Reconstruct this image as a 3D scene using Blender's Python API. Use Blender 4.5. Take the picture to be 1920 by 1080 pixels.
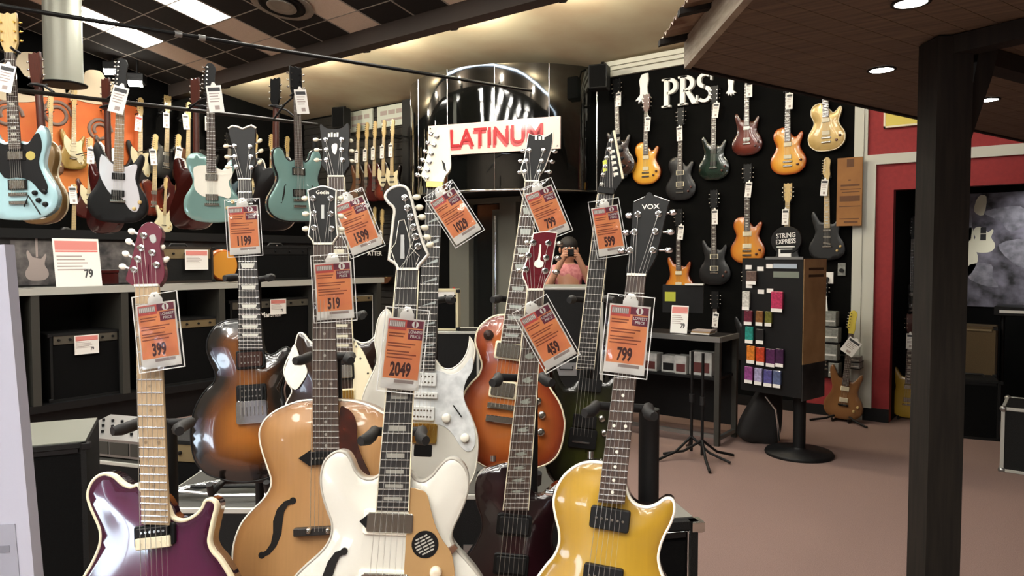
import bpy, bmesh, math, random
import numpy as np
from mathutils import Vector, Matrix
from mathutils.geometry import delaunay_2d_cdt

for _o in list(bpy.data.objects):
    bpy.data.objects.remove(_o, do_unlink=True)
scene = bpy.context.scene
COL = scene.collection
random.seed(7)
PI = math.pi

# ------------------------------------------------------------------ camera
# world x runs along the far wall, world y points into the far wall, z up
F_PX, EYE = 1360.0, 1.5
PITCH = math.atan(58 / 1360.0)
YAW = math.asin(0.609)
cam_d = bpy.data.cameras.new('camera')
cam_d.lens = F_PX / 1920 * 36
cam_d.sensor_width = 36
cam_d.clip_start = 0.05
cam = bpy.data.objects.new('camera', cam_d)
COL.objects.link(cam)
cam.location = (0, 0, EYE)
cam.rotation_euler = (PI / 2 - PITCH, 0, YAW)
scene.camera = cam
CF = Vector((-math.sin(YAW) * math.cos(PITCH), math.cos(YAW) * math.cos(PITCH), -math.sin(PITCH)))
CR = Vector((math.cos(YAW), math.sin(YAW), 0))
CU = CR.cross(CF)
CO = Vector((0, 0, EYE))

# ------------------------------------------------------------------ light and exposure
scene.view_settings.view_transform = 'Standard'
scene.view_settings.look = 'None'
scene.view_settings.gamma = 1
scene.view_settings.use_curve_mapping = False
scene.view_settings.exposure = 0.58
world = bpy.data.worlds.new('daylight')
scene.world = world
world.use_nodes = True
world.node_tree.nodes['Background'].inputs[0].default_value = (0.72, 0.86, 1.0, 1)
world.node_tree.nodes['Background'].inputs[1].default_value = 14.0
TROFFER = 22.0        # emission of the ceiling panels
COVE = 34.0            # watts of each lamp behind the beam
DOWN = 40.0           # emission of the canopy downlights
SPOTW = 30.0

# ------------------------------------------------------------------ pixel helpers (1920 x 1080)
def ray(px, py):
    return CF + CR * ((px - 960) / F_PX) - CU * ((py - 540) / F_PX)
def at(px, py, d):
    return CO + ray(px, py) * d
def on_plane(px, py, p0, n):
    r = ray(px, py)
    t = (Vector(p0) - CO).dot(n) / r.dot(n)
    return CO + r * t
WB, WA = 7.24, -9.8
def wallF(px, py, off=0.0):
    return on_plane(px, py, (0, WB - off, 0), Vector((0, 1, 0)))
def wallL(px, py, off=0.0):
    return on_plane(px, py, (WA + off, 0, 0), Vector((1, 0, 0)))
def floor_at(px, py, z=0.0):
    return on_plane(px, py, (0, 0, z), Vector((0, 0, 1)))

# ------------------------------------------------------------------ materials
def lin(c):
    return tuple(((v / 255) / 12.92 if v / 255 <= 0.04045 else ((v / 255 + 0.055) / 1.055) ** 2.4) for v in c) + (1.0,)
_M = {}
def mat(name, col, rough=0.5, metal=0.0, coat=0.0, noise=None, bump=None, emit=0.0, spec=0.5, wave=None, coords='Object'):
    if name in _M: return _M[name]
    m = bpy.data.materials.new(name); m.use_nodes = True
    nt = m.node_tree; N = nt.nodes; L = nt.links
    b = N['Principled BSDF']
    b.inputs['Base Color'].default_value = lin(col)
    b.inputs['Roughness'].default_value = rough
    b.inputs['Metallic'].default_value = metal
    b.inputs['Coat Weight'].default_value = coat
    b.inputs['Coat Roughness'].default_value = 0.05
    b.inputs['Specular IOR Level'].default_value = spec
    if emit:
        b.inputs['Emission Color'].default_value = lin(col)
        b.inputs['Emission Strength'].default_value = emit
    tc = N.new('ShaderNodeTexCoord')
    if noise:                                   # (scale, second colour, stretch xyz)
        mp = N.new('ShaderNodeMapping'); L.new(tc.outputs[coords], mp.inputs[0])
        mp.inputs['Scale'].default_value = noise[2] if len(noise) > 2 else (1, 1, 1)
        nz = N.new('ShaderNodeTexNoise'); nz.inputs['Scale'].default_value = noise[0]
        nz.inputs['Detail'].default_value = 5
        L.new(mp.outputs[0], nz.inputs['Vector'])
        rp = N.new('ShaderNodeValToRGB')
        rp.color_ramp.elements[0].position = 0.35; rp.color_ramp.elements[1].position = 0.65
        rp.color_ramp.elements[0].color = lin(col); rp.color_ramp.elements[1].color = lin(noise[1])
        L.new(nz.outputs['Fac'], rp.inputs[0]); L.new(rp.outputs[0], b.inputs['Base Color'])
    if bump:                                    # (scale, strength)
        n2 = N.new('ShaderNodeTexNoise'); n2.inputs['Scale'].default_value = bump[0]
        n2.inputs['Detail'].default_value = 3
        L.new(tc.outputs[coords], n2.inputs['Vector'])
        bp = N.new('ShaderNodeBump'); bp.inputs['Strength'].default_value = bump[1]
        bp.inputs['Distance'].default_value = 0.01
        L.new(n2.outputs['Fac'], bp.inputs['Height']); L.new(bp.outputs[0], b.inputs['Normal'])
    _M[name] = m
    return m
def burst(name, stops, rough=0.25, coat=1.0, grain=True):
    """finish sprayed from the rim inwards: stops = [(rim distance 0..1, colour)]"""
    if name in _M: return _M[name]
    m = mat(name, stops[0][1], rough, 0, coat)
    nt = m.node_tree; N = nt.nodes; L = nt.links
    at_ = N.new('ShaderNodeAttribute'); at_.attribute_name = 'edge'
    rp = N.new('ShaderNodeValToRGB')
    e = rp.color_ramp.elements
    while len(e) < len(stops): e.new(0.5)
    for i, (p, c) in enumerate(stops):
        e[i].position = p; e[i].color = lin(c)
    L.new(at_.outputs['Fac'], rp.inputs[0])
    if grain:
        tc = N.new('ShaderNodeTexCoord'); mp = N.new('ShaderNodeMapping')
        mp.inputs['Scale'].default_value = (60, 3, 3); L.new(tc.outputs['Object'], mp.inputs[0])
        nz = N.new('ShaderNodeTexNoise'); nz.inputs['Scale'].default_value = 3
        L.new(mp.outputs[0], nz.inputs['Vector'])
        mx = N.new('ShaderNodeMix'); mx.data_type = 'RGBA'; mx.blend_type = 'MULTIPLY'
        r2 = N.new('ShaderNodeValToRGB')
        r2.color_ramp.elements[0].color = (0.72, 0.72, 0.72, 1); r2.color_ramp.elements[1].color = (1, 1, 1, 1)
        L.new(nz.outputs['Fac'], r2.inputs[0])
        mx.inputs[0].default_value = 0.6
        L.new(rp.outputs[0], mx.inputs[6]); L.new(r2.outputs[0], mx.inputs[7])
        L.new(mx.outputs[2], N['Principled BSDF'].inputs['Base Color'])
    else:
        L.new(rp.outputs[0], N['Principled BSDF'].inputs['Base Color'])
    return m
def clear_mat(name, gloss, rough, bump, tint=(1, 1, 1, 1)):
    m = bpy.data.materials.new(name); m.use_nodes = True
    nt = m.node_tree; N = nt.nodes; L = nt.links
    N.remove(N['Principled BSDF'])
    t = N.new('ShaderNodeBsdfTransparent'); t.inputs[0].default_value = tint
    g = N.new('ShaderNodeBsdfGlossy'); g.inputs['Roughness'].default_value = rough
    fr = N.new('ShaderNodeFresnel'); fr.inputs['IOR'].default_value = 1.45
    mr = N.new('ShaderNodeMath'); mr.operation = 'MULTIPLY'; mr.inputs[1].default_value = gloss
    mx = N.new('ShaderNodeMixShader')
    L.new(fr.outputs[0], mr.inputs[0]); L.new(mr.outputs[0], mx.inputs[0])
    L.new(t.outputs[0], mx.inputs[1]); L.new(g.outputs[0], mx.inputs[2])
    L.new(mx.outputs[0], N['Material Output'].inputs[0])
    if bump:
        tc = N.new('ShaderNodeTexCoord'); nz = N.new('ShaderNodeTexNoise')
        nz.inputs['Scale'].default_value = bump[0]; L.new(tc.outputs['Object'], nz.inputs['Vector'])
        bp = N.new('ShaderNodeBump'); bp.inputs['Strength'].default_value = bump[1]
        bp.inputs['Distance'].default_value = 0.004
        L.new(nz.outputs['Fac'], bp.inputs['Height'])
        L.new(bp.outputs[0], g.inputs['Normal']); L.new(bp.outputs[0], fr.inputs['Normal'])
    _M[name] = m
    return m

BLACK = mat('black_lacquer', (8, 8, 9), 0.45, 0, 0.0, spec=0.3)
SATIN = mat('satin_black', (13, 13, 14), 0.55, spec=0.3)
RUBBER = mat('black_rubber', (20, 20, 21), 0.6)
CHROME = mat('chrome', (225, 228, 230), 0.12, 1.0)
NICKEL = mat('nickel', (190, 188, 180), 0.22, 1.0)
FRETM = mat('fret_wire', (235, 235, 232), 0.25, 0.85)
GOLDM = mat('gold_plate', (214, 176, 92), 0.22, 1.0)
STEEL = mat('brushed_steel', (165, 166, 164), 0.38, 0.9)
ALU = mat('aluminium_edge', (186, 186, 178), 0.4, 0.25)
CREAM = mat('cream_plastic', (232, 222, 192), 0.35)
IVORY = mat('ivory_plastic', (240, 236, 222), 0.3, 0, 0.4)
PEARL = mat('pearl_button', (226, 220, 196), 0.25, 0, 0.6, noise=(40, (190, 186, 165)))
PEARLOID = mat('white_pearloid', (196, 200, 202), 0.22, 0, 0.8, noise=(38, (228, 231, 232)))
WHITE = mat('white_lacquer', (208, 206, 196), 0.3, 0, 0.6)
ROSEW = mat('rosewood', (46, 34, 29), 0.5, noise=(6, (74, 56, 46), (60, 4, 4)))
EBONY = mat('ebony', (26, 24, 24), 0.45, noise=(6, (38, 35, 33), (60, 4, 4)))
MAPLE = mat('maple', (176, 152, 120), 0.45, 0, 0.15, noise=(6, (162, 138, 106), (40, 3, 3)))
MAHOG = mat('mahogany_neck', (86, 42, 30), 0.35, 0, 0.4, noise=(6, (66, 32, 24), (40, 3, 3)))
PALE = mat('maple_neck', (205, 178, 120), 0.38, 0, 0.3, noise=(6, (188, 160, 104), (40, 3, 3)))
TORT = mat('tortoise_shell', (70, 26, 16), 0.25, 0, 0.8, noise=(30, (24, 10, 8)))
STRING = mat('steel_string', (205, 203, 195), 0.3, 0.9)
PAPERW = mat('white_card', (236, 234, 228), 0.55)
PAPERO = mat('orange_card', (244, 164, 104), 0.6, noise=(18, (238, 148, 100)))
PRED = mat('red_print', (216, 92, 84), 0.6)
PPUR = mat('plum_print', (120, 32, 62), 0.6)
PGREY = mat('grey_print', (166, 152, 146), 0.6)
PINK = mat('dark_print', (74, 22, 24), 0.6)
PBRN = mat('brown_print', (150, 74, 46), 0.6)
CLEAR = clear_mat('clear_sleeve', 2.2, 0.1, (26, 0.7))
GLASS = clear_mat('window_glass', 1.0, 0.02, None)
SMOKE = clear_mat('tinted_glass', 1.0, 0.03, None, (0.35, 0.38, 0.37, 1))

# ------------------------------------------------------------------ mesh helpers
class MB:
    def __init__(s): s.v = []; s.f = []; s.sm = []
    def add(s, vs, fs, smooth=False):
        n = len(s.v); s.v += [tuple(p) for p in vs]
        for f in fs: s.f.append(tuple(i + n for i in f)); s.sm.append(smooth)
        return s
    def box(s, x0, x1, y0, y1, z0, z1, M=None, bev=0.0):
        if bev:
            b = bev; pts = []
            for (z, q) in ((z0, b), (z0 + b, 0), (z1 - b, 0), (z1, b)):
                pts += [(x0 + q + (b - q) * 0, y0 + q, z), (x1 - q, y0 + q, z), (x1 - q, y1 - q, z), (x0 + q, y1 - q, z)]
            fs = [(3, 2, 1, 0), (12, 13, 14, 15)]
            for k in range(3):
                for i in range(4):
                    j = (i + 1) % 4; fs.append((k * 4 + i, k * 4 + j, k * 4 + 4 + j, k * 4 + 4 + i))
        else:
            pts = [(x0, y0, z0), (x1, y0, z0), (x1, y1, z0), (x0, y1, z0), (x0, y0, z1), (x1, y0, z1), (x1, y1, z1), (x0, y1, z1)]
            fs = [(3, 2, 1, 0), (4, 5, 6, 7), (0, 1, 5, 4), (1, 2, 6, 5), (2, 3, 7, 6), (3, 0, 4, 7)]
        if M is not None: pts = [M @ Vector(p) for p in pts]
        return s.add(pts, fs)
    def prism(s, poly, w0, w1, bev=0.0, M=None):
        """polygon (x, y) counter-clockwise from +z, extruded z w0..w1, small chamfer on the front"""
        poly = [tuple(p)[:2] for p in poly]; n = len(poly)
        if sum(poly[i][0] * poly[(i + 1) % n][1] - poly[(i + 1) % n][0] * poly[i][1] for i in range(n)) < 0:
            poly = poly[::-1]
        rings = [[(x, y, w0) for x, y in poly]]
        if bev:
            rings.append([(x, y, w1 - bev) for x, y in poly])
            rings.append([(x, y, w1) for x, y in offset(poly, -bev)])
        else:
            rings.append([(x, y, w1) for x, y in poly])
        pts = [p for r in rings for p in r]
        fs = [tuple(range(n))[::-1], tuple(range((len(rings) - 1) * n, len(rings) * n))]
        for k in range(len(rings) - 1):
            for i in range(n):
                j = (i + 1) % n; fs.append((k * n + i, k * n + j, k * n + n + j, k * n + n + i))
        if M is not None: pts = [M @ Vector(p) for p in pts]
        return s.add(pts, fs)
    def cyl(s, p, q, r, r2=None, n=12, cap=True):
        p = Vector(p); q = Vector(q); r2 = r if r2 is None else r2
        d = (q - p).normalized(); a = d.orthogonal().normalized(); b = d.cross(a)
        pts = [p + (a * math.cos(2 * PI * i / n) + b * math.sin(2 * PI * i / n)) * r for i in range(n)]
        pts += [q + (a * math.cos(2 * PI * i / n) + b * math.sin(2 * PI * i / n)) * r2 for i in range(n)]
        s.add(pts, [(i, (i + 1) % n, n + (i + 1) % n, n + i) for i in range(n)], True)
        if cap:
            s.add(pts[:n], [tuple(range(n))[::-1]]); s.add(pts[n:], [tuple(range(n))])
        return s
    def tube(s, path, r, n=8):
        path = [Vector(p) for p in path]
        rings = []
        a = None
        for i, p in enumerate(path):
            d = (path[min(i + 1, len(path) - 1)] - path[max(i - 1, 0)]).normalized()
            a = d.orthogonal().normalized() if a is None else (a - d * a.dot(d)).normalized()
            b = d.cross(a)
            rr = r[i] if isinstance(r, (list, tuple)) else r
            rings.append([p + (a * math.cos(2 * PI * k / n) + b * math.sin(2 * PI * k / n)) * rr for k in range(n)])
        pts = [p for g in rings for p in g]
        fs = [(k * n + i, k * n + (i + 1) % n, k * n + n + (i + 1) % n, k * n + n + i) for k in range(len(path) - 1) for i in range(n)]
        s.add(pts, fs, True)
        s.add(rings[0], [tuple(range(n))[::-1]]); s.add(rings[-1], [tuple(range(n))])
        return s
    def lathe(s, prof, c=(0, 0, 0), n=24, M=None):
        pts = [(c[0] + r * math.cos(2 * PI * i / n), c[1] + r * math.sin(2 * PI * i / n), c[2] + z) for r, z in prof for i in range(n)]
        if M is not None: pts = [M @ Vector(p) for p in pts]
        fs = [(k * n + i, k * n + (i + 1) % n, k * n + n + (i + 1) % n, k * n + n + i) for k in range(len(prof) - 1) for i in range(n)]
        s.add(pts, fs, True)
        s.add(pts[:n], [tuple(range(n))[::-1]]); s.add(pts[-n:], [tuple(range(n))])
        return s
    def ball(s, c, r, n=12, M=None):
        """ellipsoid, r = (rx, ry, rz)"""
        k = max(5, n // 2)
        pts = []
        for j in range(k + 1):
            t = PI * j / k
            for i in range(n):
                u = 2 * PI * i / n
                pts.append(Vector((c[0] + r[0] * math.sin(t) * math.cos(u), c[1] + r[1] * math.sin(t) * math.sin(u), c[2] - r[2] * math.cos(t))))
        if M is not None: pts = [M @ p for p in pts]
        fs = [(j * n + i, j * n + (i + 1) % n, j * n + n + (i + 1) % n, j * n + n + i) for j in range(k) for i in range(n)]
        return s.add(pts, fs, True)
    def mesh(s, name='part'):
        m = bpy.data.meshes.new(name); m.from_pydata(s.v, [], s.f)
        m.polygons.foreach_set('use_smooth', s.sm)
        m.update()
        return m

def offset(poly, d):
    """grow (d>0) a counter-clockwise polygon along its vertex normals"""
    n = len(poly); out = []
    for i in range(n):
        a, b, c = poly[i - 1], poly[i], poly[(i + 1) % n]
        t = Vector((c[0] - a[0], c[1] - a[1]))
        if t.length < 1e-9: out.append(b); continue
        t.normalize(); out.append((b[0] + t.y * d, b[1] - t.x * d))
    return out
def smooth(pts, k=4):
    """closed Catmull-Rom; a point with a third value is a corner"""
    n = len(pts); out = []
    P = [Vector(p[:2]) for p in pts]; cr = [len(p) > 2 for p in pts]
    for i in range(n):
        p0, p1, p2, p3 = P[i - 1], P[i], P[(i + 1) % n], P[(i + 2) % n]
        m1 = (p2 - p0) * 0.5 if not cr[i] else (p2 - p1) * 0.6
        m2 = (p3 - p1) * 0.5 if not cr[(i + 1) % n] else (p2 - p1) * 0.6
        for j in range(k):
            t = j / k; t2 = t * t; t3 = t2 * t
            q = p1 * (2 * t3 - 3 * t2 + 1) + m1 * (t3 - 2 * t2 + t) + p2 * (-2 * t3 + 3 * t2) + m2 * (t3 - t2)
            out.append((q.x, q.y))
    a = sum(out[i][0] * out[(i + 1) % len(out)][1] - out[(i + 1) % len(out)][0] * out[i][1] for i in range(len(out)))
    return out if a > 0 else out[::-1]
def inside(poly, pts):
    x, y = pts[:, 0], pts[:, 1]; n = len(poly); r = np.zeros(len(pts), bool)
    for i in range(n):
        (x0, y0), (x1, y1) = poly[i], poly[(i + 1) % n]
        if y0 == y1: continue
        c = ((y0 > y) != (y1 > y)) & (x < (x1 - x0) * (y - y0) / (y1 - y0) + x0)
        r ^= c
    return r
def rim_dist(poly, pts):
    d = np.full(len(pts), 9.0)
    for i in range(len(poly)):
        a = np.array(poly[i]); b = np.array(poly[(i + 1) % len(poly)]); ab = b - a
        t = np.clip(((pts - a) @ ab) / max(ab @ ab, 1e-12), 0, 1)
        d = np.minimum(d, np.linalg.norm(pts - (a + t[:, None] * ab), axis=1))
    return d
def body_mesh(name, poly, thick, arch=0.0, aw=0.07, step=0.013, bev=0.004, reach=0.12):
    """solid guitar body: triangulated top that can be carved, rounded rim, flat back; keeps the distance to the rim"""
    P = np.array(poly); n = len(poly)
    ring = np.array(offset(poly, -bev))
    x0, y0 = P.min(0); x1, y1 = P.max(0)
    g = np.array([(x + (step / 2 if j % 2 else 0), y) for j, y in enumerate(np.arange(y0, y1, step * 0.87)) for x in np.arange(x0, x1, step)])
    g = g[inside(poly, g)]
    if len(g): g = g[rim_dist(poly, g) > bev + step * 0.45]
    dr = rim_dist(poly, ring); ring = ring[(dr > bev * 0.7) & inside(poly, ring)]
    allp = np.vstack([P, ring, g]) if len(g) else np.vstack([P, ring])
    res = delaunay_2d_cdt([Vector(p) for p in allp], [], [list(range(n))], 1, 1e-7)
    V2 = np.array([tuple(v) for v in res[0]]); T = res[2]
    d = rim_dist(poly, V2)
    w = np.where(d < bev * 0.5, -bev * 0.8, 0.0)
    if arch:
        t = np.clip(d / aw, 0, 1); w = w + arch * (t * t * (3 - 2 * t))
    verts = [(p[0], p[1], z) for p, z in zip(V2, w)]
    edge = list(np.clip(d / reach, 0, 1))
    # outline order for the sides
    src = res[3]; idx = [None] * n
    for k, o in enumerate(src):
        for q in o:
            if q < n: idx[q] = k
    idx = [k for k in idx if k is not None]
    m = len(idx); b0 = len(verts)
    for k in idx: verts.append((V2[k][0], V2[k][1], -bev)); edge.append(0)
    for k in idx: verts.append((V2[k][0], V2[k][1], -thick + bev)); edge.append(0)
    bk = offset([tuple(V2[k]) for k in idx], -bev)
    for p in bk: verts.append((p[0], p[1], -thick)); edge.append(0)
    fs = [tuple(t) for t in T]; sm = [True] * len(fs)
    lay = [idx, list(range(b0, b0 + m)), list(range(b0 + m, b0 + 2 * m)), list(range(b0 + 2 * m, b0 + 3 * m))]
    for a, b in zip(lay, lay[1:]):
        for i in range(m):
            j = (i + 1) % m; fs.append((a[i], b[i], b[j], a[j])); sm.append(True)
    fs.append(tuple(lay[3][::-1])); sm.append(False)
    me = bpy.data.meshes.new(name); me.from_pydata(verts, [], fs); me.polygons.foreach_set('use_smooth', sm)
    at_ = me.attributes.new('edge', 'FLOAT', 'POINT'); at_.data.foreach_set('value', [float(e) for e in edge])
    me.set_sharp_from_angle(angle=math.radians(50))
    me.update()
    return me
def rim_mesh(poly, wide, deep, lift=0.0006, grow=0.0008):
    """binding strip that wraps the front edge of an outline"""
    o = offset(poly, grow); i1 = offset(poly, -wide); i2 = offset(poly, -wide - 0.0006); n = len(poly)
    rings = [[(x, y, -deep) for x, y in o], [(x, y, -0.002) for x, y in o], [(x, y, lift) for x, y in offset(poly, -0.001)], [(x, y, lift) for x, y in i1], [(x, y, -0.002) for x, y in i2]]
    pts = [p for r in rings for p in r]
    fs = [(k * n + i, k * n + (i + 1) % n, k * n + n + (i + 1) % n, k * n + n + i) for k in range(4) for i in range(n)]
    return MB().add(pts, fs, True).mesh('binding')

# ------------------------------------------------------------------ objects
def obj(name, me, m, parent=None, M=None, kind=None):
    if isinstance(me, MB): me = me.mesh(name)
    if not me.materials: me.materials.append(None)
    o = bpy.data.objects.new(name, me); COL.objects.link(o)
    o.material_slots[0].link = 'OBJECT'; o.material_slots[0].material = m
    if parent is not None: o.parent = parent
    if M is not None: o.matrix_local = M
    if kind: o['kind'] = kind
    return o
def tag(o, label, cat, group=None):
    o['label'] = label; o['category'] = cat
    if group: o['group'] = group
    return o
def thing(name, label, cat, M, group=None):
    o = bpy.data.objects.new(name, None); COL.objects.link(o)
    o.empty_display_size = 0.05
    o.matrix_world = M
    return tag(o, label, cat, group)
def struct(name, me, m, M=None):
    return obj(name, me, m, None, M, 'structure')
def frame(o, right, up, nrm):
    r, u, n = Vector(right), Vector(up), Vector(nrm)
    return Matrix(((r.x, u.x, n.x, o[0]), (r.y, u.y, n.y, o[1]), (r.z, u.z, n.z, o[2]), (0, 0, 0, 1)))
def face_frame(o, yaw=0.0, lean=0.0, roll=0.0):
    """plane that looks back along the camera heading, turned by yaw, leaning back, rolled; local x right, y up, z out"""
    h = Vector((-CF.x, -CF.y, 0)).normalized()
    h = Matrix.Rotation(math.radians(yaw), 3, 'Z') @ h
    l = math.radians(lean); z = Vector((0, 0, 1))
    up = z * math.cos(l) - h * math.sin(l); n = h * math.cos(l) + z * math.sin(l)
    r = up.cross(n)
    M = frame(o, r, up, n)
    return M @ Matrix.Rotation(math.radians(roll), 4, 'Z') if roll else M
def upright(o, yaw=0.0):
    """local x right, y away from viewer, z up, turned by yaw from the room axes"""
    return Matrix.Translation(Vector(o)) @ Matrix.Rotation(math.radians(yaw), 4, 'Z')
FWALL = lambda o: frame(o, (1, 0, 0), (0, 0, 1), (0, -1, 0))
LWALL = lambda o: frame(o, (0, 1, 0), (0, 0, 1), (1, 0, 0))
T = Matrix.Translation
def S(x, y, z): return Matrix.Diagonal((x, y, z, 1))

# lettering: every word is made once as a mesh one unit high and reused
_TXT = {}
def words(*ss, bold=0.0):
    for s in ss:
        c = bpy.data.curves.new('lettering', 'FONT'); c.body = s; c.size = 1; c.align_x = 'CENTER'; c.align_y = 'CENTER'
        c.extrude = 0.02; c.offset = bold; c.resolution_u = 3
        o = bpy.data.objects.new('lettering', c); COL.objects.link(o)
        bpy.context.view_layer.update()
        me = bpy.data.meshes.new_from_object(o.evaluated_get(bpy.context.evaluated_depsgraph_get()))
        me.materials.clear()
        bpy.data.objects.remove(o, do_unlink=True)
        _TXT[s] = me
words('399', '1199', '519', '1599', '2049', '1029', '799', '459', '599', '79', bold=0.04)
words('LOWEST', 'PRICE', 'VOX', 'PRS', 'ATTER', 'STRING', 'EXPRESS', 'Marshall', 'PLATINUM', 'Godin', bold=0.01)
def letter(s, m, parent, x, y, z, h, wx=1.0, name='lettering', rot=0.0, thick=0.001):
    return obj(name, _TXT[s], m, parent, T((x, y, z + thick / 2)) @ Matrix.Rotation(rot, 4, 'Z') @ S(h * wx, h, thick / 0.04))

# ================================================================== the room
CARPET = mat('carpet', (152, 128, 120), 0.95, noise=(220, (134, 112, 105)), bump=(400, 0.5), spec=0.1)
BLKWALL = mat('black_wall', (6, 6, 6), 0.9, noise=(8, (9, 9, 8)), spec=0.1)
SLATM = mat('dark_slatwall', (40, 37, 32), 0.7, noise=(8, (38, 35, 31)))
REDW = mat('red_wall', (150, 42, 44), 0.75, noise=(30, (140, 38, 41)))
TRIMW = mat('grey_white_trim', (196, 196, 184), 0.5)
CEILB = mat('black_tile', (24, 24, 23), 0.9, noise=(60, (32, 31, 29)))
CEILT = mat('tan_tile', (238, 226, 208), 0.9, noise=(60, (228, 214, 196)))
GRIDM = mat('ceiling_grid', (168, 164, 154), 0.6)
CREAMC = mat('cream_plaster', (192, 182, 154), 0.85, noise=(1.6, (180, 160, 132)))
BEAMM = mat('beam_brown', (62, 54, 48), 0.8)
WALLB = mat('back_wall_beige', (104, 96, 86), 0.8, noise=(5, (92, 84, 75)))
LIGHTP = mat('light_panel', (255, 250, 240), 0.5, emit=TROFFER)

A0, A1, B0 = -9.8, 6.0, -6.0
struct('floor', MB().box(A0 - .1, A1 + .1, B0 - .1, 9.0, -0.1, 0.0), CARPET)
CT = 3.67                                   # top of the far wall
SL, BM = 0.194, 5.07                        # slope of the tiled ceiling, line of the beam
def zc(b): return 3.835 + (BM - max(b, -0.6)) * SL
# ---- tiled ceiling: tan columns with two black columns between
ce = struct('ceiling', MB().add([(A0, BM, zc(BM) + .05), (A1, BM, zc(BM) + .05), (A1, -.6, zc(-.6) + .05), (A0, -.6, zc(-.6) + .05), (A1, B0, zc(-.6) + .05), (A0, B0, zc(-.6) + .05),
     (A0, BM, zc(BM) + .12), (A1, BM, zc(BM) + .12), (A1, -.6, zc(-.6) + .12), (A0, -.6, zc(-.6) + .12), (A1, B0, zc(-.6) + .12), (A0, B0, zc(-.6) + .12)],
     [(0, 1, 2, 3), (3, 2, 4, 5), (6, 7, 8, 9), (9, 8, 10, 11), (0, 1, 7, 6), (5, 4, 10, 11)]), CEILB)
TA = 0.465
BL = [5.07, 4.77, 4.30, 3.83, 3.36, 2.89, 2.42, 1.95]
tile_me = MB().box(0.012, TA - 0.012, 0.012, 1 - 0.012, -0.012, 0.012).mesh('tile')
ang = math.atan(-SL)
tan_k = lambda k: (k + 1) % 3 == 0
k0 = int(math.floor((A0 + 5.555) / TA)) + 1
for k in range(k0, 8):
    a = -5.555 + k * TA
    for i in range(len(BL) - 1):
        b1, b0 = BL[i], BL[i + 1]
        if tan_k(k) and i in (2, 3): continue                       # light fittings
        M = T((a, b0, zc(b0) + 0.012)) @ Matrix.Rotation(ang, 4, 'X') @ S(1, (b1 - b0) / math.cos(ang), 1)
        obj('tile', tile_me, CEILT if tan_k(k) else CEILB, ce, M)
gb = MB()
for k in range(k0, 9):
    a = -5.555 + k * TA
    gb.add([(a - .011, BM, zc(BM)), (a + .011, BM, zc(BM)), (a + .011, 1.95, zc(1.95)), (a - .011, 1.95, zc(1.95)), (a - .011, BM, zc(BM) + .04), (a + .011, BM, zc(BM) + .04), (a + .011, 1.95, zc(1.95) + .04), (a - .011, 1.95, zc(1.95) + .04)],
           [(0, 1, 2, 3), (0, 4, 5, 1), (1, 5, 6, 2), (2, 6, 7, 3), (3, 7, 4, 0)])
for b in BL[1:]:
    gb.box(A0, -5.555 + 8 * TA, b - .011, b + .011, zc(b) - .001, zc(b) + .035)
obj('grid_bars', gb, GRIDM, ce, kind='stuff')
# light fittings: the pair in view, and unseen ones over the rest of the shop
def troffer(a, b, n=0.94, label=None):
    t = thing('ceiling_light', label or 'long unseen ceiling light panel set in the tiles over the open shop floor', 'ceiling light', T((a, b, zc(b + n / 2))) @ Matrix.Rotation(ang if b > -0.6 else 0, 4, 'X'), 'ceiling light panels')
    fr = MB()
    fr.box(0, .02, 0, n, -.004, .03); fr.box(TA - .02, TA, 0, n, -.004, .03); fr.box(0, TA, -.0, .02, -.004, .03); fr.box(0, TA, n - .02, n, -.004, .03)
    obj('frame', fr, GRIDM, t, T((0, 0, -n / 2 * SL * -1 if b > -0.6 else 0)))
    obj('diffuser', MB().box(.02, TA - .02, .02, n - .02, 0.0, .02), LIGHTP, t, T((0, 0, n / 2 * SL if b > -0.6 else 0)))
troffer(-8.345 - TA, 3.36, label='long ceiling light panel partly hidden behind the pale hanging duct')
troffer(-6.95 - TA, 3.36, label='long ceiling light panel between the pale duct and the round vent')
for a in (-5.555 - TA, -4.16 - TA, -2.765 - TA):
    troffer(a, 3.36)
for b in (0.6, -1.4, -2.7, -4.0, -5.2):  # rows behind the camera are added denser, as frontal fill for the foreground
    for a in ((-8.345 - TA, -5.555 - TA, -2.765 - TA, 0.025 - TA, 2.815 - TA) if b > 0 else (-5.555 - TA, -4.16 - TA, -2.765 - TA, -1.37 - TA, 0.025 - TA, 1.42 - TA, 2.815 - TA)):
        troffer(a, b)
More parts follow.
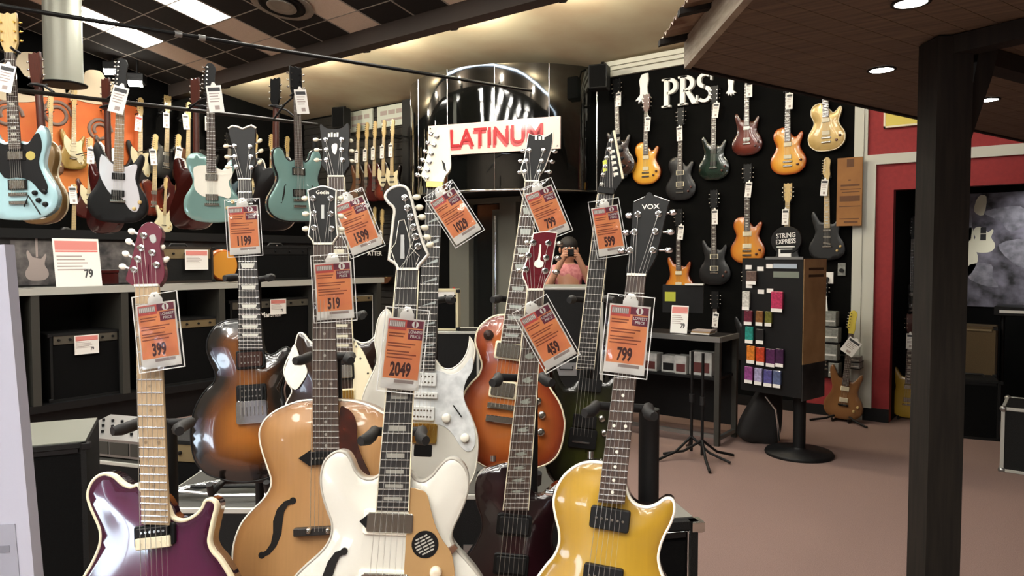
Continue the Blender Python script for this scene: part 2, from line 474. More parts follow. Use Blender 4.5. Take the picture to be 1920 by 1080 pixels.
# ---- beam and cream cove
bm = MB(); bm.box(A0, A1, BM, BM + .16, CT, zc(BM) + .06); struct('trim_1', bm, BEAMM)
cr = MB(); cr.add([(A0, BM + .02, 3.98), (A1, BM + .02, 3.98), (A1, WB + .1, CT), (A0, WB + .1, CT), (A0, BM + .02, 4.06), (A1, BM + .02, 4.06), (A1, WB + .1, CT + .08), (A0, WB + .1, CT + .08)],
                  [(3, 2, 1, 0), (4, 5, 6, 7), (0, 1, 5, 4), (2, 3, 7, 6)])
struct('ceiling_cove', cr, CREAMC)
BULB = mat('warm_bulb', (255, 232, 190), 0.5, emit=6)
for i, a in enumerate((-8.7, -7.3, -6.0, -4.75, -3.5, -2.3)):
    t = thing('cove_lamp', 'small warm lamp tucked behind the ceiling beam', 'lamp', T((a, BM + .21, 3.70)), 'lamps behind the ceiling beam')
    obj('lamp_body', MB().cyl((0, -.05, 0), (0, .02, 0.02), .035), SATIN, t)
    obj('bulb', MB().ball((0, .04, .03), (.022, .022, .022)), BULB, t)
    ld = bpy.data.lights.new('cove_lamp_light', 'POINT'); ld.energy = COVE; ld.color = (1, .92, .74); ld.shadow_soft_size = .03
    lo = bpy.data.objects.new('cove_lamp_light', ld); COL.objects.link(lo); lo.parent = t; lo.location = (0, .1, .05)
# ---- walls
aR = wallF(1606, 400).x; aO = wallF(1675, 400).x                    # end of the black wall, left jamb of the recess
zO = wallF(1690, 355).z; aE = 1.6
struct('wall_far', MB().box(A0 - .1, aR, WB, WB + .1, 0, CT + .05), BLKWALL)
rw = MB(); rw.box(aR, aO, WB, WB + .1, 0, CT + .05); rw.box(aO, aE, WB, WB + .1, zO, CT + .05); rw.box(aE, A1 + .1, WB, WB + .1, 0, CT + .05)
struct('wall_red', rw, REDW)
rc = MB(); rc.box(aO - .05, aO, WB + .1, 8.6, 0, zO + .4); rc.box(aE, aE + .05, WB + .1, 8.6, 0, zO + .4); rc.box(aO, aE, 8.55, 8.65, 0, zO + .4); rc.box(aO, aE, WB + .1, 8.6, zO + .3, zO + .4)
struct('wall_recess', rc, BLKWALL)
tl = thing('recess_fill', 'small added spotlight brightening the dark recess from its ceiling', 'lamp', T((.1, 7.75, zO + .3)))  # added lamp, out of view, that brightens the recess and its mural
obj('lamp_body', MB().cyl((0, 0, -.005), (0, .06, -.12), .05), SATIN, tl)
obj('lens', MB().cyl((0, .06, -.1201), (0, .062, -.124), .045), mat('recess_fill_lens', (255, 246, 230), .5, emit=20), tl)
ld = bpy.data.lights.new('recess_fill_light', 'SPOT'); ld.energy = 40; ld.spot_size = 1.9; ld.spot_blend = .6; ld.shadow_soft_size = .04
lo = bpy.data.objects.new('recess_fill_light', ld); COL.objects.link(lo); lo.parent = tl; lo.location = (0, .065, -.14); lo.rotation_euler = (math.radians(40), 0, 0)
struct('wall_left', MB().box(WA - .1, WA, B0, WB, 0, 5.1), BLKWALL)
struct('wall_right', MB().box(A1, A1 + .1, B0, WB, 0, 5.1), WALLB)
# shop front behind the camera: glazing bars and panes let the daylight in
WL, WR, WT = -1.7, .62, 2.1
wb = MB(); wb.box(A0, WL, B0 - .1, B0, 0, 5.1); wb.box(WR, A1, B0 - .1, B0, 0, 5.1); wb.box(WL, WR, B0 - .1, B0, WT, 5.1); wb.box(WL, WR, B0 - .1, B0, 0, .84)
struct('wall_back', wb, WALLB)
w1 = struct('window_1', MB().box(WL, WR, B0 - .08, B0 - .02, .84, .9).box(WL, WR, B0 - .08, B0 - .02, WT - .06, WT), ALU)
for i in range(3):
    obj('mullion', MB().box(-.03, .03, B0 - .08, B0 - .02, .9, WT - .06), ALU, w1, T((WL + .03 + i * 1.13, 0, 0)))
for i in range(2):
    obj('pane', MB().box(.03, 1.05, B0 - .055, B0 - .045, .9, 1.30), GLASS, w1, T((WL + .03 + i * 1.08, 0, 0)))
    obj('reflection_pane', MB().box(.03, 1.05, B0 - .055, B0 - .045, 1.34, WT - .06), clear_mat('reflection_tint', 1.0, .03, None, (.24, .17, .19, 1)) if i == 0 else _M['reflection_tint'], w1, T((WL + .03 + i * 1.08, 0, 0)))  # upper panes added and tinted to give the purple guitar a pinkish reflection
    obj('transom', MB().box(.03, 1.05, B0 - .08, B0 - .02, 1.30, 1.34), ALU, w1, T((WL + .03 + i * 1.08, 0, 0)))
# wall dressing on the far wall
slat_a = wallF(575, 300).x, wallF(775, 300).x
sw = struct('wall_slats', MB().box(slat_a[0], slat_a[1], WB - .03, WB, 0.1, CT - .02), SLATM)
slat = MB().box(0, slat_a[1] - slat_a[0], -.012, 0, 0, .085, bev=.004).mesh('slat')
for i in range(35):
    obj('slat', slat, SLATM, sw, T((slat_a[0], WB - .03, .12 + i * .1)))
bs = struct('trim_2', MB().box(wallF(766, 300).x, wallF(784, 300).x, WB - .12, WB, 0, CT), SATIN)
c0, c1 = wallF(1138, 130).x, wallF(1330, 110).x
cm = MB(); cm.box(c0, c1, WB - .11, WB, CT - .05, CT); cm.box(c0, c1, WB - .08, WB, CT - .09, CT - .05); cm.box(c0, c1, WB - .045, WB, CT - .15, CT - .09)
struct('trim_3', cm, TRIMW)
# pale frame round the red field
zt0, zt1 = wallF(1690, 306).z, wallF(1690, 287).z
v0, v1 = wallF(1623, 500).x, wallF(1640, 500).x
struct('trim_4', MB().box(v0, v1, WB - .03, WB, 0.12, zt1).box(v1, 3.0, WB - .03, WB, zt0, zt1), TRIMW)
struct('trim_5', MB().box(wallF(1602, 300).x, v0, WB - .02, WB, 0.0, CT).box(wallF(1602, 300).x + .03, v0 - .03, WB - .03, WB - .02, 0, CT), TRIMW)
struct('baseboard_far', MB().box(A0, aR - .02, WB - .02, WB, 0, .1).box(aR, aO, WB - .015, WB, 0, .12), SATIN)
rl = wallF(1500, 770)
struct('wall_red_dado', MB().box(wallF(1498, 700).x, wallF(1602, 700).x, WB - .012, WB, .1, wallF(1540, 700).z), REDW)

# ---- left wall mural: orange drum print over cream clouds
ORNG = mat('orange_mural', (214, 122, 48), 0.6, noise=(1.4, (200, 92, 34)))
CLOUD = mat('cloud_print', (206, 190, 160), 0.7)
GREYP = mat('grey_print_scroll', (132, 112, 100), 0.7)
q0, q1 = 2.2, wallL(262, 250).y
mu = thing('wall_mural', 'large orange printed mural with grey scrolls and cream clouds', 'mural', LWALL((WA, q0, 0)))
z0m, z1m = wallL(150, 352).z, wallL(150, 182).z
obj('panel', MB().prism([(0, z0m), (q1 - q0, z0m - .1), (q1 - q0, z1m + .1 - .12), (0, z1m + .12)], 0.001, .02), ORNG, mu)
for (px, py, r) in ((105, 215, .17), (185, 245, .15), (12, 215, .16)):
    p = wallL(px, py); ring = []
    for i in range(28):
        t = i / 27 * 1.6 * 2 * PI; rr = r * (1 - .6 * i / 27)
        ring.append((p.y - q0 + rr * math.cos(t), p.z + rr * math.sin(t), .022))
    obj('scroll', MB().tube(ring, .022, 6), GREYP, mu)
for (px, py, sc) in ((178, 172, 1.0), (60, 150, 1.2), (20, 165, 1.0)):
    p = wallL(px, py)
    pts = [(-.30, -.12), (-.36, 0), (-.28, .12), (-.16, .12), (-.1, .24), (.06, .26), (.14, .16), (.26, .16), (.34, .04), (.28, -.1), (0, -.16)]
    obj('cloud', MB().prism([(p.y - q0 + x * sc, p.z + y * sc) for x, y in smooth(pts, 4)], .001, .03), CLOUD, mu)

# ---- curved black canopy over the far doorway
GLOSSB = mat('gloss_black_acrylic', (12, 13, 12), 0.04, 0, 1.0, bump=(1.6, 0.35), spec=0.9)
ca, cb, R = -5.72, WB + .45, 1.46
zb_, zt_ = 2.25, CT - .02
half = math.acos(.45 / R)
cn = thing('curved_canopy', 'curved gloss black panelled canopy over the far doorway', 'canopy', T((ca, WB, zb_)))
nP = 6
for i in range(nP):
    t0 = -half + 2 * half * i / nP; t1 = -half + 2 * half * (i + 1) / nP
    m = MB(); k = 8; vs = []
    for j in range(k + 1):
        t = t0 + .004 + (t1 - t0 - .008) * j / k
        for (rr, z) in ((R, 0), (R, zt_ - zb_), (R - .03, zt_ - zb_), (R - .03, 0)):
            vs.append((rr * math.sin(t), .45 - rr * math.cos(t), z))
    fs = []
    for j in range(k):
        for q in range(4): fs.append((j * 4 + q, j * 4 + 4 + q, j * 4 + 4 + (q + 1) % 4, j * 4 + (q + 1) % 4))
    m.add(vs, fs, True); m.add(vs[:4], [(0, 1, 2, 3)]); m.add(vs[-4:], [(3, 2, 1, 0)])
    me = m.mesh('panel'); me.set_sharp_from_angle(angle=.6)
    obj('panel', me, GLOSSB, cn)
sof = [(R * math.sin(-half + 2 * half * j / 24) * .995, .45 - R * math.cos(-half + 2 * half * j / 24) * .995) for j in range(25)]
obj('soffit', MB().prism(sof, .01, .05), SATIN, cn)
edge = [Vector((R * math.sin(-half + 2 * half * j / 24), .45 - R * math.cos(-half + 2 * half * j / 24), 0)) for j in range(25)]
obj('edge_strip', MB().tube(edge, .016, 6), CHROME, cn)
for i in range(nP + 1):
    t = -half + 2 * half * i / nP
    obj('seam_strip', MB().cyl((R * math.sin(t), .45 - R * math.cos(t), 0), (R * math.sin(t), .45 - R * math.cos(t), zt_ - zb_), .005 if 0 < i < nP else .012, n=6), CHROME, cn)
# PLATINUM sign: a flat board on the front of the canopy
pL, pR = at(803, 262, 8.35), at(1050, 249, 7.75)
ax = Vector((pR.x - pL.x, pR.y - pL.y, 0)); wd = ax.length; ax.normalize()
nr = Vector((0, 0, 1)).cross(ax) * -1
zc_ = 2.84
SIGNW = mat('sign_board', (244, 214, 206), 0.12, 0, 1.0)
SIGNR = mat('sign_red', (176, 52, 58), 0.2, 0, 0.8)
SIGNH = mat('sign_red_shade', (232, 92, 96), 0.2, 0, 0.8)
sg = thing('lettered_sign', 'pale pink sign board with large red lettering on the curved black canopy', 'sign', frame((pL.x, pL.y, zc_ - .18), ax, (0, 0, 1), nr if nr.y < 0 else -nr))
obj('board', MB().box(0, wd, 0, .345, -.03, 0), SIGNW, sg)
letter('PLATINUM', SIGNH, sg, wd / 2 - .035, .14, .001, .28, .96, name='letters_shade', thick=.004)
letter('PLATINUM', SIGNR, sg, wd / 2 - .02, .172, .006, .28, .96, name='letters', thick=.006)
for x in (.03, wd - .03):
    for y in (.03, .315): obj('screw', MB().cyl((x, y, 0), (x, y, .006), .01, n=8), CHROME, sg)
for x in (.3, wd - .3):
    obj('bracket', MB().box(x - .02, x + .02, .15, .19, -.6, -.03), SATIN, sg)
# ---- doorway under the canopy
DFR = mat('door_frame_grey', (108, 108, 98), 0.55)
DGL = mat('dark_door', (26, 27, 26), 0.2, 0, 0.3)
d1 = struct('door_1', MB().box(wallF(836, 450).x, wallF(982, 450).x, WB - .08, WB - .01, 2.18, 2.25).box(wallF(856, 450).x, wallF(892, 450).x, WB - .14, WB - .01, 0, 2.18).box(wallF(946, 450).x, wallF(976, 450).x, WB - .1, WB - .01, 0, 2.18), DFR)
obj('door_leaf', MB().box(wallF(893, 450).x, wallF(945, 450).x, WB - .05, WB - .012, .01, 2.17), DGL, d1)
obj('inner_frame', MB().box(wallF(930, 450).x, wallF(945, 450).x, WB - .07, WB - .05, .02, 2.1), DFR, d1)
obj('handle', MB().cyl((wallF(938, 450).x, WB - .1, .5), (wallF(938, 450).x, WB - .1, 2.02), .022), CHROME, d1)

# ---- timber canopy with post, downlights and corrugated roof (right)
SOFF = mat('dark_soffit_board', (112, 94, 76), 0.8, noise=(3, (88, 73, 60), (1, 14, 1)))
WPOST = mat('dark_stained_post', (34, 29, 24), 0.8, noise=(4, (24, 20, 17), (14, 14, 1)), spec=.25)
FASC = mat('grey_fascia', (158, 146, 128), 0.8, noise=(5, (134, 122, 106), (2, 2, 14)))
CORR = mat('rusty_corrugated_iron', (150, 128, 104), 0.5, 0.3, noise=(9, (96, 66, 46)))
H = .85 + EYE
def can(px, py): return on_plane(px, py, (0, 0, H), Vector((0, 0, 1)))
K = [can(1295, 127), can(1425, -18), can(1500, -105)]             # near edge of the roof
Rr = [can(1740, 223), can(1920, 264)]
e1 = (K[1] - K[0]).normalized(); e2 = (Rr[1] - K[0]).normalized()
P0 = K[0]; P1 = K[0] + e1 * 2.6; P3 = K[0] + e2 * 3.9; P2 = P3 + e1 * 2.6
cp = thing('timber_canopy', 'dark timber porch canopy with boarded soffit and corrugated roof', 'canopy', T((P0.x, P0.y, H)))
def rel(p): return Vector((p.x - P0.x, p.y - P0.y, 0))
o1, o2, o3 = rel(P1), rel(P2), rel(P3)
nb = 20
for i in range(nb):                                                # soffit boards run parallel to the far edge
    f0, f1 = (i + .012) / nb, (i + 1 - .012) / nb
    q = [o1 * f0, o1 * f1, o1 * f1 + o3, o1 * f0 + o3]
    obj('soffit_board', MB().prism([(p.x, p.y) for p in q], .004, .022), SOFF, cp)
q = [Vector((0, 0, 0)), o1, o2, o3]
obj('deck', MB().prism([(p.x, p.y) for p in q], .022, .06), WPOST, cp)
def board(p, q, w, z0, z1, m, name, out):
    d = (q - p).normalized(); s = Vector((d.y, -d.x, 0)) * out
    obj(name, MB().prism([(v.x, v.y) for v in (p, q, q + s * w, p + s * w)], z0, z1), m, cp)
sgn = 1 if Vector((e1.y, -e1.x, 0)).dot(e2) < 0 else -1
board(Vector((0, 0, 0)), o1, .03, -.005, .125, FASC, 'fascia', sgn)
sg2 = 1 if Vector((e2.y, -e2.x, 0)).dot(e1) < 0 else -1
board(Vector((0, 0, 0)), o3, .025, -.006, .125, WPOST, 'fascia', sg2)
n1 = Vector((e1.y, -e1.x, 0)) * sgn
ir = MB(); vs = []; nW = 90
for i in range(nW + 1):
    s = -.03 + i / nW * 2.6; w_ = .012 * math.sin(s / .068 * 2 * PI)
    for (dd, zz) in ((.135, .115), (-.9, .34)):
        p = e1 * s + n1 * dd - e2 * 0; vs.append((p.x, p.y, zz + w_))
ir.add(vs, [(2 * i, 2 * i + 1, 2 * i + 3, 2 * i + 2) for i in range(nW)], True)
io = obj('corrugated_roof', ir, CORR, cp); sd = io.modifiers.new('thick', 'SOLIDIFY'); sd.thickness = .006
raf = MB()
for i in range(7):
    p = e1 * (.02 + .4 * i)
    a_, b_ = p + n1 * .15, p - n1 * .8
    raf.add([(a_.x, a_.y, .085), (b_.x, b_.y, .285), (b_.x, b_.y, .325), (a_.x, a_.y, .11)] + [(v.x + e1.x * .045, v.y + e1.y * .045, z) for v, z in ((a_, .085), (b_, .285), (b_, .325), (a_, .11))],
            [(0, 1, 2, 3), (7, 6, 5, 4), (0, 4, 5, 1), (1, 5, 6, 2), (2, 6, 7, 3), (3, 7, 4, 0)])
    if i == 0 or True:
        obj('rafter', raf, WPOST, cp); raf = MB()
for (px, py) in ((1708, 5), (1653, 131), (1852, 187)):
    p = can(px, py); l = rel(p)
    t = thing('downlight', 'small round recessed downlight shining in the dark soffit boards', 'downlight', T((p.x, p.y, H)), 'downlights in the timber canopy')
    obj('trim_ring', MB().lathe([(.058, .003), (.062, -.003), (.05, -.004), (.05, .002)], n=24), WPOST, t)
    obj('lens', MB().cyl((0, 0, -.002), (0, 0, .003), .05, n=24), mat('downlight_lens', (255, 246, 236), .5, emit=DOWN), t)
pp = at(1768, 300, 2.86)
pr = Matrix.Rotation(math.radians(37), 4, 'Z')
ps = thing('timber_post', 'dark square timber post with a knee brace carrying the porch canopy', 'post', T((pp.x, pp.y, 0)) @ pr)
obj('shaft', MB().box(-.068, .068, -.068, .068, 0, H - .001, bev=.006), WPOST, ps)
zz_ = H - .001
br = MB(); br.add([(.06, -.03, 1.98), (.06, -.03, 1.86), (.165, -.03, 2.20), (.195, -.03, zz_), (.12, -.03, zz_), (.06, .04, 1.98), (.06, .04, 1.86), (.165, .04, 2.20), (.195, .04, zz_), (.12, .04, zz_)],
                  [(0, 1, 2, 3, 4), (9, 8, 7, 6, 5), (0, 5, 6, 1), (1, 6, 7, 2), (2, 7, 8, 3), (3, 8, 9, 4), (4, 9, 5, 0)])
obj('knee_brace', br, WPOST, ps)
for (px, py) in ((1920, 40), (1920, 118)):
    q = can(px, py) - Vector((pp.x, pp.y, H)); q = pr.inverted() @ q; a_ = math.atan2(q.y, q.x)
    obj('header', MB().box(.03, q.length * 1.6, -.045, .045, H - .07, H - .001), WPOST, ps, Matrix.Rotation(a_, 4, 'Z'))

# ================================================================== guitars in front, traced in their own planes
fret_me = MB().box(-.5, .5, -.0011, .0011, 0, .0014).mesh('fret')
post_me = MB().lathe([(.0052, 0), (.0052, .002), (.0032, .003), (.0032, .010), (.0038, .0105)], n=10).mesh('tuner_post')
wash_me = MB().lathe([(.0072, 0), (.0072, .0016), (.0058, .0024), (.003, .0026)], n=12).mesh('tuner_washer')
knob_me = MB().lathe([(.0125, 0), (.012, .004), (.0108, .011), (.0095, .0125), (.003, .0128)], n=20).mesh('knob')

class Guitar:
    def __init__(s, name, label, d, anchor, base, yaw=0, lean=9, group='guitars on the front stands'):
        s.M0 = face_frame(at(anchor[0], anchor[1], d), yaw, lean)
        s.n = s.M0.to_3x3() @ Vector((0, 0, 1)); s.p0 = s.M0.translation.copy()
        b = on_plane(base[0], base[1], s.p0, s.n)
        s.M = s.M0.copy(); s.M.translation = b; s.Mi = s.M.inverted()
        s.t = thing(name, label, 'guitar', s.M, group)
        s.label = label
    def l(s, px, py, w=0.0):
        p = s.Mi @ on_plane(px, py, s.p0 + s.n * w, s.n)
        return Vector((p.x, p.y))
    def poly(s, pts, w=0.0):
        return [tuple(s.l(p[0], p[1], w)) + tuple(p[2:]) for p in pts]
    def part(s, name, me, m, M=None, parent=None, kind=None):
        return obj(name, me, m, parent or s.t, M, kind)
    def body(s, pts, m, thick=.045, arch=0.0, bind=None, bindw=.005, k=5, side=None, reach=.12):
        s.out = smooth(s.poly(pts), k)
        s.arch = arch
        o = s.part('body', body_mesh('body', s.out, thick, arch, reach=reach), m)
        if bind: s.part('binding', rim_mesh(s.out, bindw, .012), bind)
        s.thick = thick
        return o
    def neck(s, nut, end, nf, fb, nk, inlay=None, bind=None, top=.010, scale_frets=None, fretm=FRETM, nutm=IVORY):
        """nut / end = (left x, left y, right x, right y) in pixels"""
        w = top + s.arch
        a, b = s.l(nut[0], nut[1], w), s.l(nut[2], nut[3], w)
        c, d = s.l(end[0], end[1], w), s.l(end[2], end[3], w)
        s.nut, s.end, s.w = (a, b), (c, d), w
        s.ax = ((c + d) / 2 - (a + b) / 2); s.nl = s.ax.length; s.ax.normalize()
        s.ang = math.atan2(s.ax.x, -s.ax.y)                       # turn of the neck from the plumb line
        s.ctr = (a + b) / 2
        s.part('fretboard', MB().prism([tuple(c), tuple(d), tuple(b), tuple(a)], w - .006, w, .0008), fb)
        # neck shaft, rounded behind
        m = MB(); n = 8; vs = []
        for (p, q) in (((a + b) / 2, (b - a).length), (((c + d) / 2), (d - c).length)):
            x = (b - a).normalized()
            for i in range(n + 1):
                t = PI * i / n
                v = p - x * (q / 2 * .97 * math.cos(t)); vs.append((v.x, v.y, w - .0062 - .016 * math.sin(t)))
        m.add(vs, [(i, i + 1, n + 2 + i, n + 1 + i) for i in range(n)], True); m.add(vs, [tuple(range(n + 1))[::-1], tuple(range(n + 1, 2 * n + 2)), (0, n + 1, 2 * n + 1, n)])
        s.part('neck', m, nk)
        if bind:
            for (p, q, g) in ((a, c, -1), (b, d, 1)):
                x = (b - a).normalized() * .0018 * g
                s.part('neck_binding', MB().prism([tuple(p), tuple(q), tuple(q + x), tuple(p + x)], w - .006, w + .0004), bind)
        tot = 1 - 2 ** (-(nf + .6) / 12)
        s.fpos = [(1 - 2 ** (-k / 12)) / tot for k in range(nf + 1)]
        for k in range(1, nf + 1):
            t = s.fpos[k]; p = a.lerp(c, t); q = b.lerp(d, t); mid = (p + q) / 2
            th = math.atan2((q - p).y, (q - p).x)
            s.part('fret', fret_me, fretm, T((mid.x, mid.y, w)) @ Matrix.Rotation(th, 4, 'Z') @ S((q - p).length * .985, 1, 1))
        x = (b - a).normalized(); u = -s.ax
        s.part('nut', MB().prism([tuple(a), tuple(b), tuple(b + u * .005), tuple(a + u * .005)], w - .006, w + .0025, .0006), nutm)
        if inlay:
            kind, im = inlay
            for k in (3, 5, 7, 9, 12, 15, 17, 19, 21):
                if k > nf: continue
                t = (s.fpos[k - 1] + s.fpos[k]) / 2; h = (s.fpos[k] - s.fpos[k - 1]) * s.nl
                p = a.lerp(c, t); q = b.lerp(d, t); mid = (p + q) / 2; wd = (q - p).length
                R = T((mid.x, mid.y, w)) @ Matrix.Rotation(math.atan2((q - p).y, (q - p).x), 4, 'Z')
                if kind == 'dot':
                    offs = (-.24 * wd, .24 * wd) if k == 12 else (0,)
                    for o_ in offs: s.part('inlay', MB().cyl((o_, 0, -.001), (o_, 0, .0004), .0032, n=12), im, R)
                elif kind == 'trap':
                    s.part('inlay', MB().prism([(-.30 * wd, -h * .3), (.30 * wd, -h * .3), (.36 * wd, h * .3), (-.36 * wd, h * .3)], -.001, .0004), im, R)
                elif kind == 'block':
                    s.part('inlay', MB().prism([(-.3 * wd, -h * .27), (.3 * wd, -h * .27), (.3 * wd, h * .27), (-.3 * wd, h * .27)], -.001, .0004), im, R)
                elif kind == 'tooth':
                    s.part('inlay', MB().prism([(-.38 * wd, -h * .34), (.40 * wd, -h * .02), (.40 * wd, h * .34)], -.001, .0004), im, R)
                elif kind == 'vine':
                    s.part('inlay', MB().prism(smooth([(-.3 * wd, -h * .1), (0, -h * .32), (.3 * wd, -h * .05), (.12 * wd, h * .05), (.25 * wd, h * .3), (-.1 * wd, h * .12)], 3), -.001, .0004), im, R)
    def head(s, pts, m, bind=None, bindw=.0022, posts=(), buttons=(), pm=CHROME, bm=CHROME, k=4, thick=.014):
        w = s.w - .004
        s.hw = w
        out = smooth(s.poly(pts, w), k)
        h = s.part('headstock', MB().prism(out, w - thick, w, .0008), m)
        if bind:
            s.part('headstock_binding', rim_mesh(out, bindw, .006), bind, T((0, 0, w)))
        s.posts = []
        for i, (px, py) in enumerate(posts):
            p = s.l(px, py, w); s.posts.append(p)
            o = s.part('tuner_post', post_me, pm, T((p.x, p.y, w)))
            s.part('washer', wash_me, pm, None, o)
        for (bx, by, px, py) in buttons:
            p, q = s.l(bx, by, w - .010), s.l(px, py, w - .010)
            d = (p - q); ln = d.length; th = math.atan2(d.y, d.x)
            bt = s.part('tuner_button', MB().ball((0, 0, 0), (.0085, .0062, .004), 12), bm, T((p.x, p.y, w - .010)) @ Matrix.Rotation(th, 4, 'Z'))
            if ln > .006: s.part('shaft', MB().cyl((-ln, 0, 0), (-.004, 0, 0), .0022, n=8), pm, None, bt)
    def at_local(s, px, py, w):
        p = s.l(px, py, w); return T((p.x, p.y, w)) @ Matrix.Rotation(s.ang, 4, 'Z')
    def size(s, px, py, n):
        return (s.l(px + n, py) - s.l(px, py)).length
    def box(s, name, px, py, wpx, hpx, h, m, z=None, bev=.0015, corner=None, parent=None):
        """block lying square to the neck; width and height in pixels"""
        z = s.arch if z is None else z
        W, Hh = s.size(px, py, wpx), s.size(px, py, hpx)
        c = corner if corner is not None else min(W, Hh) * .12
        pts = []
        for (sx, sy, t0) in ((1, -1, -90), (1, 1, 0), (-1, 1, 90), (-1, -1, 180)):
            for i in range(4):
                t = math.radians(t0 + 30 * i)
                pts.append((sx * (W / 2 - c) + c * math.cos(t), sy * (Hh / 2 - c) + c * math.sin(t)))
        return s.part(name, MB().prism(pts, -.004, h, bev), m, s.at_local(px, py, z), parent)
    def pickup(s, px, py, wpx, hpx, h, m, ring=None, poles=1, pm=NICKEL, z=None):
        z = s.arch if z is None else z
        if ring: s.box('pickup_ring', px, py, wpx * 1.16, hpx * 1.28, h * .55, ring, z)
        o = s.box('pickup', px, py, wpx, hpx, h, m, z)
        if poles:
            W, Hh = s.size(px, py, wpx), s.size(px, py, hpx)
            b = MB()
            rows = (0,) if poles == 1 else (-.22 * Hh, .22 * Hh)
            for y in rows:
                for i in range(6):
                    x = (i - 2.5) * W * .135; b.cyl((x, y, h - .001), (x, y, h + .0008), .0025, n=8)
            s.part('pole_pieces', b, pm, None, o, 'stuff')
        return o
    def knob(s, px, py, rpx, m, z=None):
        z = s.arch if z is None else z
        k = s.size(px, py, rpx) / .0125; p = s.l(px, py, z)
        return s.part('knob', knob_me, m, T((p.x, p.y, z - .001)) @ S(k, k, 1))
    def flat(s, name, pts, m, z0, z1, k=4, sm=True, bev=.0006):
        p = s.poly(pts, z1)
        return s.part(name, MB().prism(smooth(p, k) if sm else p, z0, z1, bev), m)
    def strings(s, bx, by, wpx, bz=.012, order=None, n=6):
        e = s.l(bx, by, bz); x = Vector((math.cos(s.ang), math.sin(s.ang))); hw = s.size(bx, by, wpx) / 2
        a, b = s.nut
        order = order or list(range(n))
        for i in range(n):
            f = (i + .5) / n if n else .5
            q = a.lerp(b, .06 + .88 * i / (n - 1)); r = e + x * (hw * (2 * i / (n - 1) - 1))
            path = []
            if s.posts: p = s.posts[order[i]]; path.append((p.x, p.y, s.hw + .006))
            path += [(q.x, q.y, s.w + .003), (r.x, r.y, s.arch + bz)]
            s.part('string', MB().tube(path, .00062 - .00006 * i, 4), STRING)
    def fhole(s, pts, z):
        """S-shaped sound hole given as (px, py, half width in px) along its spine, with round ends"""
        P = [s.l(p[0], p[1], z) for p in pts]; wd = [s.size(p[0], p[1], p[2]) for p in pts]
        L_, R_ = [], []
        for i in range(len(P)):
            t = (P[min(i + 1, len(P) - 1)] - P[max(i - 1, 0)]).normalized(); n_ = Vector((-t.y, t.x))
            L_.append(tuple(P[i] + n_ * wd[i])); R_.append(tuple(P[i] - n_ * wd[i]))
        m = MB().prism(L_ + R_[::-1], z - .003, z + .0006)
        for e in (0, -1):
            m.cyl((P[e].x, P[e].y, z - .003), (P[e].x, P[e].y, z + .00065), s.size(pts[e][0], pts[e][1], 6.5), n=14)
        return s.part('f_hole', m, mat('hole_dark', (14, 10, 8), .9))

def stand_for(g, yoke, base, post_off=0.0, label='', both=True, yw=.05, thick=.013):
    """tall black floor stand behind a guitar: tripod, pole, cradle under the body, padded yoke at the neck"""
    M3 = g.M.to_3x3(); up = Vector((0, 0, 1))
    yk = g.M @ Vector((*g.l(yoke[0], yoke[1], 0), 0))                # neck point at the yoke
    bt = g.M @ Vector((*g.l(base[0], base[1], 0), 0))                # lowest point of the body
    h = Vector((g.n.x, g.n.y, 0)).normalized(); r = up.cross(h)
    px_ = yk - h * (g.thick + .03) + r * post_off
    o = Vector((px_.x, px_.y, 0))
    t = thing('guitar_stand', label, 'guitar stand', T(o), 'tall guitar stands')
    L = lambda p: Vector(p) - o
    obj('pole', MB().cyl((0, 0, .18), L(Vector((o.x, o.y, yk.z - .01))), thick), SATIN, t)
    for k in range(3):
        a = math.radians(90 + 120 * k) + YAW
        obj('leg', MB().tube([(0, 0, .26), (math.cos(a) * .12, math.sin(a) * .12, .16), (math.cos(a) * .26, math.sin(a) * .26, .012)], .010), SATIN, t)
    top = L(Vector((o.x, o.y, yk.z - .01)))
    nk = L(yk + g.n * (g.arch - .02))
    # bar from the pole to the neck, then the two padded prongs
    bar = nk - h * .035
    obj('yoke_bar', MB().tube([top, bar - r * yw, ], .009).tube([top, bar + r * yw], .009), SATIN, t)
    for q in (-1, 1):
        p0 = bar + r * yw * q
        obj('yoke_pad', MB().tube([p0 - h * .004, p0 + h * .03, p0 + h * .06 + r * .004 * q, p0 + h * .075 + r * .014 * q], [.011, .012, .012, .009]), RUBBER, t)
    cz = bt.z - .016
    obj('cradle_bar', MB().tube([Vector((0, 0, cz - .01)), L(Vector((bt.x, bt.y, cz))) - h * .075], .010), SATIN, t)
    for q in (-1, 1):
        b0 = L(Vector((bt.x, bt.y, cz))) - h * .075
        obj('cradle_arm', MB().tube([b0, b0 + r * .07 * q, b0 + r * .075 * q + h * .11, b0 + r * .075 * q + h * .125 + up * .03], .0095), RUBBER, t)
    return t

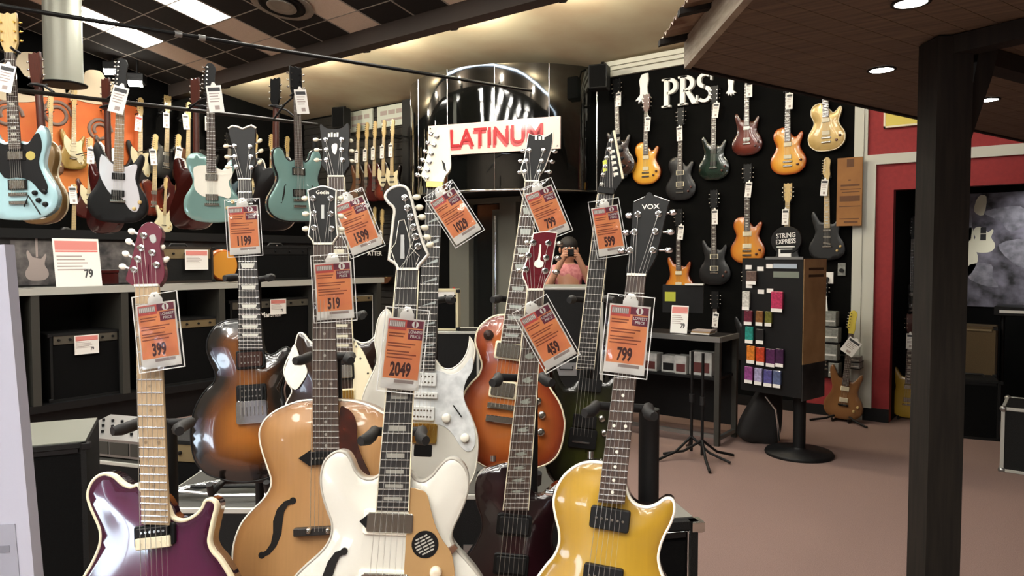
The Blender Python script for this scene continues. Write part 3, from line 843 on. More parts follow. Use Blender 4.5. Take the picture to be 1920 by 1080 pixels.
def price_tag(g, cx, cy, wpx, hpx, roll, price, label, w=.03, orange=True):
    """clear sleeve with an orange price card, hung on the neck by its white tab"""
    p = g.M @ Vector((*g.l(cx, cy, w), w))
    k = g.size(cx, cy, 1); W, Hh = wpx * k, hpx * k
    M = g.M.copy(); M.translation = p
    M = M @ Matrix.Rotation(math.radians(roll), 4, 'Z') @ Matrix.Rotation(math.radians(2.5), 4, 'X')
    t = thing('price_tag', label, 'price tag', M, 'orange price tags in clear sleeves')
    x0, x1, y0, y1 = -W * .43, W * .43, -Hh * .46, Hh * .38
    obj('sleeve', sleeve(W, Hh), CLEAR, t)
    obj('sleeve_rim', MB().box(-W / 2, -W / 2 + .0016, -Hh / 2, Hh / 2, -.001, .0014).box(W / 2 - .0016, W / 2, -Hh / 2, Hh / 2, -.001, .0014).box(-W / 2, W / 2, -Hh / 2, -Hh / 2 + .0018, -.001, .0014).box(-W / 2, W / 2, Hh / 2 - .0016, Hh / 2, -.001, .0014), mat('sleeve_edge', (205, 205, 203), .2, 0, .5), t)
    obj('card', MB().box(x0, x1, y0, y1, -.0005, .0003), PAPERW, t)
    bx = W * .035
    oy0 = y0 + (y1 - y0) * .15
    card = obj('price_panel', MB().box(x0 + bx, x1 - bx, oy0, y1 - bx, .0003, .0006), PAPERO, t)
    hh = (y1 - y0)
    obj('red_band', MB().box(x0 + bx, x0 + W * .45, y1 - bx - hh * .15, y1 - bx, .0006, .0007), PRED, t)
    obj('grey_band', MB().box(x0 + bx * 1.6, x0 + W * .41, y1 - bx - hh * .11, y1 - bx - hh * .02, .0007, .0008), PGREY, t)
    bb = MB()
    for i in range(9): bb.box(x0 + bx * 1.9 + i * W * .04, x0 + bx * 1.9 + i * W * .04 + W * .018, y1 - bx - hh * .10, y1 - bx - hh * .035, .0008, .0009)
    obj('band_lettering', bb, PAPERW, t, kind='stuff')
    obj('plum_band', MB().box(x0 + W * .45, x1 - bx, y1 - bx - hh * .11, y1 - bx, .0006, .0007), PPUR, t)
    obj('emblem', MB().cyl((x0 + W * .64, y1 - bx - hh * .055, .0007), (x0 + W * .64, y1 - bx - hh * .055, .0009), W * .075, n=16), PAPERW, t)
    obj('emblem_mark', MB().box(x0 + W * .62, x0 + W * .66, y1 - bx - hh * .095, y1 - bx - hh * .015, .0009, .001), PPUR, t)
    obj('plum_box', MB().box(x0 + W * .5, x1 - bx, y1 - bx - hh * .27, y1 - bx - hh * .125, .0006, .0007), PPUR, t)
    letter('LOWEST', PAPERW, t, x0 + W * .665, y1 - bx - hh * .165, .0007, hh * .058, .9, thick=.0003)
    letter('PRICE', PAPERW, t, x0 + W * .665, y1 - bx - hh * .225, .0007, hh * .058, .95, thick=.0003)
    tl = MB()
    for (yy, ln) in ((.22, .36), (.26, .33), (.36, .62), (.40, .52), (.47, .50), (.51, .66), (.56, .58)):
        y = y1 - hh * yy; tl.box(x0 + W * .07, x0 + W * .07 + W * ln, y - hh * .010, y + hh * .008, .0006, .00072)
    obj('small_print', tl, PBRN, t, kind='stuff')
    letter(price, PINK, t, -W * .02, y0 + hh * .27, .0006, hh * .26, .56, name='price_lettering', thick=.0004)
    obj('barcode', MB().box(x0 + W * .3, x1 - W * .12, y0 + hh * .09, y0 + hh * .135, .0003, .0004), PGREY, t)
    tb = [(-W * .16, y1), (W * .16, y1), (W * .16, y1 + Hh * .05), (W * .06, y1 + Hh * .14), (-W * .06, y1 + Hh * .14), (-W * .16, y1 + Hh * .05)]
    obj('hang_tab', MB().prism(tb, -.0002, .0008), PAPERW, t)
    obj('tab_hole', MB().cyl((0, y1 + Hh * .09, .0008), (0, y1 + Hh * .09, .001), W * .022, n=10), mat('tab_hole_grey', (120, 118, 114), .6), t)
    return t
_SL = {}
def sleeve(W, H_):
    n, m = 14, 20; vs = []; rnd = random.Random(int(W * 1e5))
    ph = [rnd.uniform(0, 6) for _ in range(4)]
    for j in range(m + 1):
        for i in range(n + 1):
            x = -W / 2 + W * i / n; y = -H_ / 2 + H_ * j / m
            e = min(i, n - i, j, m - j) > 0
            z = .0016 + (.0011 * math.sin(x * 95 + ph[0] + 1.5 * math.sin(y * 60 + ph[1])) * math.cos(y * 48 + ph[2]) if e else -.001)
            vs.append((x, y, max(z, .0011) if e else z))
    return MB().add(vs, [(j * (n + 1) + i, j * (n + 1) + i + 1, (j + 1) * (n + 1) + i + 1, (j + 1) * (n + 1) + i) for j in range(m) for i in range(n)], True).mesh('sleeve')

# ---------------------------------------------------------------- purple guitar
PURP = burst('purple_flame', [(0, (52, 18, 40)), (.25, (82, 26, 60)), (1, (98, 30, 66))], .12)
HEADP = mat('plum_headstock', (96, 34, 52), .25, 0, .8)
g = g1 = Guitar('electric_guitar', 'glossy purple electric guitar with cream edge binding and maple fretboard', 1.41, (280, 760), (290, 1303), yaw=0, lean=11)
g.body([(259, 906), (245, 911), (230, 905), (215, 892), (197, 886), (180, 892), (167, 907), (161, 927), (164, 945), (172, 965), (181, 985), (185, 1000), (184, 1020), (177, 1040), (167, 1060), (154, 1082), (141, 1112), (133, 1150), (136, 1200), (156, 1245), (195, 1282), (250, 1301), (300, 1304), (360, 1295), (412, 1268), (442, 1228), (454, 1180), (450, 1130), (436, 1086), (415, 1050), (400, 1032), (394, 1015), (397, 995), (402, 972), (407, 952), (404, 940), (392, 934), (382, 939), (377, 950), (367, 962), (350, 972), (335, 974), (322, 967), (315, 950), (300, 930), (270, 920)], PURP, .045, .003, CREAM, .0055)
g.neck((252, 538, 297, 537), (265, 983, 317, 985), 22, MAPLE, PALE, ('dot', mat('clay_dot', (130, 108, 80), .5)))
hp = [(270, 442), (265, 465), (259, 486), (252, 506), (286, 474), (294, 497)]
g.head([(275, 417), (262, 427), (256, 445), (251, 466), (244, 495), (236, 519), (238, 528), (252, 538, 1), (297, 537, 1), (307, 522), (308, 504), (303, 480), (300, 458), (304, 441), (300, 427), (289, 418)], HEADP, None, posts=hp, buttons=[(247, 434, 262, 440), (242, 453, 257, 463), (236, 476, 250, 484), (230, 500, 244, 504), (303, 465, 292, 472), (311, 487, 300, 495)], bm=IVORY, pm=CHROME)
g.part('truss_cover', MB().prism(g.poly([(270, 496), (279, 496), (278, 532), (270, 532)], g.hw), g.hw, g.hw + .002), HEADP)
g.flat('headstock_emblem', [(280, 442), (290, 440), (293, 452), (286, 456), (281, 450)], STEEL, g.hw, g.hw + .0006)
g.box('pickup_ring', 292, 1003, 76, 40, .006, BLACK)
g.pickup(291, 995, 60, 16, .012, BLACK); g.pickup(291, 1016, 64, 21, .012, CREAM, poles=1, pm=CREAM)
g.pickup(293, 1128, 64, 38, .012, CREAM, BLACK, 2); g.box('bridge', 294, 1180, 70, 24, .012, CHROME)
g.knob(395, 1190, 12, CHROME); g.knob(365, 1245, 12, CHROME)
g.strings(294, 1180, 52, .016, [3, 2, 1, 0, 4, 5][:6] if False else [3, 2, 1, 0, 4, 5])
stand_for(g, (285, 800), (290, 1303), label='tall black guitar stand under the purple guitar')
price_tag(g, 297, 622, 84, 142, 9, '399', 'orange price tag reading 399 on the purple guitar')

# ---------------------------------------------------------------- white semi-hollow guitar
g = g4 = Guitar('semi_hollow_guitar', 'white semi-hollow guitar with tan pickguard and hooked black headstock', 1.375, (748, 730), (720, 1382), yaw=2)
EDGEG = mat('grey_binding', (170, 166, 156), .35)
g.body([(710, 890), (697, 897), (680, 895), (667, 882), (660, 865), (650, 850), (635, 845), (620, 851), (607, 865), (601, 885), (600, 907), (604, 932), (612, 957), (620, 980), (620, 1000), (612, 1020), (595, 1040), (572, 1060), (551, 1082), (525, 1120), (508, 1170), (510, 1230), (530, 1290), (575, 1342), (640, 1372), (720, 1382), (800, 1372), (865, 1342), (912, 1290), (932, 1230), (932, 1170), (918, 1115), (897, 1077), (877, 1052), (857, 1030), (847, 1012), (850, 992), (860, 970), (872, 942), (879, 915), (877, 887), (867, 869), (852, 859), (837, 861), (822, 875), (810, 890), (795, 901), (781, 899), (770, 887), (750, 880), (728, 882)], WHITE, .045, .008, EDGEG, .0035)
g.neck((744, 507, 784, 507), (706, 957, 765, 958), 22, EBONY, MAHOG, ('block', mat('grey_pearl', (150, 148, 140), .25, 0, .6)), bind=CREAM)
pt = [(759, 371), (764, 390), (770, 407), (775, 426), (779, 444), (784, 462)]
g.head([(727, 487, 1), (731, 450), (735, 415), (737, 392), (727, 381), (720, 369), (725, 357), (737, 349), (752, 346), (765, 352), (772, 368), (778, 392), (786, 425), (795, 455), (805, 477, 1), (796, 488), (787, 498), (784, 507, 1), (744, 507, 1), (741, 497)], BLACK, WHITE, .0045, posts=pt, buttons=[(781, 370, 770, 371), (786, 389, 775, 390), (791, 407, 781, 407), (796, 427, 786, 426), (801, 445, 791, 444), (806, 459, 797, 462)], bm=PEARL, pm=CHROME)
hl = MB(); pa = [(744, 500), (733, 468), (742, 455), (748, 414), (758, 412), (766, 440), (770, 464), (786, 480), (780, 496)]
q = [Vector((*g.l(x, y, g.hw), g.hw + .0004)) for x, y in pa]
g.part('headstock_inlay_line', MB().tube(q, .0007, 5), IVORY)
g.flat('truss_cover', [(751, 440), (758, 440), (759, 485), (750, 485)], STEEL, g.hw, g.hw + .0015, sm=False)
TANP = mat('tan_pickguard', (172, 138, 94), .3, 0, .5, noise=(3, (160, 126, 84)))
g.flat('pickguard', [(765, 917), (790, 919), (801, 929), (807, 952), (815, 982), (828, 1010), (845, 1035), (851, 1060), (852, 1085), (842, 1112), (800, 1120), (768, 1110), (758, 1080), (760, 1030), (762, 1000), (770, 985), (764, 950)], TANP, g.arch + .004, g.arch + .0065)
for (y, x) in ((979, 732), (1092, 722)):
    o = g.pickup(x, y, 86, 36, .010, NICKEL, IVORY, 0)
    g.part('dog_ear', MB().prism([tuple(v) for v in g.poly([(x - 42, y - 15), (x - 57, y - 3), (x - 42, y + 13)], .01)], .002, g.arch + .009), BLACK)
g.box('bridge', 716, 1190, 88, 16, .016, GOLDM); g.box('tailpiece', 712, 1260, 70, 20, .016, GOLDM)
g.fhole([(645, 1034, 4), (632, 1040, 6), (622, 1056, 8), (614, 1080, 9), (604, 1108, 8), (592, 1130, 5), (580, 1140, 4)], g.arch)
p = g.l(797, 1021, g.arch + .007)
st = g.part('round_sticker', MB().cyl((p.x, p.y, g.arch + .0064), (p.x, p.y, g.arch + .0072), g.size(797, 1021, 25), n=28), BLACK)
sl = MB(); rr = g.size(797, 1021, 19)
for i in range(6):
    for j in range(3):
        y = (i - 2.5) * rr * .3; hw = math.sqrt(max(rr * rr - y * y, 0)); x = -hw + (2 * hw) * (j / 3)
        sl.box(x, x + hw * .55, y - rr * .07, y + rr * .07, 0, .0004)
g.part('sticker_print', sl, mat('sticker_grey', (170, 168, 160), .5), T((p.x, p.y, g.arch + .0072)) @ Matrix.Rotation(.45, 4, 'Z'), st, 'stuff')
CLEARK = mat('amber_clear_knob', (214, 200, 178), .12, 0, .8)
for (x, y) in ((817, 1073), (862, 1130), (830, 1180), (880, 1210)): g.knob(x, y, 12, CLEARK, g.arch + .006)
g.part('strap_band', MB().prism([tuple(v) for v in g.poly([(838, 1030), (852, 1022), (858, 1028), (846, 1040)], .01)], .0, g.arch + .004), mat('brown_band', (92, 62, 44), .5))
g.strings(716, 1190, 62, .020, [5, 4, 3, 2, 1, 0])
stand_for(g, (741, 818), (720, 1382), label='tall black guitar stand under the white semi-hollow guitar', yw=.046)
price_tag(g, 756, 657, 82, 156, -6, '2049', 'orange price tag reading 2049 on the white semi-hollow guitar')

# ---------------------------------------------------------------- natural archtop
SPRUCE = burst('natural_spruce', [(0, (140, 94, 52)), (.15, (172, 126, 78)), (1, (188, 144, 96))], .35, .5)
g = g3 = Guitar('archtop_guitar', 'natural blonde archtop guitar with f-hole and tortoiseshell pickguard', 1.62, (610, 650), (630, 1240), yaw=2)
g.body([(587, 749), (562, 751), (535, 760), (512, 772), (495, 787), (486, 805), (485, 822), (490, 847), (500, 877), (507, 900), (504, 918), (490, 938), (475, 953), (452, 980), (438, 1015), (434, 1047), (436, 1082), (447, 1130), (472, 1182), (512, 1218), (570, 1236), (630, 1241), (700, 1234), (760, 1212), (802, 1172), (826, 1120), (830, 1060), (818, 1005), (792, 962), (764, 932), (750, 905), (750, 880), (758, 850), (760, 825), (750, 800), (734, 784), (712, 770), (692, 760), (665, 752), (635, 749), (610, 748)], SPRUCE, .075, .014, IVORY, .003)
g.neck((587, 459, 624, 459), (586, 846, 637, 846), 21, ROSEW, MAHOG, ('dot', mat('grey_dot', (150, 146, 138), .4)))
hp = [(589, 427), (589, 400), (587, 372), (620, 372), (620, 401), (622, 429)]
g.head([(576, 356, 1), (582, 354), (592, 351), (605, 348), (617, 351), (631, 356, 1), (630, 385), (631, 415), (634, 442, 1), (627, 452), (624, 459, 1), (587, 459, 1), (585, 452), (577, 441, 1), (581, 410), (579, 382)], BLACK, IVORY, .0022, posts=hp, buttons=[(572, 372, 580, 372), (573, 401, 582, 401), (573, 429, 582, 429), (638, 372, 628, 372), (639, 405, 629, 402), (640, 430, 630, 429)], bm=PEARL)
hl = g.l(605, 361, g.hw); letter('Godin', IVORY, g.t, hl.x, hl.y, g.hw, .012, 1.0, thick=.0008)
g.flat('headstock_emblem', [(602, 384), (608, 384), (608, 410), (602, 410)], STEEL, g.hw, g.hw + .0005, sm=False)
g.flat('pickguard', [(637, 768), (650, 766), (663, 778), (669, 800), (670, 830), (680, 860), (694, 892), (672, 890), (650, 876), (637, 850)], TORT, g.arch + .012, g.arch + .0145)
g.pickup(604, 858, 44, 24, .013, BLACK, None, 1)
g.part('dog_ear', MB().prism([tuple(v) for v in g.poly([(584, 843), (562, 858), (584, 873)], .01)], .004, g.arch + .009), BLACK)
g.part('dog_ear', MB().prism([tuple(v) for v in g.poly([(624, 843), (646, 858), (624, 873)], .01)], .004, g.arch + .009), BLACK)
g.box('bridge', 592, 994, 76, 14, .018, EBONY)
for x in (580, 616): g.knob(x, 994, 6, NICKEL, g.arch + .014)
g.box('tailpiece', 598, 1150, 50, 120, .006, NICKEL)
g.fhole([(549, 939, 4), (536, 944, 5), (526, 957, 7), (521, 978, 9), (520, 1000, 8), (513, 1022, 6), (502, 1036, 5), (491, 1041, 4)], g.arch)
g.fhole([(657, 939, 4), (670, 944, 5), (680, 957, 7), (684, 978, 9), (686, 1000, 8), (692, 1022, 6), (704, 1036, 5), (715, 1041, 4)], g.arch)
g.strings(604, 994, 38, .024)
stand_for(g, (612, 672), (630, 1240), label='tall black guitar stand under the blonde archtop guitar', yw=.047)
price_tag(g, 626, 540, 80, 126, 4, '519', 'orange price tag reading 519 on the blonde archtop guitar')

# ---------------------------------------------------------------- wine guitar behind the yellow one
WINE = burst('dark_wine', [(0, (20, 8, 11)), (1, (48, 16, 24))], .18)
HEADW = mat('wine_headstock', (92, 22, 32), .2, 0, .8)
g = g8 = Guitar('electric_guitar', 'dark wine red electric guitar with two black pickups and red headstock', 1.57, (985, 750), (960, 1265), yaw=2)
g.body([(948, 868), (930, 872), (910, 880), (896, 893), (890, 917), (893, 945), (902, 972), (902, 997), (891, 1022), (876, 1045), (860, 1075), (848, 1112), (846, 1160), (861, 1210), (900, 1250), (960, 1266), (1020, 1255), (1064, 1220), (1080, 1170), (1074, 1118), (1050, 1062), (1037, 1020), (1041, 982), (1056, 950), (1061, 925), (1052, 906), (1038, 912), (1020, 928), (1003, 926), (992, 905), (990, 880), (970, 872)], WINE, .045, .009, None)
g.neck((990, 545, 1019, 545), (944, 957, 990, 957), 24, ROSEW, MAHOG, ('vine', mat('grey_shell', (134, 138, 130), .25, 0, .5)), bind=mat('thin_cream', (205, 196, 172), .4))
hp = [(986, 505), (991, 479), (1000, 455), (1028, 456), (1024, 483), (1022, 508)]
g.head([(1000, 437, 1), (1022, 434), (1045, 436, 1), (1041, 460), (1036, 490), (1032, 510), (1023, 528), (1019, 545, 1), (990, 545, 1), (985, 530), (979, 513), (987, 488), (993, 465)], HEADW, IVORY, .0016, posts=hp, buttons=[(974, 507, 981, 506), (979, 481, 986, 480), (989, 455, 994, 455), (1049, 457, 1041, 457), (1046, 484, 1039, 484), (1043, 510, 1035, 509)], bm=NICKEL)
g.flat('headstock_emblem', [(1012, 458, 1), (1015, 458, 1), (1014, 478), (1013, 487), (1019, 492), (1017, 500), (1009, 502), (1002, 498), (1003, 490), (1008, 486), (1010, 475)], IVORY, g.hw, g.hw + .0008)
g.pickup(964, 984, 56, 30, .011, SATIN, BLACK, 0); g.pickup(958, 1058, 56, 30, .011, SATIN, BLACK, 0)
g.box('bridge', 955, 1098, 62, 16, .014, SATIN); g.box('tailpiece', 952, 1130, 66, 14, .014, SATIN)
for (x, y) in ((1035, 1130), (1030, 1180)): g.knob(x, y, 10, SATIN)
b = g.l(925, 867, 0); g.part('strap_button', MB().cyl((b.x, b.y, -.02), (b.x, b.y + .012, -.02), .006, n=10), CHROME)
g.strings(955, 1098, 44, .018)
stand_for(g, (978, 712), (960, 1265), post_off=.030, label='tall black guitar stand under the wine red guitar', yw=.05, thick=.011)
price_tag(g, 1024, 626, 74, 128, 29, '459', 'orange price tag reading 459 on the wine red guitar')

# ---------------------------------------------------------------- yellow guitar
YELL = burst('yellow_top', [(0, (150, 114, 30)), (.2, (174, 136, 38)), (.6, (186, 148, 46)), (1, (190, 152, 52))], .3, .6)
g = g10 = Guitar('electric_guitar', 'yellow single-cutaway electric guitar with crested black headstock', 1.41, (1170, 730), (1125, 1335), yaw=-13)
g.body([(1130, 867), (1105, 865), (1080, 872), (1057, 890), (1042, 915), (1036, 942), (1040, 970), (1046, 995), (1046, 1020), (1037, 1042), (1022, 1060), (1006, 1082), (985, 1112), (970, 1150), (966, 1200), (981, 1255), (1020, 1305), (1080, 1331), (1140, 1336), (1200, 1318), (1246, 1280), (1271, 1230), (1275, 1170), (1262, 1118), (1243, 1078), (1236, 1050), (1239, 1027), (1247, 1005), (1259, 982), (1266, 960), (1265, 942), (1257, 934), (1245, 935), (1232, 944), (1215, 950), (1197, 947), (1184, 937), (1176, 920), (1168, 890), (1150, 872)], YELL, .048, .012, IVORY, .004)
g.part('back_shell', body_mesh('back_shell', offset(g.out, .0004), .0355, 0, bev=.004, step=.05), mat('dark_mahogany_back', (44, 24, 18), .2, 0, .8), T((0, 0, -.0128)))
g.neck((1175, 517, 1211, 518), (1121, 942, 1171, 946), 22, ROSEW, MAHOG, ('dot', IVORY))
hp = [(1182, 469), (1190, 435), (1196, 402), (1235, 401), (1229, 434), (1224, 469)]
g.head([(1187, 380, 1), (1200, 374), (1209, 369), (1214, 361), (1221, 361), (1226, 367), (1237, 371), (1255, 378, 1), (1247, 410), (1238, 450), (1230, 482), (1218, 505), (1211, 517, 1), (1175, 517, 1), (1174, 505), (1178, 485), (1184, 432)], BLACK, None, posts=hp, buttons=[(1166, 470, 1178, 470), (1174, 436, 1184, 436), (1180, 404, 1190, 403), (1262, 398, 1248, 400), (1257, 435, 1243, 435), (1254, 469, 1236, 469)], bm=CHROME)
for (p0, p1) in (((1189, 378), (1209, 369)), ((1227, 367), (1255, 377))):
    a, b = g.l(*p0, g.hw), g.l(*p1, g.hw)
    g.part('headstock_edge_line', MB().tube([(a.x, a.y, g.hw), (b.x, b.y, g.hw)], .0014, 5), CHROME)
hl = g.l(1220, 388, g.hw); letter('VOX', IVORY, g.t, hl.x, hl.y, g.hw, .0135, 1.15, thick=.001, rot=.04)
g.pickup(1144, 972, 74, 40, .012, SATIN, None, 1); g.pickup(1131, 1080, 74, 40, .012, SATIN, None, 1)
g.box('bridge', 1120, 1150, 76, 18, .014, CHROME); g.box('tailpiece', 1115, 1195, 70, 16, .014, CHROME)
for (x, y) in ((1222, 1180), (1200, 1245), (1235, 1120)): g.knob(x, y, 11, BLACK)
for (x, y, q) in ((1105, 862, 0), (1034, 928, 1)):
    b = g.l(x, y, 0); d = Vector((-.014, 0, 0)) if q else Vector((0, .014, 0))
    g.part('strap_button', MB().cyl((b.x, b.y, -.02), (b.x + d.x, b.y + d.y, -.02), .006, n=10), CHROME)
g.strings(1120, 1150, 50, .018)
stand_for(g, (1163, 770), (1125, 1335), post_off=.052, label='tall black guitar stand under the yellow guitar', yw=.052, thick=.021)
price_tag(g, 1176, 630, 88, 152, -5, '799', 'orange price tag reading 799 on the yellow guitar')

# ---------------------------------------------------------------- rear row: tobacco sunburst
BURST1 = burst('tobacco_sunburst', [(0, (7, 5, 4)), (.22, (14, 9, 6)), (.5, (92, 50, 16)), (1, (158, 96, 34))], .2)
g = g2 = Guitar('electric_guitar', 'tobacco sunburst electric guitar with black rim and chrome bridge', 2.09, (468, 500), (455, 905), yaw=7, group='guitars on the rear stands')
g.body([(446, 598), (425, 600), (405, 609), (391, 628), (386, 650), (392, 675), (402, 698), (400, 716), (384, 732), (369, 755), (360, 780), (356, 812), (358, 840), (365, 866), (382, 886), (402, 896), (430, 903), (462, 905), (500, 898), (532, 880), (552, 850), (557, 815), (550, 785), (536, 758), (530, 732), (536, 708), (546, 685), (548, 664), (538, 650), (525, 655), (510, 664), (496, 660), (490, 640), (486, 612), (468, 598)], BURST1, .045, .012, BLACK, .003)
g.neck((446, 337, 471, 337), (447, 656, 493, 656), 24, EBONY, MAHOG, ('trap', mat('pale_shell', (205, 205, 196), .25, 0, .5)))
hp = [(443, 313), (441, 294), (440, 274), (469, 275), (471, 294), (471, 314)]
g.head([(428, 243), (436, 238), (447, 240), (455, 244), (463, 240), (471, 237), (479, 242), (477, 280), (479, 304), (473, 325), (471, 337, 1), (446, 337, 1), (443, 322), (434, 305), (436, 280)], BLACK, None, posts=hp, buttons=[(424, 274, 434, 274), (426, 294, 435, 294), (427, 313, 436, 313), (487, 264, 478, 270), (489, 283, 478, 290), (487, 304, 478, 312)], bm=CREAM)
q = [Vector((*g.l(x, y, g.hw), g.hw)) for x, y in ((428, 241), (436, 236), (447, 238), (455, 242), (463, 238), (471, 235), (480, 240))]
g.part('headstock_crest', MB().tube(q, .003, 6), IVORY)
g.pickup(470, 674, 46, 28, .010, mat('dark_brown_cover', (50, 26, 18), .3), BLACK, 2); g.pickup(472, 737, 48, 26, .010, BLACK, BLACK, 2)
g.box('tremolo_bridge', 473, 772, 58, 44, .010, CHROME)
sd_ = MB()
for i in range(6): sd_.box((i - 2.5) * .0105 - .004, (i - 2.5) * .0105 + .004, -.014, .012, .010, .018)
g.part('saddles', sd_, CHROME, g.at_local(473, 770, g.arch), None, 'stuff')
g.knob(530, 800, 8, BLACK); g.knob(520, 840, 8, BLACK)
g.strings(473, 776, 40, .018)
stand_for(g, (470, 520), (455, 905), label='tall black guitar stand under the tobacco sunburst guitar')
price_tag(g, 457, 427, 66, 112, 4, '1199', 'orange price tag reading 1199 on the tobacco sunburst guitar')

# ---------------------------------------------------------------- rear row: brown and cream double cutaway
BROWN = burst('dark_walnut', [(0, (30, 17, 13)), (1, (52, 30, 22))], .2)
g = g5 = Guitar('electric_guitar', 'dark brown double-cutaway guitar with cream pickguards behind the archtop', 2.0, (636, 480), (620, 876), yaw=0, group='guitars on the rear stands')
g.body([(600, 648), (588, 645), (578, 637), (570, 627), (562, 623), (556, 630), (552, 646), (543, 662), (535, 680), (531, 697), (537, 716), (546, 733), (535, 757), (526, 790), (532, 832), (562, 862), (620, 876), (690, 866), (720, 834), (724, 792), (710, 760), (702, 735), (703, 705), (710, 680), (716, 655), (713, 632), (706, 622), (700, 632), (690, 640), (677, 642), (665, 637), (655, 634), (630, 645)], BROWN, .042, .006, IVORY, .003)
g.neck((615, 332, 645, 332), (624, 664, 662, 664), 22, ROSEW, MAHOG, ('block', PEARL), bind=CREAM)
hp = [(612, 317), (612, 299), (611, 280), (641, 280), (641, 299), (642, 317)]
g.head([(600, 233), (612, 240), (628, 242), (642, 239), (653, 231), (655, 260), (653, 290), (656, 307), (647, 322), (645, 332, 1), (615, 332, 1), (612, 322), (602, 307), (605, 290), (602, 260)], BLACK, None, posts=[(612, 300), (612, 281), (611, 262), (641, 262), (641, 281), (642, 300)], buttons=[(592, 262, 604, 262), (594, 281, 604, 281), (594, 300, 605, 300), (657, 264, 650, 263), (659, 283, 650, 282), (659, 302, 650, 301)], bm=PEARL)
g.flat('headstock_emblem', [(622, 272), (632, 270), (630, 288), (624, 286)], IVORY, g.hw, g.hw + .0008)
hl = MB()
for i in range(4): hl.box(i * .008, i * .008 + .005, 0, .010 + (.003 if i % 2 else 0), 0, .0008)
p = g.l(615, 257, g.hw); g.part('headstock_script', hl, IVORY, T((p.x, p.y, g.hw)), None, 'stuff')
g.flat('pickguard', [(547, 652), (554, 648), (562, 670), (572, 685), (576, 698), (567, 716), (553, 731), (538, 715), (533, 697), (540, 676)], IVORY, g.arch + .001, g.arch + .004)
g.flat('pickguard', [(664, 642), (672, 648), (680, 658), (689, 677), (700, 705), (702, 737), (697, 760), (664, 757), (662, 700)], CREAM, g.arch + .001, g.arch + .004)
g.pickup(644, 697, 36, 24, .012, NICKEL, BLACK, 0); g.pickup(646, 742, 36, 20, .012, GOLDM, CREAM, 0)
sc = MB()
for (x, y) in ((668, 650), (676, 672), (690, 700), (694, 742), (670, 752)):
    p = g.l(x, y, .01); sc.cyl((p.x, p.y, g.arch + .004), (p.x, p.y, g.arch + .005), .003, n=8)
g.part('pickguard_screws', sc, NICKEL, None, None, 'stuff')
g.box('bridge', 648, 800, 50, 20, .012, CHROME)
g.strings(648, 800, 30, .018)
stand_for(g, (640, 590), (620, 876), label='tall black guitar stand under the brown and cream guitar')
price_tag(g, 669, 418, 68, 118, 22, '1599', 'orange price tag reading 1599 on the brown and cream guitar')

# ---------------------------------------------------------------- rear row: white guitar with pearl pickguard
g = g6 = Guitar('electric_guitar', 'white electric guitar with pearloid pickguard, pointed horns and gold bridge', 1.92, (808, 520), (790, 946), yaw=0, group='guitars on the rear stands')
g.body([(768, 660), (752, 650), (742, 622), (736, 596), (727, 580), (718, 583), (709, 597), (704, 620), (702, 642), (706, 665), (705, 682), (696, 703), (682, 735), (672, 780), (677, 840), (704, 896), (752, 934), (812, 946), (862, 928), (888, 894), (896, 850), (895, 815), (883, 780), (871, 755), (866, 732), (873, 710), (885, 687), (891, 662), (889, 645), (880, 630, 1), (879, 642), (874, 662), (862, 680), (845, 691), (828, 688), (816, 674), (800, 662)], WHITE, .042, 0, IVORY, .002)
g.neck((800, 352, 830, 352), (776, 695, 815, 695), 24, EBONY, PALE, ('tooth', mat('shell_silver', (170, 178, 178), .2, 0, .6)), top=.012, nutm=GOLDM)
hp = [(819, 256), (814, 272), (809, 288), (805, 304), (802, 319), (800, 333)]
g.head([(822, 239), (843, 241, 1), (845, 290), (845, 316), (834, 332), (830, 352, 1), (800, 352, 1), (799, 342), (789, 329, 1), (795, 310), (803, 285), (812, 260)], mat('ivory_headstock', (238, 232, 205), .3, 0, .6), None, posts=hp, buttons=[(809, 252, 815, 255), (803, 268, 810, 271), (798, 284, 805, 287), (793, 300, 800, 303), (788, 315, 796, 318), (783, 328, 792, 330)], bm=CHROME)
g.flat('headstock_emblem', [(828, 300, 1), (834, 306, 1), (837, 322, 1), (832, 318, 1)], BLACK, g.hw, g.hw + .0006, sm=False)
g.box('locking_nut', 815, 347, 32, 12, .008, GOLDM, g.w)
g.flat('pickguard', [(816, 694), (845, 702), (866, 692), (884, 670), (886, 692), (874, 714), (869, 735), (873, 758), (885, 785), (891, 815), (889, 838), (878, 847), (864, 838), (850, 816), (836, 802), (820, 796), (790, 792), (764, 790), (764, 700)], PEARLOID, .0, .0025)
WPU = mat('white_pickup', (222, 224, 222), .35)
g.pickup(795, 711, 48, 25, .009, WPU, None, 2, NICKEL, .0025)
g.pickup(798, 741, 46, 11, .009, WPU, None, 1, NICKEL, .0025)
g.pickup(793, 775, 44, 26, .009, WPU, None, 2, NICKEL, .0025)
g.box('tremolo_bridge', 795, 812, 50, 36, .010, GOLDM, 0)
sd_ = MB()
for i in range(6): sd_.box((i - 2.5) * .0105 - .004, (i - 2.5) * .0105 + .004, -.012, .012, .010, .018)
g.part('saddles', sd_, GOLDM, g.at_local(795, 806, 0), None, 'stuff')
g.box('tremolo_cavity', 793, 845, 34, 22, .0006, BLACK, 0, .0002)
g.knob(837, 784, 9, IVORY, .0025); g.knob(872, 821, 9, IVORY, .0025)
a = g.l(850, 760, .003); b = g.l(866, 782, .003)
g.part('selector_switch', MB().tube([(a.x, a.y, .004), (b.x, b.y, .008)], .0018, 6), BLACK)
g.strings(795, 806, 36, .018, [5, 4, 3, 2, 1, 0])
stand_for(g, (806, 560), (790, 946), label='tall black guitar stand under the white pearloid guitar')
price_tag(g, 851, 401, 64, 112, 33, '1029', 'orange price tag reading 1029 on the white pearloid guitar')

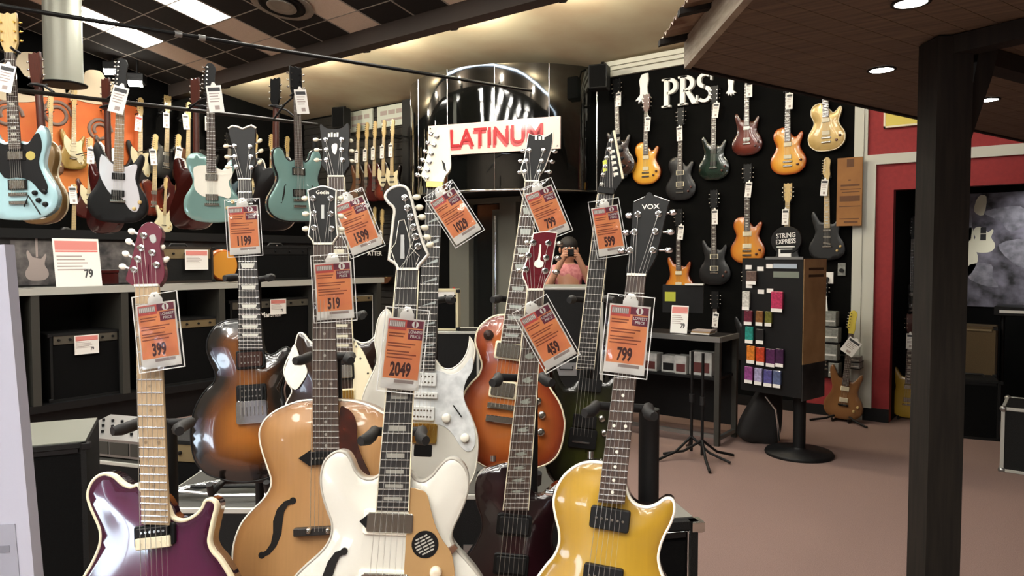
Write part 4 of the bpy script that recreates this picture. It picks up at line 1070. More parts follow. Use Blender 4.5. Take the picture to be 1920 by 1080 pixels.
# ---------------------------------------------------------------- rear row: cherry sunburst single cutaway
BURST2 = burst('cherry_sunburst', [(0, (110, 34, 20)), (.18, (150, 66, 30)), (.5, (176, 94, 40)), (1, (184, 108, 48))], .25, .7)
g = g7 = Guitar('electric_guitar', 'cherry sunburst single-cutaway guitar with cream binding and trapezoid inlays', 1.99, (978, 480), (955, 886), yaw=0, group='guitars on the rear stands')
g.body([(946, 589), (925, 592), (905, 605), (894, 620), (890, 640), (895, 660), (902, 682), (897, 702), (882, 718), (869, 738), (862, 772), (866, 818), (884, 858), (918, 880), (955, 886), (1000, 880), (1035, 866), (1052, 842), (1060, 802), (1058, 778), (1050, 754), (1036, 732), (1026, 714), (1024, 696), (1030, 674), (1030, 654), (1020, 644), (1008, 650), (995, 662), (980, 660), (972, 640), (972, 610), (962, 592)], BURST2, .048, .012, CREAM, .004)
g.neck((985, 341, 1010, 341), (939, 643, 976, 645), 22, ROSEW, MAHOG, ('trap', mat('grey_trap', (176, 182, 176), .25, 0, .5)), bind=CREAM)
hp = [(984, 322), (987, 302), (992, 282), (1019, 282), (1016, 302), (1012, 322)]
g.head([(991, 250, 1), (1003, 254), (1012, 252), (1022, 256), (1037, 246, 1), (1036, 270), (1028, 298), (1020, 318), (1012, 330), (1010, 341, 1), (985, 341, 1), (981, 328), (977, 316), (983, 296)], BLACK, IVORY, .0015, posts=hp, buttons=[(975, 323, 980, 322), (977, 302, 982, 302), (981, 283, 987, 282), (1040, 284, 1030, 283), (1035, 303, 1026, 302), (1030, 322, 1020, 322)], bm=CHROME)
hl = MB()
for i in range(3): hl.box(i * .010, i * .010 + .006, 0, .013 - (.004 if i == 1 else 0), 0, .0008)
p = g.l(1003, 262, g.hw); g.part('headstock_script', hl, IVORY, T((p.x, p.y, g.hw)), None, 'stuff')
g.pickup(953, 658, 44, 26, .012, NICKEL, CREAM, 1); g.pickup(943, 730, 44, 26, .012, NICKEL, CREAM, 1)
g.box('bridge', 940, 762, 52, 10, .014, NICKEL); g.box('tailpiece', 938, 786, 54, 12, .016, CHROME)
p = g.l(916, 628, .012); g.part('toggle_plate', MB().lathe([(.014, 0), (.014, .002), (.006, .003), (.004, .010)], (p.x, p.y, .010), 16), mat('dark_brown_plastic', (44, 26, 20), .4), None)
for (x, y) in ((1008, 752), (1016, 778), (1014, 810), (1000, 836)): g.knob(x, y, 8, NICKEL)
g.strings(940, 764, 38, .018)
stand_for(g, (968, 560), (955, 886), label='tall black guitar stand under the cherry sunburst guitar')
price_tag(g, 1024, 394, 64, 108, 22, '799', 'wrinkled orange price tag with glare on the cherry sunburst guitar')

# ---------------------------------------------------------------- rear row: dark green pointed headstock
GREEN = burst('dark_green_burst', [(0, (10, 11, 6)), (.25, (26, 28, 9)), (1, (62, 66, 18))], .25)
g = g9 = Guitar('electric_guitar', 'dark transparent green guitar with pointed black headstock and black bridge', 2.08, (1112, 520), (1095, 922), yaw=0, group='guitars on the rear stands')
g.body([(1082, 716), (1068, 728), (1054, 716), (1044, 692), (1036, 680), (1030, 694), (1034, 730), (1041, 770), (1034, 808), (1022, 850), (1028, 892), (1058, 917), (1095, 922), (1138, 912), (1166, 882), (1172, 842), (1160, 800), (1154, 765), (1162, 732), (1176, 704), (1180, 686), (1170, 682), (1156, 702), (1136, 718), (1114, 714), (1098, 708)], GREEN, .042, 0, None)
g.neck((1121, 364, 1150, 364), (1081, 692, 1113, 694), 24, EBONY, PALE, None, bind=CREAM, top=.012)
hp = [(1128, 346), (1131, 328), (1135, 312), (1138, 296), (1142, 280), (1146, 264)]
g.head([(1149, 243, 1), (1155, 252), (1160, 282), (1168, 336, 1), (1160, 348), (1150, 364, 1), (1121, 364, 1), (1126, 336), (1133, 300), (1141, 264)], BLACK, None, posts=hp, buttons=[(1172, 330, 1166, 332), (1168, 312, 1164, 314), (1166, 297, 1161, 298), (1164, 282, 1159, 283), (1161, 268, 1157, 268), (1158, 254, 1154, 255)], bm=SATIN, pm=NICKEL)
a, b = g.l(1151, 245, g.hw), g.l(1168, 335, g.hw)
g.part('headstock_binding', MB().tube([(a.x, a.y, g.hw), (b.x, b.y, g.hw)], .004, 6), CREAM)
hl = MB()
for i in range(5): hl.box(0, .014, -i * .017, -i * .017 - .008, 0, .0008); hl.box(0, .004, -i * .017, -i * .017 - .012, 0, .0008)
p = g.l(1143, 282, g.hw); g.part('headstock_lettering', hl, IVORY, T((p.x, p.y, g.hw)) @ Matrix.Rotation(.14, 4, 'Z'), None, 'stuff')
g.box('locking_nut', 1136, 358, 30, 12, .008, BLACK, g.w)
g.flat('yellow_sticker', [(1130, 302, 1), (1138, 298, 1), (1139, 320, 1), (1131, 322, 1)], mat('lime_sticker', (206, 214, 84), .6), g.hw, g.hw + .001, sm=False)
g.pickup(1106, 722, 44, 24, .009, BLACK, None, 0); g.pickup(1096, 790, 44, 24, .009, BLACK, None, 0)
g.box('tremolo_bridge', 1092, 822, 52, 36, .012, BLACK, 0)
g.box('tremolo_plate', 1088, 828, 32, 3, .018, CHROME, 0, .0003, .0003)
g.knob(1128, 785, 7, NICKEL, 0); g.knob(1133, 812, 7, NICKEL, 0)
g.strings(1092, 818, 34, .016, [0, 1, 2, 3, 4, 5])
stand_for(g, (1108, 560), (1095, 922), label='tall black guitar stand under the dark green guitar')
price_tag(g, 1140, 428, 58, 108, 9, '599', 'orange price tag on the dark green pointed-headstock guitar')

# ================================================================== guitars on walls and rail, from a few patterns
# pattern: outline in metres, origin at the lowest point of the body, y up; nut height; end of the fretboard; head type
SHAPES = {
 'single': ([(-.03, .44), (-.07, .445), (-.11, .43), (-.135, .39), (-.135, .34), (-.115, .29), (-.11, .26), (-.125, .22), (-.155, .17), (-.165, .12), (-.15, .06), (-.10, .015), (-.04, 0), (.04, 0), (.10, .015), (.15, .06), (.165, .12), (.155, .17), (.125, .22), (.11, .26), (.115, .295), (.13, .34), (.137, .375), (.126, .395), (.105, .385), (.08, .355), (.055, .35), (.035, .375)], .76, .31, '33', .165, .12),
 'double': ([(-.03, .37), (-.06, .375), (-.085, .41), (-.108, .445), (-.128, .44), (-.132, .40), (-.118, .34), (-.105, .28), (-.112, .23), (-.145, .18), (-.162, .12), (-.15, .06), (-.10, .015), (-.04, 0), (.04, 0), (.10, .015), (.15, .06), (.162, .12), (.145, .18), (.112, .23), (.102, .27), (.112, .32), (.124, .37), (.118, .398), (.10, .39), (.075, .355), (.05, .345), (.03, .355)], .76, .31, '33', .165, .12),
 'offset': ([(-.03, .36), (-.06, .37), (-.085, .41), (-.112, .462), (-.132, .466), (-.142, .43), (-.132, .37), (-.112, .30), (-.108, .26), (-.125, .21), (-.155, .16), (-.166, .11), (-.15, .05), (-.10, .01), (-.03, 0), (.05, .005), (.11, .02), (.15, .06), (.16, .11), (.145, .17), (.115, .22), (.105, .26), (.115, .32), (.13, .38), (.128, .41), (.112, .415), (.09, .38), (.06, .345), (.03, .345)], .77, .305, 'line', .16, .13),
 'slab': ([(-.03, .405), (-.07, .425), (-.115, .42), (-.14, .39), (-.14, .345), (-.118, .29), (-.108, .25), (-.12, .21), (-.15, .16), (-.162, .11), (-.15, .05), (-.10, .012), (-.03, 0), (.04, 0), (.105, .012), (.15, .05), (.162, .11), (.15, .16), (.12, .21), (.106, .25), (.112, .29), (.13, .33), (.137, .37), (.122, .395), (.098, .38), (.072, .335), (.045, .325), (.03, .345)], .77, .305, 'line', .16, .11),
 'horned': ([(-.03, .37), (-.055, .365), (-.08, .385), (-.10, .425), (-.118, .44), (-.135, .415), (-.138, .36), (-.122, .29), (-.12, .25), (-.14, .20), (-.165, .15), (-.175, .10), (-.155, .045), (-.10, .01), (-.03, 0), (.04, 0), (.10, .01), (.155, .045), (.175, .10), (.165, .15), (.14, .20), (.12, .25), (.122, .29), (.14, .36), (.138, .415), (.12, .442), (.102, .428), (.08, .39), (.055, .365), (.03, .37)], .78, .33, '33', .165, .12),
 'semi': ([(-.03, .40), (-.05, .39), (-.075, .41), (-.09, .45), (-.115, .47), (-.15, .46), (-.165, .42), (-.16, .36), (-.14, .30), (-.14, .26), (-.17, .20), (-.203, .14), (-.20, .07), (-.15, .02), (-.07, 0), (.07, 0), (.15, .02), (.20, .07), (.203, .14), (.17, .20), (.14, .26), (.14, .30), (.16, .36), (.165, .42), (.15, .46), (.115, .47), (.09, .45), (.075, .41), (.05, .39), (.03, .40)], .80, .35, '33', .175, .14),
}
_SH = {}
def shape_meshes(kind):
    if kind in _SH: return _SH[kind]
    pts, nut, fe, hd, b2, br = SHAPES[kind]
    out = smooth(pts, 3)
    d = {}
    d['out'] = out
    d['body'] = body_mesh('body', out, .045, .008 if kind in ('single', 'double', 'semi') else 0, step=.026, bev=.005, reach=.11)
    d['arch'] = .008 if kind in ('single', 'double', 'semi') else 0
    d['rim'] = rim_mesh(out, .007, .012)
    w = .012 + d['arch']
    d['fb'] = MB().prism([(-.028, fe), (.028, fe), (.0215, nut), (-.0215, nut)], w - .006, w, .001).mesh('fretboard')
    m = MB(); vs = []; n = 6
    for (y, hw) in ((fe + .03, .027), (nut + .004, .021)):
        for i in range(n + 1):
            t = PI * i / n; vs.append((-hw * math.cos(t), y, w - .0062 - .017 * math.sin(t)))
    m.add(vs, [(i + 1, i, n + 1 + i, n + 2 + i) for i in range(n)], True); m.add(vs, [tuple(range(n + 1)), tuple(range(n + 1, 2 * n + 2))[::-1], (n, 2 * n + 1, n + 1, 0)])
    d['neck'] = m.mesh('neck')
    fr = MB(); dm = MB(); tot = (nut - fe)
    for k in range(1, 23):
        t = (1 - 2 ** (-k / 12)) / (1 - 2 ** (-22.6 / 12)); y = nut - tot * t; hw = .0215 + (.028 - .0215) * t
        fr.box(-hw, hw, y - .0014, y + .0014, w, w + .0013)
    for k in (3, 5, 7, 9, 12, 15, 17, 19):
        t = ((1 - 2 ** (-k / 12)) + (1 - 2 ** (-(k - 1) / 12))) / 2 / (1 - 2 ** (-22.6 / 12)); y = nut - tot * t
        dm.prism([(-.010, y - .006), (.010, y - .006), (.013, y + .006), (-.013, y + .006)], w - .001, w + .0004)
    d['frets'] = fr.mesh('frets'); d['inlays'] = dm.mesh('inlays')
    if hd == '33':
        hp = [(-.0215, nut, 1), (-.028, nut + .02), (-.037, nut + .045), (-.038, nut + .10), (-.040, nut + .16), (-.037, nut + .185, 1), (-.015, nut + .178), (0, nut + .186), (.015, nut + .178), (.037, nut + .185, 1), (.040, nut + .16), (.038, nut + .10), (.037, nut + .045), (.028, nut + .02), (.0215, nut, 1)]
        tn = [(s * .052, nut + .055 + .042 * i, s) for s in (-1, 1) for i in range(3)]
    else:
        hp = [(-.0215, nut, 1), (-.024, nut + .03), (-.036, nut + .05), (-.034, nut + .09), (-.029, nut + .15), (-.024, nut + .19), (-.002, nut + .205), (.022, nut + .195), (.034, nut + .165), (.028, nut + .13), (.026, nut + .09), (.030, nut + .05), (.026, nut + .02), (.0215, nut, 1)]
        tn = [(-.044 + .0016 * i, nut + .052 + .025 * i, -1) for i in range(6)]
    d['head'] = MB().prism(smooth(hp, 2), w - .018, w - .004, .001).mesh('headstock')
    tm = MB()
    for (x, y, s) in tn:
        tm.ball((x, y, w - .012), (.009, .0065, .005), 8)
        tm.cyl((x - s * .022, y, w - .006), (x - s * .022, y, w + .004), .005, n=8)
    d['tuners'] = tm.mesh('tuning_machines')
    d['hum'] = MB().box(-.035, .035, -.019, .019, 0, .010, bev=.002).mesh('pickup')
    d['ring'] = MB().box(-.043, .043, -.024, .024, 0, .005, bev=.001).mesh('pickup_ring')
    d['sgl'] = MB().box(-.036, .036, -.009, .009, 0, .009, bev=.002).mesh('pickup')
    d['brg'] = MB().box(-.042, .042, -.008, .008, 0, .013, bev=.003).mesh('bridge')
    sb = MB()
    for i in range(6): x = -.024 + .0096 * i; sb.cyl((x * .75, nut, w + .002), (x, br, d['arch'] + .014), .0009, n=4)
    d['strings'] = sb.mesh('strings')
    _SH[kind] = d
    return d

GUARD_OFF = [(-.095, .40), (-.03, .345), (.03, .335), (.085, .355), (.10, .34), (.09, .27), (.11, .20), (.12, .12), (.10, .07), (.06, .09), (.02, .15), (-.04, .17), (-.09, .25), (-.105, .31)]
GUARD_SLAB = [(-.115, .395), (-.04, .36), (.03, .325), (.06, .30), (.055, .19), (-.02, .18), (-.08, .20), (-.10, .25), (-.105, .31)]
GUARD_HORN = [(.022, .36), (.055, .355), (.09, .40), (.11, .40), (.118, .34), (.10, .27), (.115, .21), (.135, .15), (.11, .12), (.06, .18), (.0, .2), (-.06, .20), (-.10, .28), (-.11, .35), (-.09, .37), (-.05, .355), (-.022, .36)]
guitar_count = [0]
def pattern_guitar(M, kind, label, bm, scale=1.0, fb=ROSEW, nk=MAHOG, hm=BLACK, pu='hum', pm=NICKEL, ring=None, guard=None, gm=None, bind=None, tm=NICKEL, inl=None, group=None, name='electric_guitar', knobs=None, bridge=NICKEL, fholes=False, back=False):
    d = shape_meshes(kind); pts, nut, fe, hd, b2, br = SHAPES[kind]; z = d['arch']
    t = thing(name, label, 'guitar', M @ Matrix.Scale(scale, 4), group)
    obj('body', d['body'], bm, t)
    if bind: obj('binding', d['rim'], bind, t)
    obj('neck', d['neck'], nk, t); obj('fretboard', d['fb'], fb, t); obj('headstock', d['head'], hm, t)
    obj('tuning_machines', d['tuners'], tm, t, kind='stuff')
    obj('frets', d['frets'], FRETM, t, kind='stuff'); obj('strings', d['strings'], STRING, t, kind='stuff')
    if inl: obj('inlays', d['inlays'], inl, t, kind='stuff')
    zg = z
    if guard:
        obj('pickguard', MB().prism(smooth(guard, 3), z, z + .004, .001), gm, t); zg = z + .003
    if pu == 'hum':
        for y in (fe - .028, br + .045):
            if ring: obj('pickup_ring', d['ring'], ring, t, T((0, y, zg)))
            obj('pickup', d['hum'], pm, t, T((0, y, zg)))
    elif pu == 'sgl':
        for y, r in ((fe - .02, 0), ((fe + br) / 2 + .005, 0), (br + .03, -.25)): obj('pickup', d['sgl'], pm, t, T((0, y, zg)) @ Matrix.Rotation(r, 4, 'Z'))
    obj('bridge', d['brg'], bridge, t, T((0, br, z)))
    if kind in ('single', 'semi', 'horned'): obj('tailpiece', d['brg'], bridge, t, T((0, br - .04, z)))
    for (x, y) in knobs or ((.09, .09), (.12, .13)):
        obj('knob', knob_me, nk if knobs is None else BLACK, t, T((x, y, z)))
    if fholes:
        for s in (-1, 1):
            sp = [(.085 * s, .235), (.095 * s, .225), (.098 * s, .19), (.108 * s, .15), (.112 * s, .125), (.122 * s, .118)]
            obj('f_hole', MB().tube([(x, y, z - .004) for x, y in sp], [.005, .004, .007, .007, .004, .006], 8), mat('hole_dark', (14, 10, 8), .9), t)
    return t
def hang_on(planeM, top, bot, kind, label, bm, ext=0.0, **kw):
    """place a guitar so that headstock top and body end fall on two wall points"""
    L_ = (top - bot).length
    nut, hd = SHAPES[kind][1], SHAPES[kind][3]
    total = nut + (.186 if hd == '33' else .205)
    sc = L_ / total
    M = planeM(bot)
    mid = M.to_3x3() @ Vector((0, 0, 1))
    d = M.inverted() @ top; roll = math.atan2(-d.x, d.y)
    M = M @ Matrix.Rotation(roll, 4, 'Z'); M.translation = bot + mid * (.046 * sc); off = .046 + ext / sc
    t = pattern_guitar(M, kind, label, bm, sc, **kw)
    # hanger: backing block and two padded prongs under the headstock
    yk = (nut + .012)
    h = thing('wall_hanger', 'black padded hanger holding the ' + label, 'hanger', M @ Matrix.Scale(sc, 4) @ T((0, yk, -off)), 'guitar hangers')
    obj('plate', MB().box(-.03, .03, -.02, .03, 0.0005, .014, bev=.003), SATIN, h)
    z1 = off + (.012 + shape_meshes(kind)['arch']) - .002
    for s in (-1, 1):
        obj('prong', MB().tube([(.01 * s, 0, .012), (.034 * s, 0.004, .03), (.036 * s, .004, z1)], .006, 8), RUBBER, h)
    return t, M, sc
def white_tag(M, x, y, label, w=.055, h=.10, z=.03, rot=0.0, top_red=False, group='white price tags'):
    t = thing('price_tag', label, 'price tag', M @ T((x, y, z)) @ Matrix.Rotation(rot, 4, 'Z'), group)
    obj('card', MB().box(-w / 2, w / 2, -h / 2, h / 2, 0, .0015), PAPERW, t)
    obj('heading', MB().box(-w * .4, w * .4, h * .28, h * .42, .0015, .002), PRED if top_red else mat('dark_heading', (60, 60, 62), .6), t)
    ln = MB()
    for i in range(4): ln.box(-w * .36, w * (.3 - .08 * (i % 2)), h * (.18 - .1 * i), h * (.215 - .1 * i), .0015, .0019)
    ln.box(-w * .1, w * .22, -h * .40, -h * .25, .0015, .0019)
    obj('print', ln, PGREY, t, kind='stuff')
    obj('tab', MB().prism([(-w * .18, h / 2), (w * .18, h / 2), (w * .08, h * .62), (-w * .08, h * .62)], 0, .0012), PAPERW, t)
    return t

AMBER = burst('amber_burst', [(0, (150, 72, 22)), (.2, (226, 162, 52)), (1, (244, 196, 84))], .25, .8)
AMBERC = burst('amber_cherry', [(0, (150, 54, 20)), (.3, (222, 150, 46)), (1, (244, 190, 74))], .25, .8)
AMBERD = burst('amber_deep', [(0, (124, 48, 20)), (.25, (204, 126, 42)), (1, (224, 156, 58))], .25, .8)
DGREEN = burst('forest_green', [(0, (12, 22, 16)), (1, (28, 50, 38))], .2, .8)
DRED = burst('oxblood', [(0, (62, 18, 12)), (1, (122, 46, 28))], .22, .8)
GOLDT = mat('gold_top_finish', (188, 158, 96), .3, .25, .6)
DKBURST = burst('dark_burst', [(0, (20, 12, 9)), (1, (70, 40, 24))], .25, .8)
CHARC = mat('charcoal_finish', (15, 16, 17), .4, 0, .15)
pale_inl = mat('pale_inlay', (200, 198, 186), .3)
WALLG = [  # top x, y, bottom x, y, pattern, finish, description, extra, tag (x, y) or None
 (1161, 150, 1166, 332, 'double', DKBURST, 'dark sunburst guitar hung beside the curved canopy', {}, (1161, 187)),
 (1217, 178, 1215, 346, 'single', AMBER, 'amber single-cutaway guitar hung below the white bird emblem', dict(pm=CREAM, hm=MAHOG), (1215, 233)),
 (1281, 203, 1279, 376, 'single', CHARC, 'charcoal black guitar hung under the large white letters', dict(ring=CREAM), (1275, 251)),
 (1344, 162, 1341, 338, 'double', DGREEN, 'dark green double-cutaway guitar hung beside the large white letters', dict(pm=BLACK), (1343, 207)),
 (1405, 122, 1403, 292, 'double', DRED, 'oxblood red double-cutaway guitar hung just below the timber canopy', {}, (1405, 168)),
 (1481, 140, 1480, 328, 'single', AMBERC, 'cherry amber guitar between the oxblood and gold guitars', dict(pm=CREAM), (1481, 190)),
 (1550, 92, 1552, 284, 'single', GOLDT, 'gold single-cutaway guitar high by the pale trim', dict(pm=CREAM, bind=CREAM), None),
 (1277, 392, 1277, 562, 'double', AMBERD, 'amber guitar hung behind the flat monitor', dict(pm=CREAM), (1277, 436)),
 (1343, 356, 1343, 534, 'double', CHARC, 'charcoal double-cutaway guitar with cream pickup rings', dict(ring=CREAM), (1341, 407)),
 (1406, 308, 1404, 494, 'single', AMBERD, 'deep amber single-cutaway guitar hung above the string rack', dict(ring=CREAM, pm=CREAM), (1404, 356)),
 (1481, 344, 1478, 524, 'double', CHARC, 'black guitar with natural headstock behind the oval sign', dict(hm=PALE, nk=PALE, fb=PALE), (1473, 407)),
 (1553, 296, 1553, 488, 'offset', CHARC, 'black maple-necked guitar beside the brown cardboard panel', dict(hm=PALE, nk=PALE, fb=PALE, pu='sgl'), (1546, 352)),
 (1345, 545, 1345, 715, 'double', CHARC, 'black guitar hung lowest above the steel counter', {}, (1342, 600)),
 (1404, 502, 1404, 676, 'double', CHARC, 'black guitar hung lowest behind the string rack', {}, (1402, 556)),
 (1547, 522, 1547, 706, 'single', CHARC, 'black guitar hung low beside the grey accessory boxes', {}, (1545, 570)),
]
for (tx, ty, bx, by, kd, fin, desc, kw, tg) in WALLG:
    if by <= 494 or kd == 'double' or True:
        e_ = .055 if tx == 1161 else 0
        t, M, sc = hang_on(FWALL, wallF(tx, ty, e_), wallF(bx, by, e_), kd, desc, fin, ext=e_, group='guitars on the black far wall', inl=pale_inl, **kw)
    if tg:
        p = M.inverted() @ wallF(tg[0], tg[1], e_ + .07); white_tag(M, p.x, p.y, 'white price tag on the ' + desc, .062, .15, z=.034, rot=random.uniform(-.12, .12))
# ---- white letters and bird emblems on the black wall
p = wallF(1290, 170, .0)
hL = wallF(1290, 141).z - wallF(1290, 196).z
lt = thing('wall_letters', 'large white serif letters mounted on the black wall', 'sign', FWALL((p.x, WB, p.z)))
LW = mat('white_letter', (232, 232, 228), .35)
# letters built from slab strokes with serifs
def stroke(pts): return pts
u = hL
def serif_letter(parts, x, name):
    m = MB()
    for poly in parts: m.prism([(x + a * u, b * u) for a, b in poly], .001, .04, .003)
    obj(name, m, LW, lt)
def arc(cx, cy, rx, ry, t0, t1, n=12, th=(.16, .16)):
    o, i = [], []
    for k in range(n + 1):
        t = math.radians(t0 + (t1 - t0) * k / n); w = th[0] + (th[1] - th[0]) * k / n
        o.append((cx + rx * math.cos(t), cy + ry * math.sin(t))); i.append((cx + (rx - w) * math.cos(t), cy + (ry - w * .8) * math.sin(t)))
    return o + i[::-1]
stem = [[(.08, -.5), (.26, -.5), (.26, .5), (.08, .5)], [(0, -.5), (.34, -.5), (.34, -.43), (0, -.43)], [(0, .43), (.34, .43), (.34, .5), (0, .5)]]
bowl = [arc(.30, .22, .30, .28, 90, -90), [(.2, .40), (.32, .40), (.32, .5), (.2, .5)], [(.2, -.06), (.32, -.06), (.32, .04), (.2, .04)]]
serif_letter(stem + bowl, -.93 * u, 'letter_p')
serif_letter(stem + bowl + [[(.24, 0), (.40, 0), (.70, -.42), (.74, -.5), (.52, -.5)]], -.32 * u, 'letter_r')
serif_letter([arc(.30, .24, .28, .26, 40, 260, th=(.13, .17)), arc(.30, -.22, .30, .28, 80, -140, th=(.17, .13)), [(.5, .22), (.56, .22), (.56, .5), (.5, .44)], [(0, -.22), (.06, -.22), (.08, -.44), (0, -.5)]], .34 * u, 'letter_s')
def bird(px, py, h, flip, label):
    p = wallF(px, py)
    t = thing('bird_emblem', label, 'emblem', FWALL((p.x, WB, p.z)))
    a = [(0.1, .5), (.22, .5), (.24, .3), (.2, .05), (.22, -.15), (.34, -.32), (.24, -.34), (.2, -.46), (.12, -.36), (.04, -.5), (0, -.36), (-.12, -.46), (-.1, -.34), (-.24, -.36), (-.06, -.18), (-.06, .05), (-.1, .28), (-.02, .46)]
    obj('silhouette', MB().prism([(x * h * flip, y * h) for x, y in a], .001, .025, .002), LW, t)
bird(1205, 168, .33, 1, 'white bird emblem on the black wall beside the ceiling speaker')
bird(1374, 163, .19, -1, 'small white bird emblem beside the letter S on the black wall')

# ---- guitars on the left wall and the corner
STRATG = mat('gold_olive', (150, 122, 60), .3, .2, .6); OFFW = mat('aged_white', (214, 204, 168), .35, 0, .5)
REDF = mat('dark_red_finish', (62, 16, 14), .25, 0, .7); SUNB = burst('two_tone_burst', [(0, (22, 12, 8)), (.4, (110, 54, 20)), (1, (190, 120, 50))], .25, .8)
BRN = mat('brown_finish', (92, 58, 36), .3, 0, .5); BLUEF = mat('slate_blue_finish', (70, 88, 100), .25, 0, .6)
P5 = dict(hm=PALE, nk=PALE, fb=PALE)
LEFTG = [
 (136, 166, 134, 318, 'offset', STRATG, 'olive gold guitar with white pickguard on the orange mural', dict(guard=GUARD_OFF, gm=OFFW, pu='sgl', pm=OFFW, **P5), None),
 (200, 176, 199, 332, 'offset', SUNB, 'sunburst guitar with pale neck on the orange mural', dict(guard=GUARD_OFF, gm=IVORY, pu='sgl', pm=OFFW, **P5), None),
 (92, 180, 90, 330, 'slab', BRN, 'brown slab-bodied guitar on the orange mural', dict(guard=GUARD_SLAB, gm=OFFW, pu='sgl', **P5), (97, 285)),
 (260, 184, 258, 342, 'offset', BLACK, 'black guitar with white pickguard beside the mural', dict(guard=GUARD_OFF, gm=OFFW, pu='sgl', pm=OFFW, **P5), (258, 232)),
 (310, 180, 306, 336, 'double', CHARC, 'black pale-necked guitar in the top row of the mural wall', dict(**P5), (310, 226)),
 (350, 192, 347, 345, 'slab', BRN, 'brown guitar with yellow headstock on the mural wall', dict(**P5), (347, 229)),
 (390, 196, 388, 350, 'slab', CHARC, 'black slab-bodied guitar ending the top row past the mural', dict(**P5), (388, 232)),
 (166, 258, 164, 410, 'offset', REDF, 'dark red guitar under the mural with white tag', dict(guard=GUARD_OFF, gm=OFFW, pu='sgl', **P5), (169, 292)),
 (288, 252, 284, 405, 'slab', DRED, 'oxblood pale-necked guitar in the second row past the mural', dict(**P5), (286, 295)),
 (331, 252, 328, 405, 'offset', REDF, 'dark red guitar in the second row past the mural', dict(**P5), (333, 290)),
 (136, 345, 134, 490, 'slab', CHARC, 'black guitar in the lowest row below the mural', dict(**P5), (136, 366)),
 (309, 333, 304, 436, 'offset', OFFW, 'small aged white guitar hung low past the mural', dict(pu='none', **P5), None),
 (425, 250, 424, 400, 'single', BLUEF, 'slate blue guitar on the mural wall', {}, None),
 (475, 250, 474, 396, 'slab', OFFW, 'aged white slab-bodied guitar near the room corner', dict(**P5), None),
 (505, 252, 504, 392, 'offset', OFFW, 'aged white double-cutaway guitar near the room corner', dict(**P5), None),
 (535, 256, 534, 392, 'slab', STRATG, 'olive gold slab-bodied guitar in the room corner', dict(**P5), None),
]
for (tx, ty, bx, by, kd, fin, desc, kw, tg) in LEFTG:
    i_ = LEFTG.index((tx, ty, bx, by, kd, fin, desc, kw, tg))
    o = (.045 if ty < 210 else .28) + .078 * (i_ % 3) + (.11 if ty > 330 else 0)
    t, M, sc = hang_on(LWALL, wallL(tx, ty, o), wallL(bx, by, o), kd, desc, fin, ext=o, group='guitars on the mural wall', **kw)
    if tg:
        p = M.inverted() @ wallL(tg[0], tg[1], o + .07); white_tag(M, p.x, p.y, 'white price tag on the ' + desc, .085, .20, z=.04, rot=random.uniform(-.15, .15), top_red=(tx == 260))
for i, (px, fin, desc) in enumerate(((676, BRN, 'brown bass first in the row by the corner'), (692, DKBURST, 'dark sunburst bass second in the row by the corner'), (707, REDF, 'dark red bass third in the row by the corner'), (724, DRED, 'oxblood bass with white pickguard by the room corner'), (740, DKBURST, 'dark bass with white pickguard by the black trim'))):
    kw = dict(guard=GUARD_OFF, gm=OFFW) if i > 2 else {}
    t, M, sc = hang_on(FWALL, wallF(px + 2, 232 - i * 2, .1 + .078 * i), wallF(px, 380 - i, .1 + .078 * i), 'offset', desc, fin, group='basses by the corner', pu='sgl', pm=BLACK, name='electric_bass', ext=.1 + .078 * i, **{**P5, **kw})
    white_tag(M, 0, SHAPES['offset'][1] - .11, 'white price tag on the ' + desc, .075, .17, z=.036)
for (px, py, desc) in ((708, 388, 'brown guitar hung low by the corner without a tag'), (722, 392, 'brown guitar hung low by the corner with white tag')):
    t, M, sc = hang_on(FWALL, wallF(px, py, .06 + (py - 388) * .018), wallF(px - 1, py + 140, .06 + (py - 388) * .018), 'offset', desc, BRN, group='guitars low by the corner', pu='sgl', ext=.06 + (py - 388) * .018, **P5)
    if px == 708: pass
    else: white_tag(M, 0, .66, 'white price tag on the ' + desc, .075, .17, z=.036)

